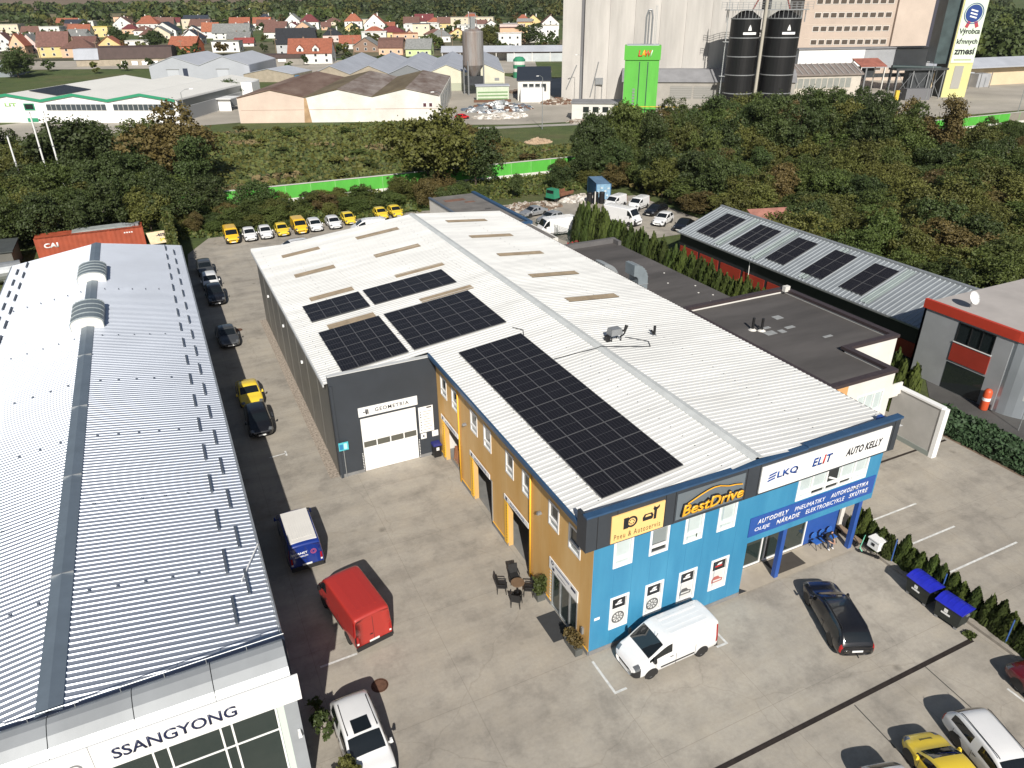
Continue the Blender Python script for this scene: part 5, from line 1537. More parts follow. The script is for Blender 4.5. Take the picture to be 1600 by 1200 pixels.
e = thing('info_sign', 'turquoise information sign on a thin post at the dark corner', 'sign', (-6.7, 19.95, 0))
MB().cyl((-6.7, 19.95, 0), (-6.7, 19.95, 2.75), .03, n=8).build('post', STEEL, e)
MB().box(-7.0, -6.36, 19.9, 19.93, 2.15, 2.75).build('plate', mat('turquoise_sign', (.09, .48, .55), .4), e)
MB().box(-6.95, -6.72, 19.885, 19.9, 2.25, 2.62).build('print', mat('sign_blue', (.03, .2, .4), .4), e)
MB().box(-6.66, -6.46, 19.885, 19.9, 2.25, 2.66).build('print', mat('sign_pale', (.45, .75, .75), .4), e)
flat('door_mat', [(-1.12, 1.42), (-.04, 1.42), (-.04, 3.3), (-1.12, 3.3)], mat('dark_mat', (.035, .037, .04), .9, 0, .1, 3), .014, kind=None, label='large dark grey mat on the concrete before the glass door', cat='door mat')
flat('door_mat', [(12.15, .25), (14.25, .25), (14.25, 1.35), (12.15, 1.35)], mat('brown_mat', (.06, .052, .045), .9, 0, .1, 3), .075, kind=None, label='dark brown mat before the shop entrance under the overhang', cat='door mat')
flat('door_mat', [(9.25, .0), (9.8, .0), (9.25, .7)], mat('dark_mat', (.035, .037, .04), .9), .07, kind=None, label='small dark triangular mat against the end of the blue wall', cat='door mat')
def leaf_quads(n, rng, pos, size, outward=None, flat_=0.5):
    """n leaf-sized quads around the given points."""
    d = rng.normal(size=(n, 3))
    if outward is not None: d = outward * (1 - flat_) * 1.6 + d * flat_
    d /= np.linalg.norm(d, axis=1, keepdims=True) + 1e-9
    a = np.cross(d, rng.normal(size=(n, 3)))
    a /= np.linalg.norm(a, axis=1, keepdims=True) + 1e-9
    c = np.cross(d, a)
    s = (size * rng.uniform(.55, 1.35, (n, 1)))
    V = np.stack([pos - a * s * .5 - c * s * .32, pos + a * s * .1 - c * s * .5, pos + a * s * .6 + c * s * .06, pos - a * s * .05 + c * s * .5], 1).reshape(-1, 3)
    Q = np.arange(4 * n, dtype=np.int32).reshape(-1, 4)
    return V, Q
def planter(x, y, rz, label, w, l, mats_, seed, h=.5):
    e = thing('planter', label, 'planter', (x, y, 0), rz)
    MB().taper(-w / 2, w / 2, -l / 2, l / 2, 0, .45, -.03, -.03).build('box', mat('grey_planter', (.10, .105, .10), .7, 0, .15, 3), e, local=True)
    rng = np.random.default_rng(seed)
    n = 500
    p = rng.uniform(-1, 1, (n, 3)) * np.array([w / 2 + .08, l / 2, h / 2]) + np.array([0, 0, .45 + h / 2])
    V, Q = leaf_quads(n, rng, p, .12)
    link('foliage', raw_mesh('foliage', V, Q, mats_), e, local=True)
planter(-.34, 4.42, 0, 'grey planter with an upright green shrub by the cafe table', .45, .45, THUJA, 3, 1.0)
planter(-.42, .72, 0, 'long grey planter with sparse olive and red foliage at the corner', .38, 1.1, LEAF[2], 4, .5)
# cafe set: table and four chairs
CHAIR_M = mat('black_rattan', (.016, .016, .017), .7, 0, .2, 8)
e = thing('cafe_table', 'round brown-topped cafe table among four black chairs', 'table', (-1.2, 5.3, 0))
MB().lathe([(0, .70), (.36, .70), (.37, .72), (.36, .74), (0, .745)], 20, (-1.2, 5.3, 0)).build('top', mat('brown_table_top', (.16, .105, .065), .5, 0, .1, 3), e)
MB().cyl((-1.2, 5.3, .03), (-1.2, 5.3, .7), .04, n=8).build('column', BLACK, e)
MB().lathe([(0, .0), (.24, .0), (.24, .03), (0, .05)], 14, (-1.2, 5.3, 0)).build('foot', BLACK, e)
def chair(x, y, rz, label, seat=CHAIR_M, back=CHAIR_M):
    e = thing('garden_chair', label, 'chair', (x, y, 0), rz, 'black chairs round the cafe table')
    MB().taper(-.25, .25, -.25, .25, .42, .48, .01, .01).build('seat', seat, e, local=True)
    b = MB(); b.prism([(-.25, -.25, .48), (-.20, -.25, .48), (-.32, -.25, .98), (-.37, -.25, .98)], (0, .5, 0)); b.build('backrest', back, e, local=True)
    for sx in (-.22, .22):
        for sy in (-.22, .22):
            MB().cyl((sx * 1.1, sy * 1.1, 0), (sx, sy, .43), .02, n=6).build('leg', BLACK, e, local=True)
    for sy in (-.25, .25):
        MB().box(-.28, .2, sy - .025, sy + .025, .64, .68).build('armrest', CHAIR_M, e, local=True)
        MB().cyl((.18, sy, .45), (.18, sy, .65), .018, n=6).build('arm_post', BLACK, e, local=True)
    return e
for (x, y, a, l) in ((-1.9, 5.75, -30, 'black wicker chair on the yard side of the cafe table'), (-1.0, 6.15, -100, 'black wicker chair backing toward the open gate'), (-1.65, 4.5, 50, 'black wicker chair backing toward the dark mat'), (-.72, 4.95, 150, 'black wicker chair between cafe table and planter')):
    chair(x, y, R(a), l)
# waiting chairs, sitting man, scooter, box
for i, x in enumerate((15.75, 16.35, 16.95)):
    e = thing('shell_chair', ('blue shell chair nearest the shop glass, empty', 'blue shell chair in the middle of the three', 'blue shell chair next to the blue pillar')[i], 'chair', (x, 1.05, .06), 0, 'blue waiting chairs under the overhang')
    MB().taper(-.22, .22, -.22, .2, .40, .45, .03, .03).build('seat', mat('blue_chair_plastic', (.03, .12, .42), .4), e, local=True)
    b = MB(); b.lathe([(0, -.02), (.2, -.02), (.23, 0), (.2, .02), (0, .02)], 12, (0, .24, .68), axis='Y'); b.build('backrest', mat('blue_chair_plastic', (.03, .12, .42), .4), e, local=True)
    for sx in (-.18, .18):
        MB().tube([(sx, -.28, 0.01), (sx, -.1, .4)], .018, 6).build('leg', BLACK, e, local=True)
        MB().tube([(sx, .25, 0.01), (sx, .1, .4), (sx * .6, .24, .56)], .018, 6).build('leg', BLACK, e, local=True)
def skinned(name, chain_pts, edges, radii, mt, parent, lv=2):
    me = bpy.data.meshes.new(name)
    me.from_pydata(chain_pts, edges, [])
    o = bpy.data.objects.new(name, me)
    COL.objects.link(o)
    o.modifiers.new('skin', 'SKIN').use_smooth_shade = True
    for i, r in enumerate(radii): me.skin_vertices[0].data[i].radius = (r, r) if not hasattr(r, '__len__') else r
    me.skin_vertices[0].data[0].use_root = True
    s = o.modifiers.new('sub', 'SUBSURF'); s.levels = lv; s.render_levels = lv
    dg = bpy.context.evaluated_depsgraph_get(); dg.update()
    e = bpy.data.meshes.new_from_object(o.evaluated_get(dg))
    bpy.data.objects.remove(o); bpy.data.meshes.remove(me)
    e.materials.clear()
    return e
# person seated, bent forward with forearms on the knees; faces -Y
pe = thing('person', 'person in black shirt and jeans sitting bent forward on a blue chair', 'person', (16.35, 1.0, .06))
pts = [(0, .02, .52), (0, -.02, .66), (0, -.12, .84), (0, -.22, .97), (0, -.27, 1.04), (0, -.34, 1.12), (0, -.36, 1.22),
       (.10, -.02, .50), (.16, -.40, .52), (.15, -.44, .10), (.15, -.58, .05),
       (-.10, -.02, .50), (-.16, -.40, .52), (-.15, -.44, .10), (-.15, -.58, .05),
       (.19, -.20, .94), (.24, -.32, .70), (.14, -.52, .60), (.06, -.60, .57),
       (-.19, -.20, .94), (-.24, -.32, .70), (-.14, -.52, .60), (-.06, -.60, .57)]
ed = [(0, 1), (1, 2), (2, 3), (3, 4), (4, 5), (5, 6), (0, 7), (7, 8), (8, 9), (9, 10), (0, 11), (11, 12), (12, 13), (13, 14), (3, 15), (15, 16), (16, 17), (17, 18), (3, 19), (19, 20), (20, 21), (21, 22)]
rad = [.15, (.16, .12), (.17, .12), (.15, .11), .06, .09, .085, .10, .075, .05, .045, .10, .075, .05, .045, .065, .048, .04, .035, .065, .048, .04, .035]
me = skinned('body', pts, ed, rad, None, pe)
SKIN = mat('skin', (.48, .28, .20), .6)
for x in (SKIN, mat('black_shirt', (.012, .012, .013), .9), mat('blue_jeans', (.035, .05, .09), .9), mat('white_shoes', (.7, .7, .7), .6), mat('dark_hair', (.03, .02, .015), .8)): me.materials.append(x)
mi = []
for p in me.polygons:
    x, y, z = p.center
    if z < .12: mi.append(3)
    elif abs(x) < .3 and z > 1.06: mi.append(4 if (y > -.38 or z > 1.2) else 0)
    elif z < .60 and y > -.5: mi.append(2)
    elif y < -.40 and z < .68: mi.append(0)
    else: mi.append(1)
me.polygons.foreach_set('material_index', mi)
link('body', me, pe, local=True)
for s in (-1, 1):
    for k in range(4):
        MB().cyl((s * .05 + k * .018 * s - s * .02, -.61, .575), (s * .04 + k * .012 * s - s * .02, -.69 - .006 * k, .54), .010, .008, 6).build('finger', SKIN, pe, local=True)
    MB().cyl((s * .03, -.60, .58), (s * .0, -.64, .60), .011, .009, 6).build('thumb', SKIN, pe, local=True)
e = thing('electric_scooter', 'mint green and black kick scooter leaning by the kerb', 'scooter', (17.95, -.75, 0), R(118))
MB().taper(-.35, .35, -.08, .08, .10, .15, .02, .01).build('deck', BLACK, e, local=True)
for x in (-.48, .5): MB().lathe([(.05, -.025), (.11, -.025), (.11, .025), (.05, .025), (.05, -.025)], 14, (x, 0, .11), axis='Y').build('wheel', RUBBER, e, local=True)
MB().tube([(.35, 0, .13), (.5, 0, .3), (.42, .02, 1.1)], .03, 8).build('stem', mat('mint_green', (.18, .55, .38), .4), e, local=True)
MB().tube([(.42, -.24, 1.1), (.42, .26, 1.1)], .02, 8).build('handlebar', mat('mint_green', (.18, .55, .38), .4), e, local=True)
MB().box(-.55, -.35, -.05, .05, .16, .2).build('mudguard', BLACK, e, local=True)
e = thing('delivery_box', 'white cube-shaped delivery box on a rack by the kerb', 'box', (18.42, -.75, .16))
MB().taper(18.05, 18.75, -1.15, -.45, .5, 1.05, .02, .02).build('box', WHITE_PAINT, e)
MB().box(18.02, 18.78, -1.18, -.42, 1.05, 1.12).build('lid', WHITE_PAINT, e)
MB().box(18.035, 18.05, -.9, -.7, .7, .88).build('print', NEARBLACK, e)
for x in (18.1, 18.7):
    for y in (-1.1, -.5): MB().cyl((x, y, .0), (x, y, .5), .02, n=6).build('leg', BLACK, e)
e = thing('bench', 'low timber bench between the blue pillar and the thujas', 'bench', (18.0, .75, 0))
MB().box(17.85, 18.2, -.1, 1.6, .42, .47).build('seat', WOOD, e)
for y in (.1, 1.4): MB().box(17.9, 18.15, y, y + .06, 0, .42).build('leg', BLACK, e)
for i, y in enumerate((1.1, -1.75, -4.75, -8.3)):
    e = thing('fence_post', ('blue fence post among the kerb thujas beside the blue pillar', 'blue fence post among the kerb thujas beside the white box', 'blue fence post behind the waste containers', 'blue fence post beyond the waste containers')[i], 'post', (18.55, y, 0), 0, 'blue posts in the thuja row')
    MB().cyl((0, 0, -.1), (0, 0, 1.7), .035, n=8).build('tube', mat('blue_post_paint', (.05, .12, .35), .5), e, local=True)
    MB().lathe([(.045, 1.68), (.04, 1.72), (0, 1.73)], 8).build('cap', BLACK, e, local=True)
# tyres inside the first service gate, trolley
for k in range(4):
    e = thing('tyre', 'tyre in the stack just inside the gate next to the dark garage', 'tyre', (1.2, 17.0, .03 + k * .2), 0, 'tyre stack inside the gate')
    MB().lathe([(.2, 0), (.3, 0), (.33, .04), (.33, .16), (.3, .2), (.2, .2), (.2, 0)], 18).build('tread', RUBBER, e, local=True, smooth=True)
    MB().lathe([(0, .07), (.2, .07), (.2, .1), (0, .1)], 14).build('rim', RIM, e, local=True)
e = thing('packed_pallet', 'wrapped reddish goods on a pallet inside the open gate', 'pallet', (.9, 18.3, .03))
for k in range(3): MB().box(.4, 1.4, 17.8 + k * .4, 17.95 + k * .4, .03, .16).build('runner', WOOD, e)
MB().box(.38, 1.42, 17.78, 18.78, .16, .2).build('deck', WOOD, e)
MB().taper(.45, 1.35, 17.85, 18.7, .2, 1.2, .06, .06).build('load', mat('reddish_wrap', (.32, .13, .08), .3, 0, .4, 5), e)
# red containers, tanks and sign remnants behind the showroom
def container(x, y, rz, L_, label, mt, nm='shipping_container', txt=None, doors=None):
    e = thing(nm, label, 'container', (x, y, 0), rz)
    n = int(L_ / .28)
    for s in (-1, 1):
        V, Q = [], []
        for k in range(n + 1):
            for dz in (0.15, 2.45):
                V.append((-L_ / 2 + .12 + (L_ - .24) * k / n, s * (1.2 - (.03 if k % 2 else -.005)), dz))
        Q = np.array([(2 * k, 2 * k + 2, 2 * k + 3, 2 * k + 1) for k in range(n)])
        link('side_sheet', raw_mesh('side_sheet', np.array(V), Q, mt), e, local=True)
    MB().box(-L_ / 2, L_ / 2, -1.2, 1.2, .05, .15).build('base_frame', mt, e, local=True)
    MB().box(-L_ / 2 + .05, L_ / 2 - .05, -1.19, 1.19, 2.45, 2.5).build('roof', mat('container_roof_' + mt.name, tuple(min(1, q * 1.05) for q in mt.node_tree.nodes['Principled BSDF'].inputs['Base Color'].default_value[:3]), .6, 0, .3, 1.5) if doors is None else doors[1], e, local=True)
    for sx in (-1, 1):
        for sy in (-1, 1): MB().box(sx * (L_ / 2 - .06) - .06, sx * (L_ / 2 - .06) + .06, sy * 1.16 - .06, sy * 1.16 + .06, .0, 2.52).build('corner_post', mt, e, local=True)
        MB().box(sx * (L_ / 2 - .05) - .03, sx * (L_ / 2 - .05) + .03, -1.1, 1.1, .15, 2.45).build('end_panel', doors[0] if doors and sx < 0 else mt, e, local=True)
        for sy in (-1, 1): MB().box(-L_ / 2 + .12, L_ / 2 - .12, sy * 1.17 - .04, sy * 1.17 + .04, 2.42, 2.53).build('top_rail', mt, e, local=True)
    if doors:
        for y_ in (-.55, .55):
            MB().cyl((-L_ / 2 - .01, y_, .2), (-L_ / 2 - .01, y_, 2.4), .02, n=6).build('lock_bar', STEEL, e, local=True)
        for k, (y_, z_) in enumerate(((-.8, 1.8), (-.3, 1.4), (.3, 1.9), (.75, 1.2), (-.6, .7), (.5, .6), (.1, 1.0))):
            MB().box(-L_ / 2 - .025, -L_ / 2 - .02, y_ - .18, y_ + .18, z_ - .14, z_ + .14).build('worn_patch', mat('pale_worn_paint', (.5, .58, .62), .7, 0, .2, 4), e, local=True)
    if txt:
        me = text_mesh(txt, 1.6, .62, .04, 0, .008); me.materials.append(WHITE_TXT)
        me.transform(Matrix.Translation((-L_ / 2 + .9, -1.215, 1.15)) @ Matrix.Rotation(R(90), 4, 'X'))
        link('lettering', me, e, local=True)
        for k in range(4): MB().box(L_ / 2 - 2.3 + k * .28, L_ / 2 - 2.12 + k * .28, -1.215, -1.205, 1.9, 2.05).build('code_mark', WHITE_TXT, e, local=True)
    return e
RED_C = mat('red_container_paint', (.36, .075, .035), .65, 0, .18, .8, 6)
BLUE_C = mat('blue_container_paint', (.06, .16, .30), .6, 0, .25, 1, 6)
container(-23.4, 85.9, R(1), 12.4, 'rust-red shipping container with white letters behind the showroom', RED_C, txt='CAI')
container(50.6, 81.5, R(72), 6.1, 'weathered blue shipping container with patchy pale blue doors', BLUE_C, doors=(mat('pale_blue_door', (.22, .38, .52), .6, 0, .25, 2), mat('blue_grey_top', (.12, .21, .32), .6, 0, .2, 1)))
e = thing('roof_sheets_pile', 'pale corrugated sheets stacked on top of the red container', 'sheet pile', (-21.2, 86.2, 2.53))
for k in range(4):
    b = MB(Matrix.Translation((-21.6 + k * .25, 86.2 + .06 * k, 2.54 + k * .04)) @ Matrix.Rotation(R(1 + k), 4, 'Z')); b.box(-3.8, 3.2 - k * .6, -.9, .9, 0, .03); b.build('sheet', mat('pale_sheet', (.40, .43, .42), .6, .2, .2, 1), e)
e = thing('metal_offcuts', 'grey metal offcuts lying on the red container near the ivy wall', 'offcuts', (-18.4, 86, 2.53))
for k in range(5): MB(Matrix.Translation((-19.0 + k * .32, 86.0, 2.53)) @ Matrix.Rotation(R(20 * k), 4, 'Z')).box(-.5, .5, -.2, .2, 0, .1 + .05 * k).build('piece', GREY_METAL, e)
e = thing('advert_hoarding', 'yellow and white advertising panel lying by the ivy wall', 'panel', (-15.6, 81.5, 0))
Mh = Matrix.Translation((-16.6, 81.2, .9)) @ Matrix.Rotation(R(10), 4, 'Z') @ Matrix.Rotation(R(35), 4, 'X')
MB(Mh).box(0, 2.5, 0, 2.0, 0, .06).build('panel', mat('apricot_white_panel', (.75, .60, .40), .5, 0, .2, 1), e)
lettering('-40%', Mh @ Matrix.Translation((1.0, 1.1, .065)), NAVY_TXT, e, w=1.2, h=.5, bold=.04)
lettering('JA', Mh @ Matrix.Translation((1.2, .3, .065)), mat('yellow_print', (.75, .6, .05), .5), e, w=.8, h=.5, bold=.05)
for k in range(4): MB(Matrix.Translation((-16.2 + k * .5, 79.8, 0)) @ Matrix.Rotation(R(25 * k), 4, 'Z')).taper(-.4, .4, -.4, .4, 0, .5 + .1 * k, .15, .1).build('rubbish_sack', mat('dark_sack', (.03, .03, .035), .5), e)
e = thing('storage_tank', 'long silver grey tank lying behind the showroom', 'tank', (-33, 75, 0))
MB().cyl((-38, 74.5, 1.4), (-30.2, 75.6, 1.4), 1.1, n=20).build('shell', STEEL, e, smooth=False)
for x, y in ((-36.5, 74.7), (-32, 75.4)): MB().box(x - .15, x + .15, y - .9, y + .9, 0, .8).build('saddle', GREY_METAL, e)
e = thing('dark_shed', 'low dark grey shed left of the red container', 'shed', (-35, 83, 0))
MB().box(-42, -31.5, 80, 86, 0, 2.4).build('wall', DARK_SIDE, e)
MB().prism([(-42.2, 79.8, 2.4), (-31.3, 79.8, 2.4), (-31.3, 79.8, 2.55), (-42.2, 79.8, 2.75)], (0, 6.4, 0)).build('roof', mat('dark_felt', (.06, .068, .068), .8, 0, .2, 1), e)
# back yard: fence, truck, rubble, parasols folded on terrace
e = thing('wire_fence', 'dark green mesh fence along the paved strip behind the shed', 'fence', (32, 64, 0))
fa, fb = Vector((30.4, 73.5, 0)), Vector((33.6, 58.6, 0))
for k in range(8):
    p = fa.lerp(fb, k / 7)
    MB().cyl((p.x, p.y, 0), (p.x, p.y, 1.8), .03, n=6).build('post', mat('dark_green_post', (.02, .045, .035), .6), e)
    if k < 7:
        q = fa.lerp(fb, (k + 1) / 7)
        b = MB()
        for t in range(9): b.cyl((p.x, p.y, .1 + t * .2), (q.x, q.y, .1 + t * .2), .012, n=4)
        for t in range(12):
            r_ = p.lerp(q, t / 12); b.cyl((r_.x, r_.y, .05), (r_.x, r_.y, 1.75), .01, n=4)
        b.build('mesh_panel', MATS['dark_green_post'], e, fix=False)
e = thing('tipper_truck', 'small green truck with rusty loading bed by the rubble heap', 'truck', (43.5, 82, 0), R(200))
MB().taper(.9, 2.3, -.9, .9, .6, 2.0, .12, .1).build('cab', mat('green_cab', (.03, .22, .12), .5), e, local=True)
MB().box(2.18, 2.26, -.7, .7, 1.35, 1.85).build('windscreen', CAR_GLASS, e, local=True)
MB().box(-2.4, .8, -.95, .95, .75, .9).build('bed', mat('rusty_bed', (.20, .09, .05), .8, 0, .3, 2), e, local=True)
for s in (-1, 1): MB().box(-2.4, .8, s * .95 - .03, s * .95 + .03, .9, 1.3).build('side_board', MATS['rusty_bed'], e, local=True)
for x in (1.6, -1.5):
    for s in (-1, 1): MB().lathe([(.0, -.12), (.3, -.12), (.4, -.08), (.4, .08), (.3, .12), (0, .12)], 14, (x, s * .75, .4), axis='Y').build('wheel', RUBBER, e, local=True)
def heap(name, label, cat, x, y, r, h, mts, seed, n=160, size=.5, kind=None):
    rng = np.random.default_rng(seed)
    e = thing(name, label, cat, (x, y, ground_z(x, y)))
    b = MB()
    for k in range(n):
        a, q = rng.uniform(0, 6.28), math.sqrt(rng.uniform(0, 1))
        px, py, pz = q * r * math.cos(a), q * r * .7 * math.sin(a), h * (1 - q) * rng.uniform(.2, 1)
        s = size * rng.uniform(.4, 1.3)
        b.M = Matrix.Translation((px, py, pz)) @ Matrix.Rotation(rng.uniform(0, 6), 4, 'Z') @ Matrix.Rotation(rng.uniform(-.8, .8), 4, 'X')
        b.taper(-s, s, -s * .6, s * .6, -s * .3, s * .25, s * .2, s * .1, int(rng.integers(0, len(mts))))
    b.build('rubble', mts, e, local=True, kind='stuff')
    return e
STONE = mat('pale_rubble', (.42, .38, .33), .9, 0, .3, 2); EARTHY = mat('brown_earth', (.17, .12, .085), .95, 0, .3, 2)
heap('rubble_heap', 'pale stone rubble heap behind the green truck', 'heap', 46.5, 80.5, 3.2, .8, [STONE, OFF_WHITE], 5)
heap('gravel_heap', 'low earthy gravel heap beyond the fenced silver cars', 'heap', 37.5, 79.5, 4.5, .7, [STONE, EARTHY], 6, 220, .45)
e = thing('rose_bed', 'small square bed with red flowers on the paved strip', 'flower bed', (33.0, 58.2, 0))
MB().box(31.8, 34.0, 57.0, 59.2, 0, .2).build('edging', OFF_WHITE, e)
rng = np.random.default_rng(8)
p = rng.uniform(-1, 1, (500, 3)) * np.array([.95, .95, .2]) + np.array([32.9, 58.1, .45])
V, Q = leaf_quads(500, rng, p, .22)
link('foliage', raw_mesh('foliage', V, Q, [mat('red_flowers', (.30, .02, .035), .7), LEAF[3]], rng.integers(0, 2, 500)), e)
e = thing('water_tank_rack', 'dark barrels stacked in front of the blue container', 'barrels', (47.2, 77.5, 0))
for k in range(3):
    MB().lathe([(0, 0), (.42, 0), (.44, .1), (.44, 1.7), (.4, 1.8), (0, 1.85)], 12, (46.3 + k * .95, 77.3 - .3 * k, 0)).build('barrel', BLACK, e)
MB().box(46.85, 47.0, 76.6, 76.7, 0, 2.0).build('frame_post', OFF_WHITE, e)

# ------------------------------------------------------------------ green noise wall behind the yard
NW = thing('noise_barrier', 'long bright green noise barrier with white base and grey coping', 'noise barrier', (60, 101, 0))
NGREEN = mat('bright_green_panel', (.095, .44, .055), .6, 0, .16, .5, 7, stretch=(1, 1, .3))
NP = MB(); NP.box(-1.94, 1.94, -.07, .07, .5, 2.55); NPM = NP.mesh('green_panel', NGREEN)
NPG = MB(); NPG.box(-1.94, 1.94, -.07, .07, .5, 2.55); NPGM = NPG.mesh('grey_panel', mat('taupe_panel', (.26, .235, .20), .8, 0, .1, .6))
NB = MB(); NB.box(-1.94, 1.94, -.1, .1, -.2, .497); NBM = NB.mesh('base_panel', OFF_WHITE)
NC = MB(); NC.box(-2.0, 2.0, -.14, .14, 2.553, 2.68); NCM = NC.mesh('coping', mat('pale_grey_coping', (.50, .49, .46), .8, 0, .1, 1))
NS = MB(); NS.box(-.055, .055, -.11, .11, -.2, 2.552); NSM = NS.mesh('post', mat('pale_green_post', (.22, .50, .16), .6, 0, .2, 1))
for k in range(72):
    x = -66 + k * 4.0
    for me in ((NPGM if k in (10, 11, 12, 63, 64, 65) else NPM), NBM, NCM):
        o = link(me.name.split('.')[0], me, NW, local=True); o.location = (x - 60, 0, 0)
    o = link('post', NSM, NW, local=True); o.location = (x - 62, 0, 0)

def obj_at(name, label, cat, x, y, deg, group=None):
    return thing(name, label, cat, (x, y, ground_z(x, y)), R(deg), group)

RUST = mat('rusty_fibre_cement', (.155, .075, .048), .85, 0, .35, .16, 8, col2=(.26, .19, .15), stretch=(1, .3, 1))
WHITEWASH = mat('stained_whitewash', (.70, .67, .61), .9, 0, .16, .18, 8, col2=(.80, .78, .74))
GREYROOF = mat('grey_corrugated_roof', (.38, .40, .445), .7, 0, .12, .15, 7)
DKBROWN = mat('dark_brown_roof', (.07, .045, .04), .75, 0, .15, .4)
CREAMW = mat('cream_render', (.62, .60, .47), .85, 0, .08, .3)
TANW = mat('tan_block_wall', (.36, .31, .24), .9, 0, .15, .6)

def hall(e, bays, bw, ln, eave, ridge, roof, wall, front=None, over=.3, edge=None):
    """A row of gabled bays; local x runs along the gables, y is the depth."""
    for i in range(bays):
        x0 = i * bw
        w = wall[i % len(wall)] if isinstance(wall, list) else wall
        MB().prism([(x0, 0, 0), (x0 + bw, 0, 0), (x0 + bw, 0, eave), (x0 + bw / 2, 0, ridge), (x0, 0, eave)], (0, .3, 0)).build('gable_wall', w, e, local=True)
        MB().prism([(x0, ln, 0), (x0 + bw, ln, 0), (x0 + bw, ln, eave), (x0 + bw / 2, ln, ridge), (x0, ln, eave)], (0, -.3, 0)).build('gable_wall', w, e, local=True)
        for s in (0, 1):
            r_ = roof[(2 * i + s) % len(roof)] if isinstance(roof, list) else roof
            a, z0, c, z1 = (x0, eave, x0 + bw / 2, ridge) if s == 0 else (x0 + bw, eave, x0 + bw / 2, ridge)
            MB().prism([(a, -over, z0), (c, -over, z1), (c, -over, z1 + .16), (a, -over, z0 + .16)], (0, ln + 2 * over, 0)).build('roof_slope', r_, e, local=True)
            if edge:
                MB().prism([(a, -over - .12, z0 - .45), (c, -over - .12, z1 - .45), (c, -over - .12, z1 + .25), (a, -over - .12, z0 + .25)], (0, .11, 0)).build('roof_edge', edge, e, local=True)
    for x in (0, bays * bw):
        MB().box(x - .15, x + .15, .3, ln - .3, 0, eave).build('side_wall', w, e, local=True)

e = obj_at('rusty_roofed_hall', 'whitewashed triple hall with rusty brown roofs beyond the meadow', 'hall', 9.2, 198.0, -24)
RUST2 = mat('mossy_rust_sheet', (.135, .095, .05), .85, 0, .3, .2, 8, col2=(.19, .15, .09), stretch=(1, .3, 1))
RUST3 = mat('pale_rust_sheet', (.21, .135, .10), .85, 0, .4, .3, 8, col2=(.33, .29, .265), stretch=(1, .35, 1))
hall(e, 3, 18.0, 60, 6.4, 8.3, [RUST, RUST, RUST2, RUST3, RUST2, RUST3], [mat('pink_render', (.62, .50, .42), .9, 0, .1, .2), WHITEWASH, WHITEWASH])
for i in range(3): MB().box(18 * i + .6, 18 * i + 17.4, -.02, -.002, 3.2, 3.32).build('wall_band', mat('brown_band', (.42, .30, .24), .9), e, local=True)
for x in (49.4, 51.0):
    w = MB().box(x, x + 1.0, -.06, .0, 3.6, 4.7).build('window', WHITE_PVC, e, local=True); MB().box(x + .1, x + .9, -.09, -.061, 3.7, 4.6).build('pane', mat('reddish_pane', (.10, .04, .05), .3), w, local=True)
for k in range(6):
    w = MB().box(54.15, 54.22, 3 + k * 8.2, 7.4 + k * 8.2, 1.4, 5.4).build('window', GREY_METAL, e, local=True)
    MB().box(54.22, 54.26, 3.2 + k * 8.2, 7.2 + k * 8.2, 1.6, 5.2).build('pane', mat('dusty_pane', (.18, .20, .22), .3), w, local=True)
MB().prism([(17.2, -.05, 0), (19.2, -.05, 0), (18.4, -.05, 6.2), (17.8, -.05, 6.2)], (0, .04, 0)).build('rust_streak', mat('brown_streak', (.42, .28, .16), .9, 0, .3, .4), e, local=True)

e = obj_at('green_edged_hall', 'white hall with three low gables edged in green', 'hall', -55.0, 235.0, -29.5)
hall(e, 3, 18.9, 60, 5.8, 7.3, mat('white_membrane_roof', (.72, .71, .67), .7, 0, .04, .1), WHITE_PAINT, edge=mat('green_edge', (.03, .26, .14), .5))
for i in range(1, 3):
    for k in range(12):
        w = MB().box(19 * i + 1.0 + k * 1.42, 19 * i + 2.3 + k * 1.42, -.12, .0, 3.2, 4.8).build('window', GREY_METAL, e, local=True)
        MB().box(19 * i + 1.08 + k * 1.42, 19 * i + 2.22 + k * 1.42, -.16, -.121, 3.3, 4.7).build('pane', mat('slate_pane', (.06, .075, .085), .15), w, local=True)
w = MB().box(13.6, 16.6, -.12, 0, 3.2, 5.0).build('window', mat('green_edge', (.03, .26, .14), .5), e, local=True)
MB().box(13.9, 16.3, -.16, -.121, 3.5, 4.8).build('pane', DARK_GLASS, w, local=True)
MB().box(13.6, 16.6, -.12, 0, .2, 1.2).build('door', mat('green_edge', (.03, .26, .14), .5), e, local=True)
MB().box(56.72, 56.9, 1, 46, .2, 3.6).build('grey_side_panel', mat('grey_side', (.30, .31, .32), .7), e, local=True)
MB().box(56.72, 56.86, 1, 52, 3.7, 5.5).build('glazed_band', mat('dusty_dark_band', (.10, .11, .11), .3), e, local=True)
MB().box(56.9, 60.5, 44, 50, 0, 6.4).build('stair_block', WHITE_PAINT, e, local=True)
MB().box(56.9, 61.5, 24, 32, 3.4, 3.6).box(57, 60.8, 25, 25.2, 0, 3.4).build('loading_canopy', WHITE_PAINT, e, local=True)
put_m = text_mesh('LIT', 3.4, .9, .03, 0, .02); put_m.materials.append(mat('light_green_letter', (.25, .50, .12), .5)); put_m.transform(Matrix.Translation((8.2, -.03, 4.2)) @ Matrix.Rotation(R(90), 4, 'X'))
link('lettering', put_m, e, local=True)
a_ = thing('solar_array', 'dark solar array on the white three-gabled hall roof', 'solar array', (0, 0, 0))
a_.location = e.matrix_basis @ Vector((9.7, 8, 7.35)); a_.location = (-55 + 10 * .87 + 8 * .49, 235 - 10 * .49 + 8 * .87, 7.45); a_.rotation_euler = (0, math.atan(1.5 / 9.45), R(-29.5))
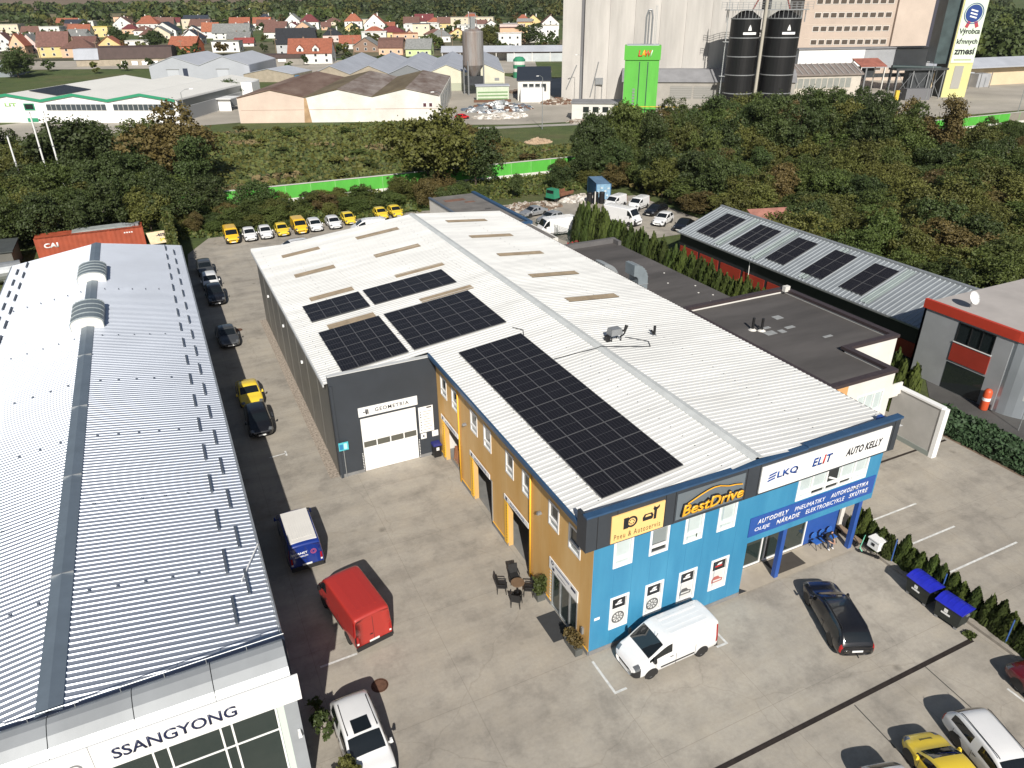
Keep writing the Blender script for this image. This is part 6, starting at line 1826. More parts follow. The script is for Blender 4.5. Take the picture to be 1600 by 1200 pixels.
for i in range(6):
    for j in range(8):
        o = link('solar_panel', PV_M, a_, local=True); o.location = (.4 + i * 1.35, j * 2.1, .1); o.scale = (1.18, 1.2, 1)

e = obj_at('grey_hall_row', 'row of five grey-roofed halls with pale gables behind the rusty silo', 'hall', 43.5, 268.5, -23)
hall(e, 5, 14.0, 84, 6.0, 8.8, GREYROOF, [TANW, TANW, mat('grey_gable', (.20, .21, .22), .7), CREAMW, CREAMW])
for i in (3, 4): MB().box(14 * i + .2, 14 * i + 13.8, -.06, -.002, 0, 2.6).build('green_base_band', mat('pale_green_band', (.40, .42, .32), .85), e, local=True)
MB().box(30, 35, -.1, 0, .2, 4.6).build('door', mat('pale_green_door', (.50, .60, .55), .7), e, local=True)
MB().box(35.2, 39, -.1, 0, .2, 4.6).build('door_opening', BLACK, e, local=True)
MB().box(66.5, 68.2, -.1, 0, 3.3, 4.2).build('vent_grille', GREY_METAL, e, local=True)
e = obj_at('pale_hall_pair', 'pair of pale grey gabled sheet halls behind the three-gabled hall', 'hall', -8, 349, -24)
hall(e, 2, 21, 44, 6, 9.5, mat('pale_sheet_roof', (.46, .48, .52), .6, 0, .06, .2), mat('pale_sheet_wall', (.40, .42, .46), .6, 0, .05, .2))
for i in range(2):
    MB().box(21 * i + 7, 21 * i + 12.5, -.08, 0, 4.4, 4.8).build('door_rail', GREY_METAL, e, local=True)
    MB().box(21 * i + 7.4, 21 * i + 12, -.06, 0, 0, 4.4).build('door', mat('pale_door', (.48, .50, .54), .6), e, local=True)
MB().box(14, 16, -.08, 0, .1, 5.0).build('dark_door', mat('dark_blue_door', (.03, .04, .07), .5), e, local=True)
e = obj_at('tan_shed', 'tan block shed with pale curved roof and blue barrel end', 'hall', 27, 326, -34)
hall(e, 1, 22, 20, 3.0, 5.0, mat('pale_sheet_roof', (.46, .48, .52)), TANW)
MB().cyl((22.5, 1, 1.2), (22.5, 4, 1.2), 1.2, n=14).build('barrel', mat('bright_blue_barrel', (.03, .25, .5), .5), e, local=True)
e = obj_at('brown_roofed_barn', 'long barn with dark brown mansard roof among the gardens', 'barn', -40, 446, -16)
MB().box(0, 46, 0, 12, 0, 3.4).build('wall', TANW, e, local=True)
MB().prism([(-.6, -.6, 3.2), (-.6, 1.2, 8.2), (-.6, 10.8, 8.2), (-.6, 12.6, 3.2)], (12, 0, 0)).build('roof', GREYROOF, e, local=True)
MB().prism([(11.5, -.6, 3.4), (11.5, 1.2, 8.6), (11.5, 6, 9.4), (11.5, 10.8, 8.6), (11.5, 12.6, 3.4)], (36, 0, 0)).build('roof', DKBROWN, e, local=True)
for k in range(4): MB().box(22 + k * 5, 25 + k * 5, -.75, -.1, .3, 2.2).build('door', WHITE_PAINT, e, local=True)
e = obj_at('dark_roofed_shed', 'long low shed with dark flat roof beside the grey halls', 'shed', 34, 408, -17)
MB().box(0, 34, 0, 10, 0, 3.2).build('wall', mat('weathered_grey_wall', (.27, .25, .22), .9, 0, .15, .3), e, local=True)
MB().box(-.5, 34.5, -.5, 10.5, 3.2, 5.0).build('roof', DKBROWN, e, local=True)
for k in range(3): MB().box(3 + k * 9, 7 + k * 9, -.08, 0, 1.6, 2.8).build('window', WHITE_PAINT, e, local=True)
e = obj_at('grey_warehouse', 'grey flat-topped warehouse at the edge of the gardens', 'warehouse', -105, 415, -12)
MB().box(0, 42, 0, 20, 0, 6).build('wall', mat('blue_grey_wall', (.24, .27, .29), .7, 0, .08, .2), e, local=True)
MB().box(-.4, 42.4, -.4, 20.4, 6, 6.4).build('roof', WHITE_PAINT, e, local=True)
for k in range(6): MB().box(3 + k * 6.5, 6.5 + k * 6.5, -.06, 0, 2.4, 4.4).build('window', DARK_GLASS, e, local=True)
e = obj_at('long_open_shed', 'very long open-fronted shed with grey corrugated roof', 'shed', 133, 372, -26)
MB().box(0, 95, 8, 8.3, 0, 6).build('back_wall', OFF_WHITE, e, local=True)
MB().prism([(-.5, -.8, 4.9), (-.5, 4, 7.6), (-.5, 8.8, 6.2), (-.5, 8.8, 6.0), (-.5, 4, 7.4), (-.5, -.8, 4.7)], (96, 0, 0)).build('roof', GREYROOF, e, local=True)
MB().box(34, 78, .0, .3, 0, 4.0).build('front_wall', mat('pale_blue_grey_wall', (.48, .51, .52), .8, 0, .1, .3), e, local=True)
MB().box(0, 95, .1, .25, 4.2, 4.9).build('lintel', mat('reddish_lintel', (.20, .12, .10), .8), e, local=True)
for k in range(11): MB().box(k * 9.4, k * 9.4 + .4, -.2, .2, 0, 4.9).build('post', OFF_WHITE, e, local=True)

# rusty hopper silo
e = obj_at('hopper_silo', 'rusty steel hopper silo standing on a framed tower', 'silo', 92.5, 233, 0)
MB().lathe([(0, 21), (2.0, 20.6), (3.5, 20.0), (3.6, 19.8), (3.6, 9.5), (1.2, 6.0), (0, 6.0)], 24).build('shell', mat('rusty_zinc', (.32, .22, .17), .6, .3, .35, .35, 6, col2=(.36, .36, .36), stretch=(1, 1, .15)), e, local=True, smooth=False)
for sx in (-1, 1):
    for sy in (-1, 1): MB().box(sx * 2.9 - .2, sx * 2.9 + .2, sy * 2.0 - .2, sy * 2.0 + .2, 0, 11).build('leg', GREY_METAL, e, local=True)
MB().box(-2.8, 2.8, -1.9, 1.9, 3.2, 6).build('machine_floor', mat('dark_machinery', (.05, .055, .06), .6, .2, .3, 1), e, local=True)
MB().box(-.8, .8, -.6, .6, 20.5, 24.5).build('head_house', STEEL, e, local=True)
MB().tube([(-1.6, 0, 20), (-1.2, 0, 25.5), (1.2, 0, 25.5), (1.8, 0, 20)], .12, 6).tube([(-2.5, 1, 19.8), (-2.5, 1, 21.2), (2.5, 1, 21.2)], .08, 6).build('pipework', STEEL, e, local=True)
e = obj_at('weigh_house', 'pale green weigh house with striped base under the hopper silo', 'shed', 84.5, 212, -20)
MB().box(0, 10.5, 0, 5, 0, 4.6).build('wall', mat('pale_mint_wall', (.52, .58, .45), .8, 0, .1, .4), e, local=True)
MB().box(-.3, 10.8, -.3, 5.3, 4.6, 4.9).build('roof', GREYROOF, e, local=True)
for k in range(3): MB().box(.4, 10.1, -.05, 0, .6 + k * 1.0, 1.0 + k * 1.0).build('stripe', mat('green_stripe', (.18, .30, .14), .8), e, local=True)
MB().box(-1, 11, -2.2, -.8, 0, .7).build('ramp', mat('rusty_iron', (.16, .085, .055)), e, local=True)
SCRAP = [GREY_METAL, STEEL, mat('scrap_white', (.55, .56, .56), .6), mat('scrap_blue', (.10, .13, .17), .5), mat('rusty_iron', (.16, .085, .055))]
heap('scrap_heap', 'heap of twisted grey metal scrap in the works yard', 'heap', 82.5, 191, 11, 2.6, SCRAP, 11, 420, 1.1)
heap('stone_heap', 'low spread of pale broken stone in front of the scrap', 'heap', 76.5, 176, 8, .8, [STONE, OFF_WHITE], 12, 260, .7)
heap('timber_heap', 'dark heap of old timber beside the hopper silo', 'heap', 112, 231, 7, 1.6, [mat('grey_timber', (.14, .11, .09), .9), EARTHY], 13, 260, 1.0)
heap('soil_heap', 'brown soil heap with pale lumps near the concrete silo', 'heap', 106, 196, 6, 1.8, [EARTHY, STONE, mat('rusty_iron', (.16, .085, .055))], 14, 240, .8)
heap('sand_heap', 'small sand heap on the meadow beside the green barrier', 'heap', 66, 132.5, 3.0, 1.1, [mat('sand', (.42, .31, .21), .95)], 15, 300, .5)
heap('dirt_mound', 'low earthy mound with grass on the works lane edge', 'heap', 93, 156, 6, .6, [EARTHY, STONE], 16, 200, .6)
e = obj_at('green_tank_trailer', 'green and white tank standing upright at the shed corner', 'tank', 135, 284, 0)
MB().lathe([(0, 0), (2.6, 0), (2.6, 7.2), (1.6, 8.2), (0, 8.4)], 16).build('shell', mat('tank_green', (.04, .24, .13), .5), e, local=True)
for z in (2.4, 5.2): MB().lathe([(2.62, z), (2.66, z + .2), (2.66, z + 1.1), (2.62, z + 1.3)], 16).build('band', OFF_WHITE, e, local=True, fix=False)

# ------------------------------------------------------------------ grain works
CONC_SILO = mat('pale_silo_concrete', (.49, .468, .44), .9, 0, .17, .22, 8, stretch=(1, 1, .16), bump=.1)
e = obj_at('concrete_silo', 'huge pale concrete grain silo with fluted front', 'silo', 107.5, 197.0, -33)
MB().box(0, 5.6, 0, 24, 0, 50).build('end_tower', CONC_SILO, e, local=True)
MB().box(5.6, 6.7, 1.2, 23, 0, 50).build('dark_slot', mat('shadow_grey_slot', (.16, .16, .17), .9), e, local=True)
for k in range(7):
    x0 = 6.7 + k * 7.55
    pts = [(x0 + 7.5 * t / 8, -(.95 * math.sin(math.pi * t / 8))) for t in range(9)]
    b = MB(); b.prism([(x, y, 0) for x, y in pts] + [(x0 + 7.5, 23.5, 0), (x0, 23.5, 0)], (0, 0, 50)); b.build('silo_cell', CONC_SILO, e, local=True)
MB().box(59.6, 66, -2, 20, 0, 50).build('end_tower', mat('grey_silo_concrete', (.40, .395, .365), .9, 0, .12, .15, 8, stretch=(1, 1, .3)), e, local=True)
for k in range(3): MB().box(10.5, 10.58, -1.6, -1.5, 0, 1).build('conduit', GREY_METAL, e, local=True)
MB().tube([(1.5, -.1, 4), (4.6, -.1, 11)], .15, 6).tube([(9.2, -1.2, 2), (11.4, -1.2, 12)], .15, 6).build('chute_pipe', GREY_METAL, e, local=True)
MB().box(10.6, 13.0, -1.6, -.9, 5.5, 7.4).build('switch_cabinet', GREY_METAL, e, local=True)
for x in (10.7, 12.8): MB().box(x, x + .12, -1.5, -1.38, 0, 5.5).build('cabinet_leg', GREY_METAL, e, local=True)
MB().box(60.6, 64.8, -2.1, -2.0, 47.5, 50).build('white_panel', WHITE_PAINT, e, local=True)
e = obj_at('silo_front_shed', 'grey shed with felt roof along the foot of the concrete silo', 'shed', 118.5, 178.5, -33)
MB().box(0, 50, 0, 9, 0, 7.0).build('wall', mat('grey_shed_wall', (.34, .32, .29), .9, 0, .12, .3), e, local=True)
MB().prism([(-.5, -.5, 7.0), (-.5, 4.5, 10.2), (-.5, 9.3, 10.2), (-.5, 9.3, 7.0)], (51, 0, 0)).build('roof', mat('slate_felt', (.22, .22, .23), .8, 0, .15, .3), e, local=True)
for k in range(5): MB().box(14 + k * 7, 20.4 + k * 7, -.08, 0, 2.4, 5.8).build('louvre_band', mat('grey_louvre', (.24, .235, .22), .7), e, local=True)
MB().box(4, 7, -.06, 0, 0, 5).build('door_opening', BLACK, e, local=True)
for z in (3.0, 3.6, 4.2, 4.8, 5.4):
    MB().box(14, 48.4, -.13, -.081, z, z + .12).build('louvre_slat', mat('pale_louvre', (.36, .35, .33), .7), e, local=True)
# black steel silos with gallery
for i, (cx, cy, r_) in enumerate(((143.6, 156.6, 4.1), (153.3, 152.2, 4.7))):
    e = obj_at('black_silo', ('narrower black steel silo next to the concrete silo wall', 'wider black steel silo beside the pale tower')[i], 'silo', cx, cy, -33, 'black steel silos with a roof gallery')
    MB().lathe([(r_, 0), (r_, 24.0), (r_ * .4, 25.8), (0, 26)], 32).build('shell', mat('black_silo_steel', (.012, .012, .013), .45, .2, .3, .3, 6, stretch=(1, 1, .2)), e, local=True)
    for z in (4.5, 9.4, 14.2, 19.0, 23.8): MB().lathe([(r_ + .05, z), (r_ + .14, z + .05), (r_ + .14, z + .25), (r_ + .05, z + .3)], 32).build('hoop', GREY_METAL, e, local=True, fix=False)
    MB(Matrix.Rotation(R(10), 4, 'Z')).box(-1.8, 1.8, -r_ - .12, -r_ - .04, 20.0, 20.6).build('name_plate', WHITE_TXT, e, local=True)
    MB(Matrix.Rotation(R(10), 4, 'Z')).prism([(-.5, -r_ - .1, 21.0), (.5, -r_ - .1, 21.0), (.35, -r_ - .1, 21.7), (0, -r_ - .1, 22.5), (-.35, -r_ - .1, 21.7)], (0, .06, 0)).build('flame_mark', WHITE_TXT, e, local=True)
    b = MB()
    for k in range(24):
        t = k * 2 * math.pi / 24
        b.cyl((r_ * .97 * math.cos(t), r_ * .97 * math.sin(t), 24.0), (r_ * .97 * math.cos(t), r_ * .97 * math.sin(t), 26.0), .05, n=4)
    b.build('roof_post', STEEL, e, local=True, fix=False, kind='stuff')
    if i == 0:
        b = MB()
        for s in (-.5, .5): b.cyl((-r_ - .9, s, 0), (-r_ - .9, s, 31), .09, n=4)
        for k in range(60): b.cyl((-r_ - .9, -.5, k * .5), (-r_ - .9, .5, k * .5), .04, n=4)
        b.build('ladder', STEEL, e, local=True, fix=False)
        for z in (9, 18): MB().box(-r_ - 1.6, -r_, -1, 1, z, z + .15).build('landing', STEEL, e, local=True)
    MB().cyl((r_ + .6, -2.0, 4), (r_ + .6, -2.0, 29), .45, n=10).build('riser_pipe', mat('cream_pipe', (.42, .39, .33), .7), e, local=True) if i == 0 else None
e = obj_at('silo_gallery', 'steel gallery with railings across the tops of the black silos', 'gallery', 148.7, 154.5, -25)
MB().box(-11, 11, -2.5, 2.5, 26.0, 26.25).build('deck', GREY_METAL, e, local=True)
b = MB()
for s in (-2.5, 2.5):
    for z in (26.8, 27.4, 28.0): b.cyl((-12, s, z), (12, s, z), .06, n=4)
    for k in range(17): b.cyl((-12 + k * 1.5, s, 26.2), (-12 + k * 1.5, s, 28.0), .06, n=4)
b.build('railing', GREY_METAL, e, local=True, fix=False)
MB().box(-1.2, .8, -1, 1, 26.2, 32).build('elevator_head', mat('dark_machinery', (.05, .055, .06)), e, local=True)
MB().tube([(-4, 0, 26), (-2, 0, 30), (0, 0, 31)], .2, 6).tube([(3, 0, 31), (5.5, 0, 28.5), (6.5, 0, 26)], .2, 6).build('spout', mat('red_brown_pipe', (.22, .06, .05), .6), e, local=True)
for x in (-11, -4, 4, 11): MB().box(x - .12, x + .12, -.12, .12, 23, 26).build('support', GREY_METAL, e, local=True)
# green elevator tower with the works' emblem
e = obj_at('green_tower', 'bright green elevator tower with red and white letters at the top', 'tower', 99.3, 149.4, -34)
TG = mat('lime_green_cladding', (.11, .45, .06), .55, 0, .12, .5, 7, stretch=(1, 1, .2))
MB().box(0, 8.6, 0, 6, .8, 18.4).build('cladding', TG, e, local=True)
MB().box(-.25, 8.85, -.25, 6.2, 15.2, 18.5).build('top_band', mat('lime_green_top', (.10, .44, .05), .5), e, local=True)
MB().box(.6, 8.0, -.3, .0, .0, 1.4).build('base_panel', TG, e, local=True)
for x in (3.6, 5.7): MB().box(x, x + .22, -.06, .0, 1.2, 14.8).build('dark_slot', mat('tower_slot', (.03, .06, .06), .5), e, local=True)
for k in range(6): MB().box(2.3, 2.9, -.05, .0, 4.5 + k * .7, 4.95 + k * .7).build('print', GREY_METAL, e, local=True)
MB().box(-.3, 9, -.34, -.26, 1.25, 1.45).build('dark_bar', BLACK, e, local=True)
for s, u, w_, mt in (('L', 3.2, .9, RED_TXT), ('A', 3.95, 1.2, ORANGE_TXT), ('W', 4.85, 1.6, RED_TXT), ('/', 6.2, .6, WHITE_TXT)):
    me = text_mesh(s, w_, 1.5, .03, .15, .05); me.materials.append(mt); me.transform(Matrix.Translation((u, -.26, 16.0)) @ Matrix.Rotation(R(90), 4, 'X')); link('lettering', me, e, local=True)
MB().box(.3, 8.3, .3, 5.7, 18.5, 18.7).build('roof', GREYROOF, e, local=True)
b = MB(); b.tube([(4.7, 2, 18.5), (4.7, 2, 25), (5.2, 2, 26.5), (5.9, 2, 26.5), (6.2, 2, 25), (6.2, 2, 18.5)], .22, 8).tube([(5.4, 2.6, 18.5), (5.4, 2.6, 26)], .2, 8); b.build('conveyor_pipe', GREY_METAL, e, local=True)
b = MB(); b.cyl((6.9, 2, 18.5), (6.9, 2, 27.5), .07, n=4).cyl((7.3, 2, 18.5), (7.3, 2, 27.5), .07, n=4)
for k in range(18): b.cyl((6.9, 2, 18.7 + k * .5), (7.3, 2, 18.7 + k * .5), .05, n=4)
b.build('roof_ladder', STEEL, e, local=True, fix=False)
MB().tube([(-1.5, -1.2, 4.2), (14.5, -1.2, 4.2)], .12, 6).tube([(-1.5, -1.2, 0), (-1.5, -1.2, 4.2)], .12, 6).tube([(14.5, -1.2, 0), (14.5, -1.2, 4.2)], .12, 6).build('yellow_gas_pipe', mat('gas_yellow', (.65, .45, .05), .5), e, local=True)
e = obj_at('dark_roofed_office', 'small office with dark shed roof against the concrete silo', 'building', 107.5, 208, -27)
MB().box(-9, 1.5, -5, 7, 0, 6).build('wall', OFF_WHITE, e, local=True)
MB().prism([(-9.4, -5.3, 6.0), (1.9, -5.3, 6.0), (1.9, -5.3, 6.3), (-9.4, -5.3, 6.3)], (0, 12.5, 3.2)).build('roof', mat('navy_black_roof', (.025, .032, .045), .6), e, local=True)
for k in range(4):
    w = MB().box(-7.4 + k * 2, -5.8 + k * 2, -5.08, -5, 2.9, 5.2).build('window', GREY_METAL, e, local=True); MB().box(-7.3 + k * 2, -5.9 + k * 2, -5.12, -5.081, 3.0, 5.1).build('pane', DARK_GLASS, w, local=True)
MB().box(-8, -.5, -9, -5.2, 0, 4.2).build('porch', WHITE_PAINT, e, local=True)
e = obj_at('small_white_store', 'low white store with dark flat roof before the green tower', 'shed', 90.5, 160.5, -33)
MB().box(0, 14, 0, 8, 0, 4.2).build('wall', OFF_WHITE, e, local=True)
MB().box(-.3, 14.3, -.3, 8.3, 4.2, 4.5).build('roof', mat('slate_felt', (.22, .22, .23)), e, local=True)
for k in range(4): MB().box(3 + k * 2.6, 4.6 + k * 2.6, -.05, 0, 2.0, 3.4).build('window', DARK_GLASS, e, local=True)

PINK = mat('salmon_render', (.50, .41, .345), .9, 0, .08, .15, 7)
e = obj_at('salmon_mill', 'salmon coloured mill building with rows of dark windows', 'building', 222.0, 214.0, -24)
MB().box(0, 36, 0, 18, 0, 32).build('wall', PINK, e, local=True)
MB().box(36, 50, -1.2, 18, 0, 32).build('blank_wall', mat('pale_salmon_render', (.54, .45, .38), .9, 0, .08, .15, 7), e, local=True)
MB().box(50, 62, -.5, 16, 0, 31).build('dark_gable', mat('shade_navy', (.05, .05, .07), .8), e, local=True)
MB().prism([(-1, -1.2, 32), (-1, 9, 38), (-1, 19, 32)], (52, 0, 0)).build('roof', mat('red_brown_tile', (.26, .13, .12), .85, 0, .15, .3), e, local=True)
for r_ in range(6):
    for k in range(10):
        w = MB().box(4.6 + k * 3.05, 7.2 + k * 3.05, -.1, 0, 3.6 + r_ * 4.7, 5.6 + r_ * 4.7).build('window', OFF_WHITE, e, local=True)
        MB().box(4.8 + k * 3.05, 7.0 + k * 3.05, -.14, -.101, 3.8 + r_ * 4.7, 5.4 + r_ * 4.7).build('pane', mat('brown_pane', (.10, .08, .065), .3), w, local=True)
    MB().box(2, 35.5, -.06, 0, 5.9 + r_ * 4.7, 6.1 + r_ * 4.7).build('ledge', mat('pale_ledge', (.58, .50, .42), .9), e, local=True)
e = obj_at('conveyor_bridge', 'pale grey elevated conveyor gallery before the salmon mill', 'gallery', 192, 183, -18)
MB().box(0, 24, 0, 5, 8.0, 13.5).build('casing', WHITE_PAINT, e, local=True)
MB().box(24, 49, 0, 5, 7.4, 13.2).build('casing', mat('grey_casing', (.34, .35, .37), .7, 0, .1, .3), e, local=True)
MB().box(-.5, 49.5, -.4, 5.4, 13.5, 13.9).build('roof', mat('slate_felt', (.22, .22, .23)), e, local=True)
for x in (2, 14, 26, 38, 48):
    for y in (.4, 4.6): MB().box(x - .25, x + .25, y - .25, y + .25, 0, 8).build('leg', GREY_METAL, e, local=True)
MB().box(10, 47, 1, 4.8, 4.2, 5.2).box(14, 30, 1.5, 4, 5.2, 7.2).build('machinery', mat('dark_machinery', (.05, .055, .06)), e, local=True)
e = obj_at('ribbed_roof_shed', 'shed with ribbed grey roof and louvred wall behind the trees', 'shed', 163, 164, -17)
MB().box(0, 30, 0, 12, 0, 8).build('wall', mat('pale_shed_wall', (.50, .46, .40), .9, 0, .1, .3), e, local=True)
MB().prism([(-.5, -.6, 8), (-.5, 6, 10.6), (-.5, 12.6, 8.6), (-.5, 12.6, 8.2), (-.5, 6, 10.2), (-.5, -.6, 7.6)], (31, 0, 0)).build('roof', mat('brown_grey_tile_roof', (.20, .17, .155), .8, 0, .25, .5), e, local=True)
for k in range(16): MB().prism([(k * 1.95, -.62, 8.06), (k * 1.95, 6, 10.68), (k * 1.95, 6, 10.78), (k * 1.95, -.62, 8.16)], (.35, 0, 0)).build('roof_rib', mat('pale_rib', (.30, .29, .28), .8), e, local=True)
for k in range(13): MB().box(1 + k * 2, 2.7 + k * 2, -.08, 0, 4.0, 6.8).build('louvre_panel', mat('grey_green_louvre', (.24, .25, .23), .7, 0, .1, 1), e, local=True)
e = obj_at('rusty_canopy', 'rusty red sheet canopy on posts beside the ribbed shed', 'canopy', 194, 158, -17)
MB().prism([(0, 0, 9.5), (9, 0, 9.5), (9, 6, 11.5), (0, 6, 11.5)], (0, 0, .2)).build('roof', mat('rust_red_sheet', (.30, .11, .08), .8, 0, .3, .5), e, local=True)
for x in (.3, 8.5):
    for y in (.3, 5.6): MB().box(x - .15, x + .15, y - .15, y + .15, 0, 9.6 + y * .3).build('post', OFF_WHITE, e, local=True)
# yellow tower with the banner
e = obj_at('banner_tower', 'tall pale yellow tower carrying a mint banner with dark lettering', 'tower', 221.8, 148.4, -28)
MB().box(0, 7.6, 0, 7, 0, 42).build('cladding', mat('pale_yellow_cladding', (.62, .58, .26), .6, 0, .06, .3), e, local=True)
MB().box(-.25, 0, -.1, 7, 0, 42).build('edge_post', mat('dark_edge', (.05, .055, .05), .6), e, local=True)
MB().box(2.2, 5.0, -.1, .0, 2.6, 9.4).build('grey_door', mat('grey_shutter', (.36, .35, .32), .6), e, local=True)
MB().box(.4, 7.5, -.16, -.02, 10.3, 42).build('banner', mat('mint_banner', (.66, .76, .62), .6, 0, .03, .3), e, local=True)
MB().box(-4.2, -.26, 1, 7, 10, 42).build('glazed_side', mat('dark_teal_side', (.06, .085, .09), .3, 0, .3, .3), e, local=True)
for s, z in (('Výrobca', 18.2), ('kŕmnych', 15.4), ('zmesí', 12.7)):
    me = text_mesh(s, None, 2.0, .03, 0, .03); me.materials.append(NEARBLACK); wd = max(v.co.x for v in me.vertices); me.transform(Matrix.Translation((3.95 - min(wd, 6.4) / 2, -.17, z)) @ Matrix.Rotation(R(90), 4, 'X') @ Matrix.Scale(min(1, 6.4 / wd), 4, (1, 0, 0))); link('lettering', me, e, local=True)
MB().box(1.2, 6.6, -.19, -.16, 11.0, 11.35).build('web_address', mat('olive_print', (.35, .38, .2), .6), e, local=True)
MB(Matrix.Translation((3.9, -.17, 24.4)) @ Matrix.Rotation(R(90), 4, 'X')).lathe([(0, 0), (2.5, 0), (2.5, .05), (0, .05)], 28).build('seal_emblem', mat('seal_blue', (.015, .05, .22), .5), e, local=True)
MB(Matrix.Translation((3.9, -.24, 24.4)) @ Matrix.Rotation(R(90), 4, 'X')).lathe([(2.75, 0), (2.95, 0), (2.95, .03), (2.75, .03), (2.75, 0)], 28).build('seal_ring', mat('seal_blue', (.015, .05, .22)), e, local=True, fix=False)
for k in range(3): MB(Matrix.Translation((3.9, -.25, 25.2 - k * .9)) @ Matrix.Rotation(R(14), 4, 'Y')).box(-1.1, 1.1, 0, .03, -.2, .2).build('seal_print', WHITE_TXT, e, local=True)
for x, a in ((2.9, 20), (5.3, -25)): MB(Matrix.Translation((x, -.24, 21.6)) @ Matrix.Rotation(R(a), 4, 'Y')).box(-.5, .5, 0, .05, -1.2, .6).build('ribbon', mat('ribbon_red', (.40, .05, .07), .5), e, local=True)
MB().box(1.3, 6.4, -.19, -.16, 28.4, 28.9).build('heading_print', mat('pale_red_print', (.5, .3, .26), .6), e, local=True)
e = obj_at('steel_trestle', 'dark steel trestle and bins between mill and banner tower', 'trestle', 204, 152, -22)
for x in (0, 5, 10, 15): 
    for y in (0, 4): MB().box(x - .15, x + .15, y - .15, y + .15, 0, 8.5).build('post', GREY_METAL, e, local=True)
for x in (0, 5, 10): MB().tube([(x, 0, .5), (x + 5, 0, 8)], .08, 5).tube([(x + 5, 0, .5), (x, 0, 8)], .08, 5).build('brace', GREY_METAL, e, local=True)
MB().box(-1, 16, -.5, 4.5, 8.5, 9.1).box(4, 12, .5, 3.6, 3, 8.4).build('bunker', mat('dark_machinery', (.05, .055, .06)), e, local=True)
MB().box(2, 10, -3.6, -.8, 0, 3.4).build('grey_bin', mat('grey_steel_bin', (.15, .15, .16), .6), e, local=True)
MB().cyl((-2, 1, 9.6), (14, 1, 9.0), .5, n=8).build('conveyor', mat('dark_teal_tube', (.04, .06, .06), .5), e, local=True)
MB().box(-1.5, -.4, -4, -3, 0, 3).build('yellow_bollard', mat('gas_yellow', (.65, .45, .05)), e, local=True)
e = obj_at('cream_goods_shed', 'long cream goods shed with grey roof beyond the banner tower', 'shed', 240, 165, -6)
MB().box(0, 70, 4, 14, 0, 6).build('wall', mat('warm_cream_wall', (.62, .50, .34), .9, 0, .08, .2), e, local=True)
MB().prism([(-1, 1.5, 6.6), (-1, 9, 9.2), (-1, 15, 7.4), (-1, 15, 7.0), (-1, 9, 8.8), (-1, 1.5, 6.2)], (72, 0, 0)).build('roof', GREYROOF, e, local=True)
MB().box(2, 14, -3, 4, 5.2, 5.5).build('canopy', mat('pale_sheet_roof', (.46, .48, .52)), e, local=True)
MB().box(20, 26, 0, 4, 0, 4.5).build('grey_box', mat('grey_casing', (.34, .35, .37)), e, local=True)
for k in range(5): MB().box(3 + k * 5, 3.2 + k * 5, -2.8, -2.6, 0, 5.2).build('post', GREY_METAL, e, local=True)
e = obj_at('garden_hut', 'small white garden hut among the shrubs by the barrier', 'hut', 131, 68.5, -20)
MB().box(0, 4, 0, 3, 0, 2.6).build('wall', OFF_WHITE, e, local=True)
MB().prism([(-.3, -.3, 2.6), (4.3, -.3, 2.6), (4.3, -.3, 2.8), (-.3, -.3, 2.8)], (0, 3.6, .7)).build('roof', mat('slate_felt', (.22, .22, .23)), e, local=True)
e = obj_at('rusty_hut', 'small hut with rusty pink sheet roof behind the lean-to', 'hut', 53.5, 47, -15)
MB().box(0, 5, 0, 4, 0, 2.6).build('wall', TANW, e, local=True)
MB().prism([(-.3, -.3, 2.6), (5.3, -.3, 2.6), (5.3, 4.3, 3.9), (-.3, 4.3, 3.9)], (0, 0, .12)).build('roof', mat('pinkish_rust_sheet', (.38, .17, .13), .8, 0, .25, .8), e, local=True)
# lamp posts and masts
def lamp(x, y, h, label, deg, lean=1.6):
    e = obj_at('street_lamp', label, 'street lamp', x, y, deg, 'tall lamp posts by the barrier and works')
    MB().cyl((0, 0, -.2), (0, 0, h), .11, .06, 8).build('post', STEEL, e, local=True)
    MB().tube([(0, 0, h), (lean * .5, 0, h + .45), (lean, 0, h + .5)], .05, 6).build('arm', STEEL, e, local=True)
    MB().taper(lean - .1, lean + .6, -.14, .14, h + .42, h + .56, .05, .04).build('lamp_head', WHITE_PAINT, e, local=True)
lamp(-7.3, 130, 14.5, 'tall thin lamp post in front of the three-gabled hall', 10)
lamp(37.5, 118, 13, 'tall lamp post rising from the trees beside the rusty hall', 190)
lamp(76, 150, 12, 'lamp post at the mouth of the works lane', 200)
lamp(108, 186, 14, 'curved lamp post at the foot of the concrete silo', 180)
lamp(178, 121, 13, 'pale lamp post rising behind the barrier before the banner tower', 90)
lamp(205, 112, 16, 'tall lattice-side lamp post near the cream goods shed', 170)
for i, (x, y, h) in enumerate(((-34.2, 122, 10), (-30.3, 122.3, 13.2), (-28.4, 122.5, 13.2))):
    e = obj_at('white_mast', ('shortest of three white masts among the trees', 'tall white mast between two others among the trees', 'tall white mast at the end of the group of three')[i], 'mast', x, y, 0, 'white masts among the trees')
    MB().cyl((0, 0, 0), (0, 0, h), .16, .12, 8).build('pole', WHITE_PVC, e, local=True)
    MB().lathe([(.16, h * .6), (.22, h * .6 + .1), (.16, h * .6 + .2)], 8).build('clamp', GREY_METAL, e, local=True)
    MB().lathe([(.13, h), (.1, h + .15), (0, h + .2)], 8).build('cap', GREY_METAL, e, local=True)

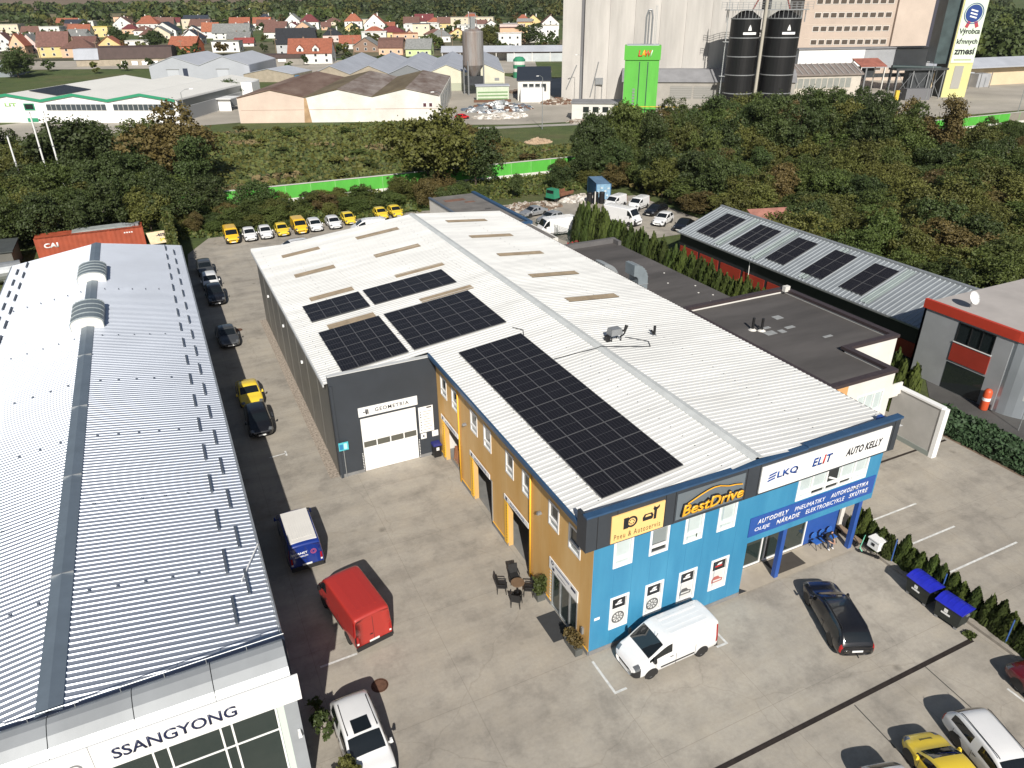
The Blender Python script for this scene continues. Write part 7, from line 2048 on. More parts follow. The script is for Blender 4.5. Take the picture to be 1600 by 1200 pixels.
# ------------------------------------------------------------------ houses of the village
# x, y, width, height to the ridge, form, roof colour, wall colour
HOUSES = [
    (-104.0, 783.5, 20.7, 9.3, 'flat', 'cream', 'cream'), (-87.0, 591.4, 10.8, 10.8, 'gable', 'brown', 'white'), (-75.4, 550.1, 10.2, 11.7, 'gable', 'orange', 'peach'),
    (-70.3, 563.5, 12.1, 10.9, 'gable', 'grey', 'pink'), (-87.0, 772.1, 16.3, 7.6, 'gable', 'brown', 'white'), (-71.1, 761.4, 18.4, 7.6, 'flat', 'white', 'white'),
    (-54.2, 517.0, 18.8, 13.5, 'gable', 'brown', 'yellow'), (-41.3, 509.4, 20.2, 9.7, 'hip', 'brown', 'peach'), (-49.0, 682.5, 16.7, 7.9, 'gable', 'grey', 'white'),
    (-32.8, 726.6, 14.8, 7.9, 'flat', 'yellow', 'yellow'), (-67.8, 949.3, 22.8, 8.1, 'gable', 'orange', 'white'), (-48.6, 905.4, 16.8, 6.5, 'flat', 'white', 'white'),
    (-15.1, 840.3, 19.6, 11.6, 'gable', 'brown', 'white'), (5.2, 788.8, 21.0, 13.4, 'hip', 'orange', 'white'), (15.0, 705.1, 21.2, 10.6, 'gable', 'navy', 'white'),
    (15.9, 516.7, 19.1, 8.8, 'gable', 'orange', 'orange'), (-8.8, 549.4, 17.3, 5.8, 'flat', 'white', 'white'), (50.3, 851.7, 28.3, 10.9, 'gable', 'navy', 'white'),
    (58.5, 630.1, 30.5, 10.8, 'gable', 'grey', 'white'), (46.2, 656.0, 14.1, 11.1, 'gable', 'orange', 'white'), (40.0, 502.4, 18.2, 6.3, 'flat', 'grey', 'white'),
    (56.8, 547.3, 13.9, 5.2, 'gable', 'red', 'white'), (89.9, 824.0, 21.6, 8.9, 'gable', 'orange', 'peach'), (109.4, 810.4, 19.0, 8.9, 'gable', 'orange', 'white'),
    (36.5, 700.9, 16.0, 7.5, 'gable', 'navy', 'white'), (90.7, 627.5, 19.0, 10.0, 'gable', 'brown', 'white'), (131.2, 767.4, 18.3, 12.8, 'gable', 'grey', 'white'),
    (142.4, 745.8, 19.2, 12.6, 'hip', 'darkred', 'white'), (73.9, 455.1, 24.7, 14.2, 'gable', 'black', 'grey'), (70.0, 398.2, 24.7, 11.7, 'dormer', 'orange', 'white'),
    (153.3, 725.4, 9.4, 6.5, 'gable', 'brown', 'peach'), (180.9, 732.6, 18.1, 12.7, 'hip', 'orange', 'white'), (183.0, 669.1, 20.1, 14.0, 'gable', 'orange', 'white'),
    (203.2, 691.4, 10.5, 6.4, 'gable', 'orange', 'white'), (119.6, 558.5, 14.8, 9.2, 'hip', 'black', 'pink'), (113.8, 486.0, 14.7, 7.8, 'gable', 'orange', 'white'),
    (115.6, 456.3, 17.1, 8.2, 'gable', 'grey', 'brown'), (149.4, 555.2, 19.7, 6.1, 'flat', 'white', 'white'), (123.1, 429.9, 15.7, 9.0, 'gambrel', 'brown', 'peach'),
    (134.2, 413.3, 16.1, 8.8, 'gable', 'grey', 'green'), (169.9, 534.3, 12.9, 7.4, 'gable', 'brown', 'peach'), (192.2, 544.4, 18.1, 7.1, 'hip', 'brown', 'white'),
    (249.6, 742.2, 15.2, 8.2, 'hip', 'darkred', 'white'), (261.8, 733.3, 13.9, 7.6, 'hip', 'orange', 'white'), (218.1, 645.0, 32.1, 6.6, 'flat', 'white', 'white'),
    (296.3, 724.6, 50.8, 7.6, 'flat', 'cream', 'cream'), (253.7, 539.7, 20.7, 8.9, 'flat', 'pink', 'pink'), (342.1, 677.3, 16.0, 9.9, 'gable', 'brown', 'yellow'),
    (329.0, 617.7, 17.1, 11.4, 'gable', 'brown', 'white'), (207.8, 446.5, 16.5, 8.3, 'flat', 'white', 'white'), (253.3, 621.6, 25.3, 5.5, 'flat', 'white', 'white'),
    (248.4, 476.7, 22.3, 10.7, 'flat', 'cream', 'white'),
]
_hr = random.Random(31)
for _k in range(2600):                     # the rest of the village, wherever there is room
    _d = _hr.uniform(470, 840)
    _t = _hr.uniform(-.60, .02) * _d
    _x, _y = _d * SY_ + _t * CY_, _d * CY_ - _t * SY_
    if _d < 520 and _t > -.34 * _d: continue
    if all((_x - h[0]) ** 2 + (_y - h[1]) ** 2 > (h[2] * .5 + 11) ** 2 for h in HOUSES):
        HOUSES.append((_x, _y, _hr.uniform(13, 21), _hr.uniform(6.5, 10.5), _hr.choice(('gable', 'gable', 'gable', 'hip', 'flat')), _hr.choice(('orange', 'brown', 'brown', 'grey', 'darkred', 'orange', 'navy')), _hr.choice(('white', 'white', 'cream', 'peach', 'yellow'))))
    if len(HOUSES) >= 100: break
RC = dict(brown=(.15, .08, .062), orange=(.30, .108, .058), grey=(.20, .205, .20), navy=(.028, .035, .052), red=(.24, .055, .045), darkred=(.15, .035, .035), black=(.02, .022, .028), white=(.62, .61, .58), cream=(.52, .48, .40), yellow=(.70, .58, .16), pink=(.60, .50, .46))
WC = dict(white=(.74, .73, .70), cream=(.66, .58, .44), peach=(.68, .46, .30), pink=(.66, .52, .48), yellow=(.70, .56, .26), orange=(.48, .16, .06), grey=(.46, .47, .48), brown=(.26, .18, .13), green=(.52, .64, .32))
ROOFM = {k: mat('tile_' + k, v, .8, 0, .25, .9, 5, rnd=.10) for k, v in RC.items()}
WALLM = {k: mat('render_' + k, v, .85, 0, .08, .4, 4, rnd=.12) for k, v in WC.items()}
FAR_PANE = mat('far_window_pane', (.05, .055, .06), .15)
FORM = dict(flat='flat-roofed', gable='gabled', hip='hip-roofed', gambrel='mansard-roofed', dormer='dormered')
hr = random.Random(4)
_seen = {}
for hx, hy, hw_, hh, form, rc, wc in HOUSES:
    dg_ = hr.choice((-24, -20, -16, -30)) if form != 'dormer' else -22
    e = obj_at('village_house', 'village house', 'house', hx, hy, dg_, 'houses of the village')
    side = form in ('gable',) and hr.random() < .45 and hw_ < 22       # gable end towards the viewer
    w_, d_ = hw_ * .9, min(13, max(8, hw_ * .62))
    ev = hh * (.44 if form in ('gable', 'gambrel', 'dormer') else .50)
    if form == 'flat': ev = hh * .97
    rows = 2 if ev > 4.6 else 1
    lab = '%s%s %s village house with %s roof and %s walls%s' % ('wide ' if hw_ > 19.5 else 'narrow ' if hw_ < 15 else '', 'two-storey' if rows == 2 else 'single-storey', FORM[form], rc.replace('darkred', 'dark red'), wc, ', gable end in front' if side else '')
    e['label'] = lab
    wm, rm = WALLM[wc], ROOFM[rc]
    MB().box(-w_ / 2, w_ / 2, 0, d_, 0, ev).build('wall', wm, e, local=True)
    if form == 'flat':
        MB().box(-w_ / 2 - .3, w_ / 2 + .3, -.3, d_ + .3, ev, ev + .35).build('roof', rm, e, local=True)
    elif form == 'hip':
        MB().add([(-w_ / 2 - .5, -.5, ev), (w_ / 2 + .5, -.5, ev), (w_ / 2 + .5, d_ + .5, ev), (-w_ / 2 - .5, d_ + .5, ev), (-w_ * .12, d_ / 2, hh), (w_ * .12, d_ / 2, hh)], [(0, 1, 5, 4), (1, 2, 5), (2, 3, 4, 5), (3, 0, 4), (3, 2, 1, 0)]).build('roof', rm, e, local=True)
    elif side:
        MB().prism([(-w_ / 2, -.02, ev), (w_ / 2, -.02, ev), (0, -.02, hh - .15)], (0, d_ + .04, 0)).build('gable', wm, e, local=True)
        for s in (-1, 1):
            MB().prism([(s * (w_ / 2 + .5), -.5, ev - .3), (0, -.5, hh), (0, -.5, hh + .25), (s * (w_ / 2 + .5), -.5, ev - .05)], (0, d_ + 1, 0)).build('roof', rm, e, local=True)
    else:
        MB().prism([(-w_ / 2 + .02, 0, ev), (-w_ / 2 + .02, d_, ev), (-w_ / 2 + .02, d_ / 2, hh - .15)], (w_ - .04, 0, 0)).build('gable', wm, e, local=True)
        for s in (0, 1):
            y0 = -.5 if s == 0 else d_ + .5
            if form == 'gambrel':
                MB().prism([(-w_ / 2 - .4, y0, ev - .2), (-w_ / 2 - .4, d_ * (.18 if s == 0 else .82), ev + (hh - ev) * .7), (-w_ / 2 - .4, d_ / 2, hh), (-w_ / 2 - .4, d_ / 2, hh + .2), (-w_ / 2 - .4, d_ * (.16 if s == 0 else .84), ev + (hh - ev) * .75), (-w_ / 2 - .4, y0, ev)], (w_ + .8, 0, 0)).build('roof', rm, e, local=True)
            else:
                MB().prism([(-w_ / 2 - .4, y0, ev - .25), (-w_ / 2 - .4, d_ / 2, hh), (-w_ / 2 - .4, d_ / 2, hh + .25), (-w_ / 2 - .4, y0, ev)], (w_ + .8, 0, 0)).build('roof', rm, e, local=True)
    if form == 'dormer':
        for x in (-w_ * .22, w_ * .14):
            dm = MB().prism([(x - 1.7, .4, ev), (x + 1.7, .4, ev), (x + 1.7, .4, ev + 2.2), (x, .4, ev + 3.8), (x - 1.7, .4, ev + 2.2)], (0, 3.6, 0)).build('dormer', wm, e, local=True)
            MB().box(x - .7, x + .7, .3, .4, ev + .7, ev + 2.2).build('pane', FAR_PANE, dm, local=True)
            for s in (-1, 1):
                MB().prism([(x + s * 2.1, .0, ev + 2.0), (x, .0, ev + 4.0), (x, .0, ev + 4.25), (x + s * 2.1, .0, ev + 2.25)], (0, 4.4, 0)).build('dormer_roof', rm, dm, local=True)
    nw = max(2, int(w_ / 4.6))
    for r_ in range(rows):
        for k in range(nw):
            x = -w_ / 2 + (k + .5) * w_ / nw
            z = (1.1 if rows == 1 else .9) + r_ * ev * .5
            wi = MB().box(x - .75, x + .75, -.06, .0, z, z + 1.5).build('window', WHITE_PVC, e, local=True)
            MB().box(x - .6, x + .6, -.1, -.061, z + .12, z + 1.38).build('pane', FAR_PANE, wi, local=True)
    if side and hh - ev > 2.6:
        wi = MB().box(-.8, .8, -.09, -.03, ev + .3, ev + 1.8).build('window', WHITE_PVC, e, local=True)
        MB().box(-.65, .65, -.13, -.091, ev + .42, ev + 1.68).build('pane', FAR_PANE, wi, local=True)
    for k in range(2):
        x = -w_ / 2 - .06 if k else w_ / 2 + .06
        MB().box(min(x, x * .999), max(x, x * .999) + .02, d_ * .35, d_ * .6, 1.0, 2.6).build('window', FAR_PANE, e, local=True)
    if form != 'flat':
        cx_ = hr.uniform(-.25, .25) * w_
        MB().box(cx_ - .4, cx_ + .4, d_ * .55, d_ * .55 + .8, hh - 1.6, hh + .9).build('chimney', WALLM['white'] if hr.random() < .6 else WALLM['brown'], e, local=True)

for i_, (px_, py_) in enumerate(((-30, 470), (12, 455), (60, 440), (100, 425), (150, 400), (-60, 500), (30, 560), (110, 520), (170, 470))):
    e = obj_at('utility_pole', 'thin wooden utility pole among the village gardens', 'utility pole', px_, py_, -20, 'utility poles in the village')
    MB().cyl((0, 0, 0), (0, 0, 10.5), .22, .14, 6).build('pole', WOOD, e, local=True)
    MB().box(-1.2, 1.2, -.08, .08, 9.6, 9.8).build('crossarm', WOOD, e, local=True)
    for k_ in (-1, 0, 1): MB().cyl((k_ * 1.0, 0, 9.8), (k_ * 1.0, 0, 10.1), .07, n=5).build('insulator', GREY_METAL, e, local=True)

# ------------------------------------------------------------------ trees and hedges
def crown_mesh(name, seed, n=9600, leaf=.058, lobes=16, squash=.95, tall=1.0, mats_=None, low=-.75):
    """A unit crown (about 1 m radius, base at z=0): leaf quads on the shells of many overlapping lobes."""
    rng = np.random.default_rng(seed)
    C, Rr = [], []
    for k in range(lobes):
        d = rng.normal(size=3); d /= np.linalg.norm(d)
        q = rng.uniform(.30, .92)
        C.append(d * q * np.array([1, 1, squash * tall]))
        Rr.append(rng.uniform(.20, .40))
    C, Rr = np.array(C), np.array(Rr)
    # twigs: points on the shells of the lobes, each carrying a tuft of leaves
    per = 16
    nt_ = n // per
    P, O = [], []
    while sum(len(p) for p in P) < nt_:
        m_ = nt_ * 2
        i = rng.choice(lobes, m_, p=Rr ** 2 / (Rr ** 2).sum())
        d = rng.normal(size=(m_, 3)); d /= np.linalg.norm(d, axis=1, keepdims=True)
        d[:, 2] = np.where(rng.uniform(size=m_) < .5, np.abs(d[:, 2]), d[:, 2])
        r = Rr[i] * rng.uniform(.62, 1.12, m_)
        p = C[i] + d * r[:, None]
        depth = (np.linalg.norm(p[:, None, :] - C[None], axis=2) / Rr[None]).min(1)
        keep = (depth > .58) & (p[:, 2] > low)
        P.append(p[keep]); O.append(d[keep])
    P = np.concatenate(P)[:nt_]; O = np.concatenate(O)[:nt_]
    sg = np.repeat(rng.uniform(.03, .085, nt_), per)[:, None]
    P = np.repeat(P, per, 0) + rng.normal(size=(nt_ * per, 3)) * sg * np.array([1, 1, .7])
    O = np.repeat(O, per, 0)
    n = len(P)
    V, Q = leaf_quads(n, rng, P, leaf, O, .55)
    V[:, 2] += .95
    return raw_mesh(name, V, Q, mats_)

def trunk_mesh(name, seed, h=1.0, r=.07):
    rng = np.random.default_rng(seed)
    b = MB()
    top = Vector((rng.uniform(-.05, .05), rng.uniform(-.05, .05), h))
    b.cyl((0, 0, -.15), top * .55, r, r * .7, 7)
    b.cyl(top * .55, top, r * .7, r * .35, 6)
    for k in range(6):
        a = k * 1.05 + rng.uniform(-.3, .3)
        p = top * rng.uniform(.5, .95)
        q = p + Vector((math.cos(a) * .6, math.sin(a) * .6, rng.uniform(.3, .6)))
        b.cyl(p, q, r * .4, r * .12, 5)
    return b.mesh(name, BARK)

CROWNS = {}
for mi_, nm in enumerate(('green', 'olive', 'autumn', 'dark')):
    CROWNS[nm] = [crown_mesh('crown', 20 + 10 * mi_ + k, mats_=LEAF[mi_], tall=(1.0, 1.15, .85)[k], lobes=(26, 22, 30)[k]) for k in range(3)]
SMALLC = {nm: [crown_mesh('crown', 80 + 10 * mi_ + k, n=1100, leaf=.19, lobes=9, mats_=LEAF[mi_], tall=(1.0, 1.25)[k]) for k in range(2)] for mi_, nm in enumerate(('green', 'olive', 'autumn', 'dark'))}
TRUNKS = [trunk_mesh('trunk', k) for k in range(3)]
tr = random.Random(11)
def tree(x, y, r, h, kind, label, group, cat='tree', name='leafy_tree', small=False, trunk=True):
    z = ground_z(x, y)
    e = thing(name, label, cat, (x, y, z), tr.uniform(0, 6.28), group)
    ch = min(h * .96, 2.0 * r * 1.15)
    c = link('crown', tr.choice((SMALLC if small else CROWNS)[kind]), e, local=True)
    c.scale = (r, r * tr.uniform(.88, 1.12), ch / 1.95)
    c.location = (0, 0, h - ch)
    if trunk:
        t = link('trunk', tr.choice(TRUNKS), e, local=True)
        th = h - ch * .55
        t.scale = (max(.8, r * .55), max(.8, r * .55), th)
    return e
# named single trees
tree(-11.5, 124, 8.2, 13.5, 'autumn', 'big rusty-green tree with the tall lamp post beside it', None, name='broad_tree')
tree(-26, 128, 8.5, 12.5, 'dark', 'big dark green tree before the three-gabled hall', None, name='broad_tree')
tree(27.0, 97.3, 7.6, 14.2, 'olive', 'big round walnut-like tree before the rusty-roofed hall', None, name='broad_tree')
tree(35.5, 97.5, 5.0, 9.5, 'dark', 'dark tree overhanging the end of the green barrier', None, name='broad_tree')
tree(40, 107, 4.8, 8.5, 'autumn', 'brownish tree beyond the walnut-like tree at the barrier', None, name='broad_tree')
tree(58.5, 97.0, 4.6, 11.5, 'dark', 'tall dark tree standing before the small white store', None, name='broad_tree')
tree(12.5, 247, 4.6, 8, 'dark', 'round dark tree by the hall yard and pink gable', None, name='broad_tree')
G_W = 'trees of the right-hand wood'
L_W = {'green': 'green leafy tree in the dense wood behind the lean-to', 'olive': 'olive green tree in the dense wood behind the lean-to', 'autumn': 'yellow-brown tinged tree in the dense wood behind the lean-to', 'dark': 'dark green tree in the dense wood behind the lean-to'}
def fill(poly, gap, tries, rnd, avoid=()):
    """Random points inside a polygon, no two closer than gap."""
    xs_, ys_ = [p[0] for p in poly], [p[1] for p in poly]
    out = []
    for _ in range(tries):
        x, y = rnd.uniform(min(xs_), max(xs_)), rnd.uniform(min(ys_), max(ys_))
        ins = False
        for (x1, y1), (x2, y2) in zip(poly, poly[1:] + poly[:1]):
            if (y1 > y) != (y2 > y) and x < (x2 - x1) * (y - y1) / (y2 - y1) + x1: ins = not ins
        if ins and all((x - a) ** 2 + (y - b_) ** 2 > gap * gap for a, b_ in out) and all((x - a) ** 2 + (y - b_) ** 2 > r * r for a, b_, r in avoid): out.append((x, y))
    return out
def kinds(rnd, w=(5, 4, 2, 3)): return rnd.choices(('green', 'olive', 'autumn', 'dark'), w)[0]
for (x, y) in fill([(52.5, 13), (75, 10), (118, 44), (126, 64), (118, 92), (62, 97), (57.5, 84), (57, 56), (52.5, 44)], 3.9, 6000, tr, [(55.8, 49, 4.5)]):
    far_ = (y - 20) / 75
    h = tr.uniform(2.6, 6.4) + max(0, far_) * tr.uniform(0, 4.5)
    k = kinds(tr, (6, 7, .9, 1.6))
    tree(x, y, tr.uniform(1.6, 3.0) + h * .2, h, k, L_W[k], G_W, name='woodland_tree')
for (x, y) in fill([(75, 84), (112, 66), (124, 92), (122, 98), (62, 98)], 4.6, 900, tr):
    k = kinds(tr, (5, 2, .6, 6))
    tree(x, y, tr.uniform(3.4, 4.8), tr.uniform(9.5, 13.5), k, {'green': 'tall green tree standing before the grain works', 'olive': 'tall olive tree standing before the grain works', 'autumn': 'tall brownish tree standing before the grain works', 'dark': 'tall dark tree standing before the grain works'}[k], 'tall trees before the grain works', name='works_tree')
for (x, y) in fill([(66, 104), (126, 104), (128, 116), (112, 128), (70, 118)], 4.8, 700, tr):
    k = kinds(tr, (4, 4, 1.6, 4))
    tree(x, y, tr.uniform(2.8, 4.4), tr.uniform(6, 10), k, {'green': 'green tree between the barrier and the green tower', 'olive': 'olive tree between the barrier and the green tower', 'autumn': 'brownish tree between the barrier and the green tower', 'dark': 'dark tree between the barrier and the green tower'}[k], 'trees between barrier and green tower', name='lineside_tree')
for (x, y) in fill([(122, 60), (150, 62), (185, 84), (196, 90), (150, 91), (128, 88)], 5.5, 500, tr, [(133, 70, 5)]):
    k = kinds(tr, (4, 4, 2, 3))
    tree(x, y, tr.uniform(1.8, 3.0), tr.uniform(2.6, 4.8), k, {'green': 'low green garden shrub near the garden hut', 'olive': 'low olive garden shrub near the garden hut', 'autumn': 'low rusty garden shrub near the garden hut', 'dark': 'low dark garden shrub near the garden hut'}[k], 'garden shrubs near the hut', 'shrub', 'garden_shrub')
for (x, y) in fill([(66, 15), (110, 24), (160, 60), (126, 62), (118, 44), (78, 12)], 5.0, 500, tr):
    k = kinds(tr, (6, 6, 1, 2))
    tree(x, y, tr.uniform(2.2, 3.2), tr.uniform(2.8, 4.6), k, L_W[k], G_W, name='woodland_tree')
# left wood behind the containers
G_L = 'trees behind the showroom'
for (x, y) in fill([(-62, 88), (-43, 88), (-15.5, 89.5), (-15, 99), (-62, 99)], 3.9, 900, tr, []):
    k = kinds(tr, (4, 1.5, 1, 6))
    tree(x, y, tr.uniform(2.8, 3.9), tr.uniform(5.5, 8.0), k, {'green': 'green tree behind the red container', 'olive': 'olive tree behind the red container', 'autumn': 'brownish tree behind the red container', 'dark': 'dark tree behind the red container'}[k], G_L)
for (x, y) in fill([(-75, 104), (-4, 104), (-2, 112), (-20, 140), (-75, 165)], 6.2, 700, tr, [(-11.5, 124, 6), (-26, 128, 6), (-32, 122, 4)]):
    k = kinds(tr, (5, 2, 1, 6))
    tree(x, y, tr.uniform(3.6, 5.4), tr.uniform(6.5, 10.5), k, {'green': 'green tree beyond the barrier before the white hall', 'olive': 'olive tree beyond the barrier before the white hall', 'autumn': 'brownish tree beyond the barrier before the white hall', 'dark': 'dark tree beyond the barrier before the white hall'}[k], 'trees beyond the barrier before the white hall', name='hall_tree')
# shrubs along the back of the yard, in front of the barrier
for (x, y) in fill([(-14, 86.2), (20, 88.2), (22, 99), (-14, 99)], 2.5, 500, tr):
    k = kinds(tr, (4, 5, 2, 2))
    tree(x, y, tr.uniform(1.4, 2.3), tr.uniform(1.5, 2.9), k, {'green': 'green shrub between parked cars and green barrier', 'olive': 'olive shrub between parked cars and green barrier', 'autumn': 'rusty shrub between parked cars and green barrier', 'dark': 'dark shrub between parked cars and green barrier'}[k], 'shrubs behind the back row of cars', 'shrub', 'wild_shrub', trunk=False)
tree(-13.0, 92, 4.0, 7.0, 'dark', 'dark tree at the corner behind the yellow panel van', None)
tree(-7.5, 97, 3.6, 6.2, 'dark', 'dark tree before the barrier behind the yellow panel van', None)
tree(-1.5, 96, 3.4, 5.2, 'dark', 'dark tree growing against the green barrier', None)
for (x, y) in fill([(22, 78.5), (40, 84), (60, 84), (60, 99), (22, 99)], 3.4, 260, tr, [(50, 82, 6), (43, 82, 4), (46, 80, 4), (38, 79.5, 6), (40, 96, 10)]):
    k = kinds(tr, (4, 3, 3, 5))
    tree(x, y, tr.uniform(1.6, 2.8), tr.uniform(2.4, 5.0), k, {'green': 'green shrub on the slope by the blue container', 'olive': 'olive shrub on the slope by the blue container', 'autumn': 'rusty shrub on the slope by the blue container', 'dark': 'dark shrub on the slope by the blue container'}[k], 'shrubs on the slope by the blue container', 'shrub', 'wild_shrub', trunk=False)
for (x, y) in ((59, 78), (61.5, 72), (60.5, 66), (57.5, 88), (53.5, 92), (63, 82)):
    tree(x, y, 3.6, tr.uniform(6.5, 9), 'dark', 'dark tree rising right behind the hedge-yard cars', 'dark trees behind the hedge yard')
# meadow shrubs beyond the barrier
for (x, y) in fill([(-2, 106), (60, 104), (60, 150), (50, 168), (6, 184)], 8.5, 300, tr, [(27, 99, 8)]):
    k = kinds(tr, (4, 6, 1.5, 1))
    tree(x, y, tr.uniform(1.2, 2.6), tr.uniform(.9, 2.2), k, {'green': 'low green bush on the meadow', 'olive': 'low olive bush on the meadow', 'autumn': 'low brown bush on the meadow', 'dark': 'low dark bush on the meadow'}[k], 'low bushes on the meadow', 'bush', 'meadow_bush', small=True, trunk=False)
# thuja hedges: one slim cone each
def thuja_mesh(seed, n=1500):
    rng = np.random.default_rng(seed)
    z = 1 - np.sqrt(rng.uniform(.0, 1, n))
    z = np.clip(z + rng.normal(0, .02, n), 0.01, 1)
    a = rng.uniform(0, 2 * math.pi, n)
    rad = (1 - z ** 2.3) * (.92 + .16 * np.sin(a * 3 + seed) * np.sin(z * 9)) * rng.uniform(.78, 1.03, n)
    P = np.stack([rad * np.cos(a), rad * np.sin(a), z], 1)
    O = np.stack([np.cos(a), np.sin(a), np.full(n, .3)], 1)
    d = rng.normal(size=(n, 3)) * .35 + O
    d /= np.linalg.norm(d, axis=1, keepdims=True)
    side = np.cross(d, [0, 0, 1.0]); side /= np.linalg.norm(side, axis=1, keepdims=True)
    s = rng.uniform(.6, 1.3, (n, 1))
    u = side * .17 * s
    w = np.array([0, 0, .075]) * s + d * .05 * s
    V = np.stack([P - u - w * .6, P + u - w * .6, P + u * .35 + w, P - u * .35 + w], 1).reshape(-1, 3)
    return raw_mesh('foliage', V, np.arange(4 * n, dtype=np.int32).reshape(-1, 4), THUJA)
THJ = [thuja_mesh(k) for k in range(4)]
def thuja(x, y, h, r, label, group):
    e = thing('thuja', label, 'thuja', (x, y, 0), tr.uniform(0, 6.28), group)
    f = link('foliage', tr.choice(THJ), e, local=True)
    f.scale = (r, r, h)
    t = link('trunk', TRUNKS[0], e, local=True)
    t.scale = (.6, .6, h * .35)
n_ = 44
for k in range(n_):
    t_ = k / (n_ - 1)
    thuja(34.5 - 1.0 * t_ + tr.uniform(-.22, .22), 60.0 - 37.0 * t_ + tr.uniform(-.22, .22), tr.uniform(4.5, 5.5) * (1.04 - .16 * t_), tr.uniform(.95, 1.2), 'tall slim thuja in the long hedge beside the annex roof', 'tall thuja hedge')
for k in range(14):
    thuja(33.6 + tr.uniform(-.3, .3), 21.5 - k * .92, tr.uniform(3.9, 4.7), tr.uniform(.72, .88), 'tall slim thuja between the white house and red-trimmed building', 'thujas beside the white house')
for k in range(22):
    thuja(18.95 + tr.uniform(-.12, .12), 1.2 - k * .62 + tr.uniform(-.12, .12), tr.uniform(1.3, 2.05), tr.uniform(.44, .60), 'small thuja in the kerbside row by the parking strip', 'small kerbside thujas')
# creeping juniper strip and ivy wall
def foliage_box(name, x0, x1, y0, y1, h, n, size, mt, seed, label=None, cat=None, kind=None, zfun=None):
    rng = np.random.default_rng(seed)
    P = np.stack([rng.uniform(x0, x1, n), rng.uniform(y0, y1, n), np.zeros(n)], 1)
    bumpy = .72 + .28 * np.sin(P[:, 0] * 1.9 + seed) * np.cos(P[:, 1] * 1.3) + rng.normal(0, .07, n)
    edge = np.minimum(np.minimum(P[:, 0] - x0, x1 - P[:, 0]) / .5, 1)
    P[:, 2] = h * bumpy * np.clip(edge, .25, 1) * rng.uniform(.55, 1, n)
    O = np.tile([0, 0, 1.0], (n, 1))
    V, Q = leaf_quads(n, rng, P, size, O, .6)
    return link(name, raw_mesh(name, V, Q, mt), label=label, cat=cat, kind=kind)
foliage_box('juniper_hedge', 33.5, 36.9, -12, 8.5, 1.15, 15000, .26, JUNIPER, 3, 'broad low juniper hedge along the edge of the parking strip', 'hedge')
flat('planting_bed', [(33.3, -90), (37.4, -90), (37.4, 10.4), (33.3, 9)], EARTHY, .0)
e = thing('ivy_wall', 'tall narrow wall overgrown with yellow-green ivy at the lane end', 'ivy wall', (-14.0, 72, 0))
MB().box(-14.2, -13.9, 58.5, 85, 0, 3.4).build('wall', CONC_WALL, e)
rng = np.random.default_rng(5)
n = 9000
P = np.stack([rng.choice([-14.35, -13.7], n) + rng.normal(0, .12, n), rng.uniform(58.3, 85.2, n), rng.uniform(.1, 4.2, n)], 1)
top = rng.uniform(size=n) < .3
P[top, 0] = rng.uniform(-14.5, -13.5, top.sum()); P[top, 2] = 3.6 + rng.normal(0, .25, top.sum())
V, Q = leaf_quads(n, rng, P, .28)
link('ivy', raw_mesh('ivy', V, Q, [LEAF[1], LEAF[0]], rng.integers(0, 2, n)), e)
# shrubs by the showroom pillar, weeds
for (x, y, r_, h, k, l) in ((-12.45, 1.0, .75, 1.9, 'dark', 'dark green shrub between the showroom pillar and white car'), (-12.3, -1.5, .72, 1.7, 'olive', 'yellow-green shrub beside the showroom pillar'), (-12.5, 2.6, .35, .9, 'green', 'small sparse shrub behind the white car')):
    tree(x, y, r_, h, k, l, None, 'shrub', 'garden_shrub', small=True, trunk=True)
foliage_box('weed_tuft', 17.35, 17.85, -7.4, -6.95, .4, 140, .16, LEAF[0], 8, 'small green weed tuft growing at the drain end', 'weed')
# rough grass on the meadow: uncountable
rng = np.random.default_rng(9)
n = 42000
P = np.stack([rng.uniform(-60, 190, n), rng.uniform(103, 182, n), np.zeros(n)], 1)
keep = (P[:, 0] < 62) | (P[:, 1] < 128 - .1 * (P[:, 0] - 62))
P = P[keep]
nz = np.sin(P[:, 0] * .23) * np.cos(P[:, 1] * .31) + np.sin(P[:, 0] * .07 + 2) * np.cos(P[:, 1] * .11)
P[:, 2] = .12 + .12 * np.clip(nz, 0, 2)
V, Q = leaf_quads(len(P), rng, P, .75, np.tile([0, 0, 1.0], (len(P), 1)), .75)
link('meadow_grass', raw_mesh('meadow_grass', V, Q, [GRASS, LEAF[1], mat('dry_grass', (.17, .13, .06), .9, 0, .3, .5)], np.where(nz > .95, 2, rng.integers(0, 2, len(P)))), kind='stuff')
n = 9000
P = np.stack([rng.uniform(-15, 60, n), rng.uniform(84.5, 100.5, n), rng.uniform(.02, .5, n)], 1)
P = P[(P[:, 0] < 21) | (P[:, 1] > 86)]
V, Q = leaf_quads(len(P), rng, P, .42, np.tile([0, 0, 1.0], (len(P), 1)), .7)
link('undergrowth', raw_mesh('undergrowth', V, Q, [LEAF[0], LEAF[1]], rng.integers(0, 2, len(P))), kind='stuff')
n = 16000
P = np.stack([rng.uniform(50, 165, n), rng.uniform(12, 98, n), rng.uniform(.02, 1.2, n)], 1)
P = P[(P[:, 1] > 14 + (P[:, 0] - 60) * .35) & (P[:, 0] > 57)]
V, Q = leaf_quads(len(P), rng, P, .7, np.tile([0, 0, 1.0], (len(P), 1)), .7)
link('undergrowth', raw_mesh('undergrowth', V, Q, [LEAF[0], LEAF[1], LEAF[2]], rng.integers(0, 3, len(P))), kind='stuff')
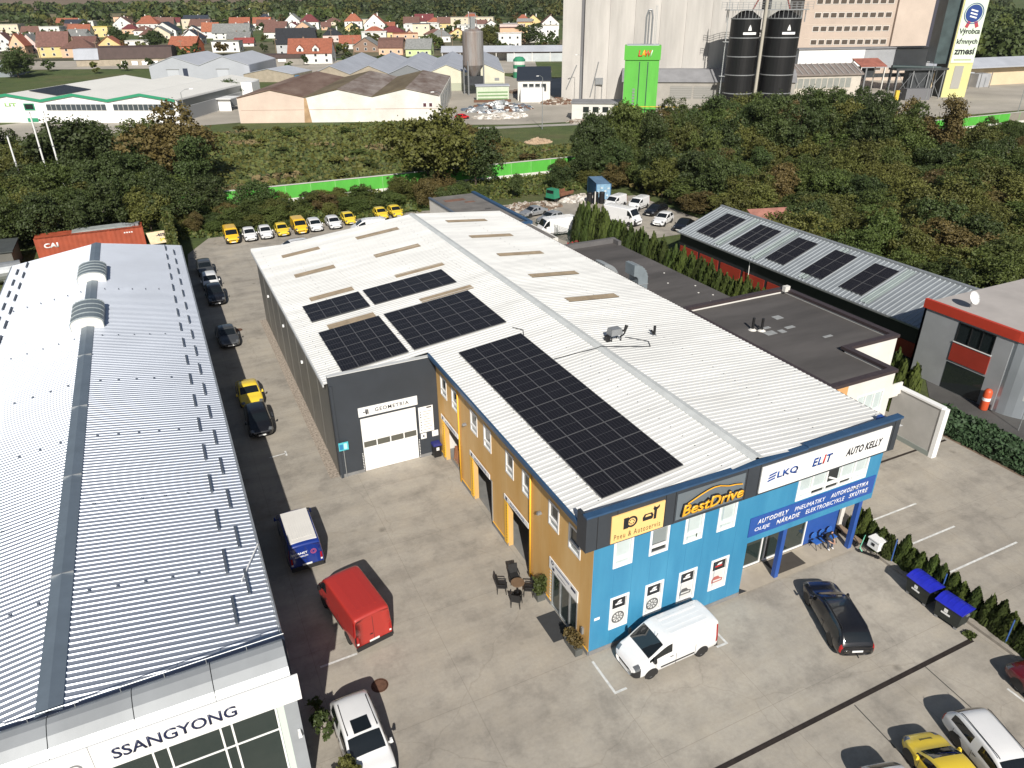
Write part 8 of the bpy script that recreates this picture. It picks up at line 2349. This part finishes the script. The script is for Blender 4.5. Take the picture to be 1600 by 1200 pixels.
# village trees, each on its own
G_V = 'trees in the village gardens'
def view_xy(t, d): return d * SY_ + t * CY_, d * CY_ - t * SY_
hs = [(h[0], h[1], h[2] * .62 + 3) for h in HOUSES]
cnt = 0
for _ in range(9000):
    d = tr.uniform(395, 905)
    t = tr.uniform(-.70, .10) * d
    x, y = view_xy(t, d)
    if any((x - a) ** 2 + (y - b_) ** 2 < r_ * r_ for a, b_, r_ in hs): continue
    # keep the sight line onto the house fronts clear
    if any(abs((x - a) * CY_ - (y - b_) * SY_) < r_ * .62 and -17 < (x - a) * SY_ + (y - b_) * CY_ < 0 for a, b_, r_ in hs): continue
    if d < 436 and t > -.42 * d and t < -.02 * d: continue
    k = kinds(tr, (4, 2, 1.2, 5))
    r_ = tr.uniform(2.6, 5.0)
    tree(x, y, r_, r_ * tr.uniform(1.5, 2.3), k, {'green': 'green garden tree among the village houses', 'olive': 'olive garden tree among the village houses', 'autumn': 'brownish garden tree among the village houses', 'dark': 'dark garden tree among the village houses'}[k], G_V, small=True, trunk=False, name='village_tree')
    cnt += 1
    if cnt >= 270: break
for (x, y, r_) in ((-30, 402, 3.2), (-18, 408, 3.0), (6, 395, 2.6), (20, 392, 3.0), (-52, 425, 3.4), (-66, 440, 4.0), (-90, 398, 3.8), (-98, 380, 4.4), (-84, 362, 3.6), (-70, 372, 3.0), (54, 372, 2.4), (36, 388, 2.8), (-6, 418, 3.0), (66, 392, 3.0), (90, 400, 3.2), (104, 385, 2.6)):
    k = kinds(tr, (4, 2, 1, 5))
    tree(x, y, r_, r_ * 1.7, k, {'green': 'green tree beside the village barns', 'olive': 'olive tree beside the village barns', 'autumn': 'brownish tree beside the village barns', 'dark': 'dark tree beside the village barns'}[k], 'trees beside the village barns', small=True, trunk=False, name='barn_tree')
for (x, y, r_, h, k, l) in ((226, 455, 10, 13, 'dark', 'huge dark tree before the pale village flats'), (185, 430, 9, 13, 'olive', 'big round tree behind the rusty silo'), (-62, 400, 9, 13, 'dark', 'big dark tree beside the grey warehouse'), (2, 540, 8, 13, 'dark', 'tall dark tree behind the brown-roofed barn'), (-20, 560, 7, 15, 'dark', 'dark spruce-like tree near the yellow house'), (-75, 330, 8, 10, 'dark', 'dark tree at the corner of the three-gabled hall')):
    tree(x, y, r_, h, k, l, None, name='broad_tree')
# the wood beyond the village reads as one mass
rng = np.random.default_rng(21)
def wood(name, spots, per, size, mts):
    P, O = [], []
    for (x, y, r_, h) in spots:
        d = rng.normal(size=(per, 3)); d /= np.linalg.norm(d, axis=1, keepdims=True)
        d[:, 2] = np.abs(d[:, 2])
        q = rng.uniform(.8, 1.05, (per, 1))
        P.append(np.array([x, y, ground_z(x, y) + h * .35]) + d * q * np.array([r_, r_, h * .65]))
        O.append(d)
    P, O = np.concatenate(P), np.concatenate(O)
    V, Q = leaf_quads(len(P), rng, P, size, O, .5)
    mi_ = np.repeat(rng.integers(0, len(mts), len(spots)), per)
    return link(name, raw_mesh(name, V, Q, mts, mi_), kind='stuff')
sp = []
for _ in range(900):
    d = rng.uniform(880, 1500); t = rng.uniform(-.30, .62) * d
    if t < -.16 * d and d < 1010: continue
    x, y = view_xy(t, d); sp.append((x, y, rng.uniform(6, 12), rng.uniform(9, 17)))
wood('far_wood', sp, 90, 3.2, [LEAF[0], LEAF[3], LEAF[1], LEAF[3]])
sp = []
for d0, t0, t1, nn in ((930, -.8, -.20, 60), (1300, -.85, -.2, 130), (1420, -.85, -.15, 150), (1950, -.9, .7, 330), (1700, -.4, .7, 320)):
    for _ in range(nn):
        d = d0 + rng.uniform(-25, 25); x, y = view_xy(rng.uniform(t0, t1) * d, d); sp.append((x, y, rng.uniform(7, 15), rng.uniform(9, 16)))
wood('far_tree_belt', sp, 60, 4.5, [LEAF[0], LEAF[3], LEAF[1]])
sp = []
for _ in range(330):
    d = rng.uniform(330, 760); t = rng.uniform(.40, .85) * d
    x, y = view_xy(t, d)
    if x < 330 and y < 200: continue
    sp.append((x, y, rng.uniform(6, 10), rng.uniform(10, 18)))
wood('hillside_wood', sp, 220, 2.0, [LEAF[3], LEAF[0], LEAF[3]])
for i, (d, t, c_) in enumerate(((1381, -455, (.06, .12, .3)), (1380, -395, (.7, .7, .7)), (1381, -330, (.65, .65, .65)))):
    x, y = view_xy(t, d)
    e = thing('distant_lorry', ('blue lorry on the distant road', 'white lorry behind the blue one on the distant road', 'white lorry far along the distant road')[i], 'lorry', (x, y, ground_z(x, y) + 1.2), -YAW)
    MB().box(-8, 6, -1.3, 1.3, 1.2, 4.6).build('trailer', mat('lorry_%d' % i, c_, .5), e, local=True)
    MB().taper(6.4, 9, -1.25, 1.25, .6, 4.0, .2, .1).build('cab', WHITE_PAINT, e, local=True)
    for wx in (-6, -4.6, 5, 7.6): MB().lathe([(0, -1.2), (.5, -1.2), (.5, 1.2), (0, 1.2)], 10, (wx, 0, .5), axis='Y').build('wheel', RUBBER, e, local=True)

# ------------------------------------------------------------------ thin summer haze
hz = bpy.data.materials.new('haze_air')
hz.use_nodes = True
hn = hz.node_tree
hn.nodes.remove(hn.nodes['Principled BSDF'])
pv_ = hn.nodes.new('ShaderNodeVolumePrincipled')
pv_.inputs['Color'].default_value = (.86, .91, 1.0, 1)
pv_.inputs['Density'].default_value = .000045
pv_.inputs['Anisotropy'].default_value = .2
hn.links.new(pv_.outputs[0], hn.nodes['Material Output'].inputs['Volume'])
MB().box(-2700, 5300, -300, 5300, -1.5, 320).build('haze', hz, kind='stuff')
SC.cycles.volume_step_rate = 20
SC.cycles.volume_max_steps = 32
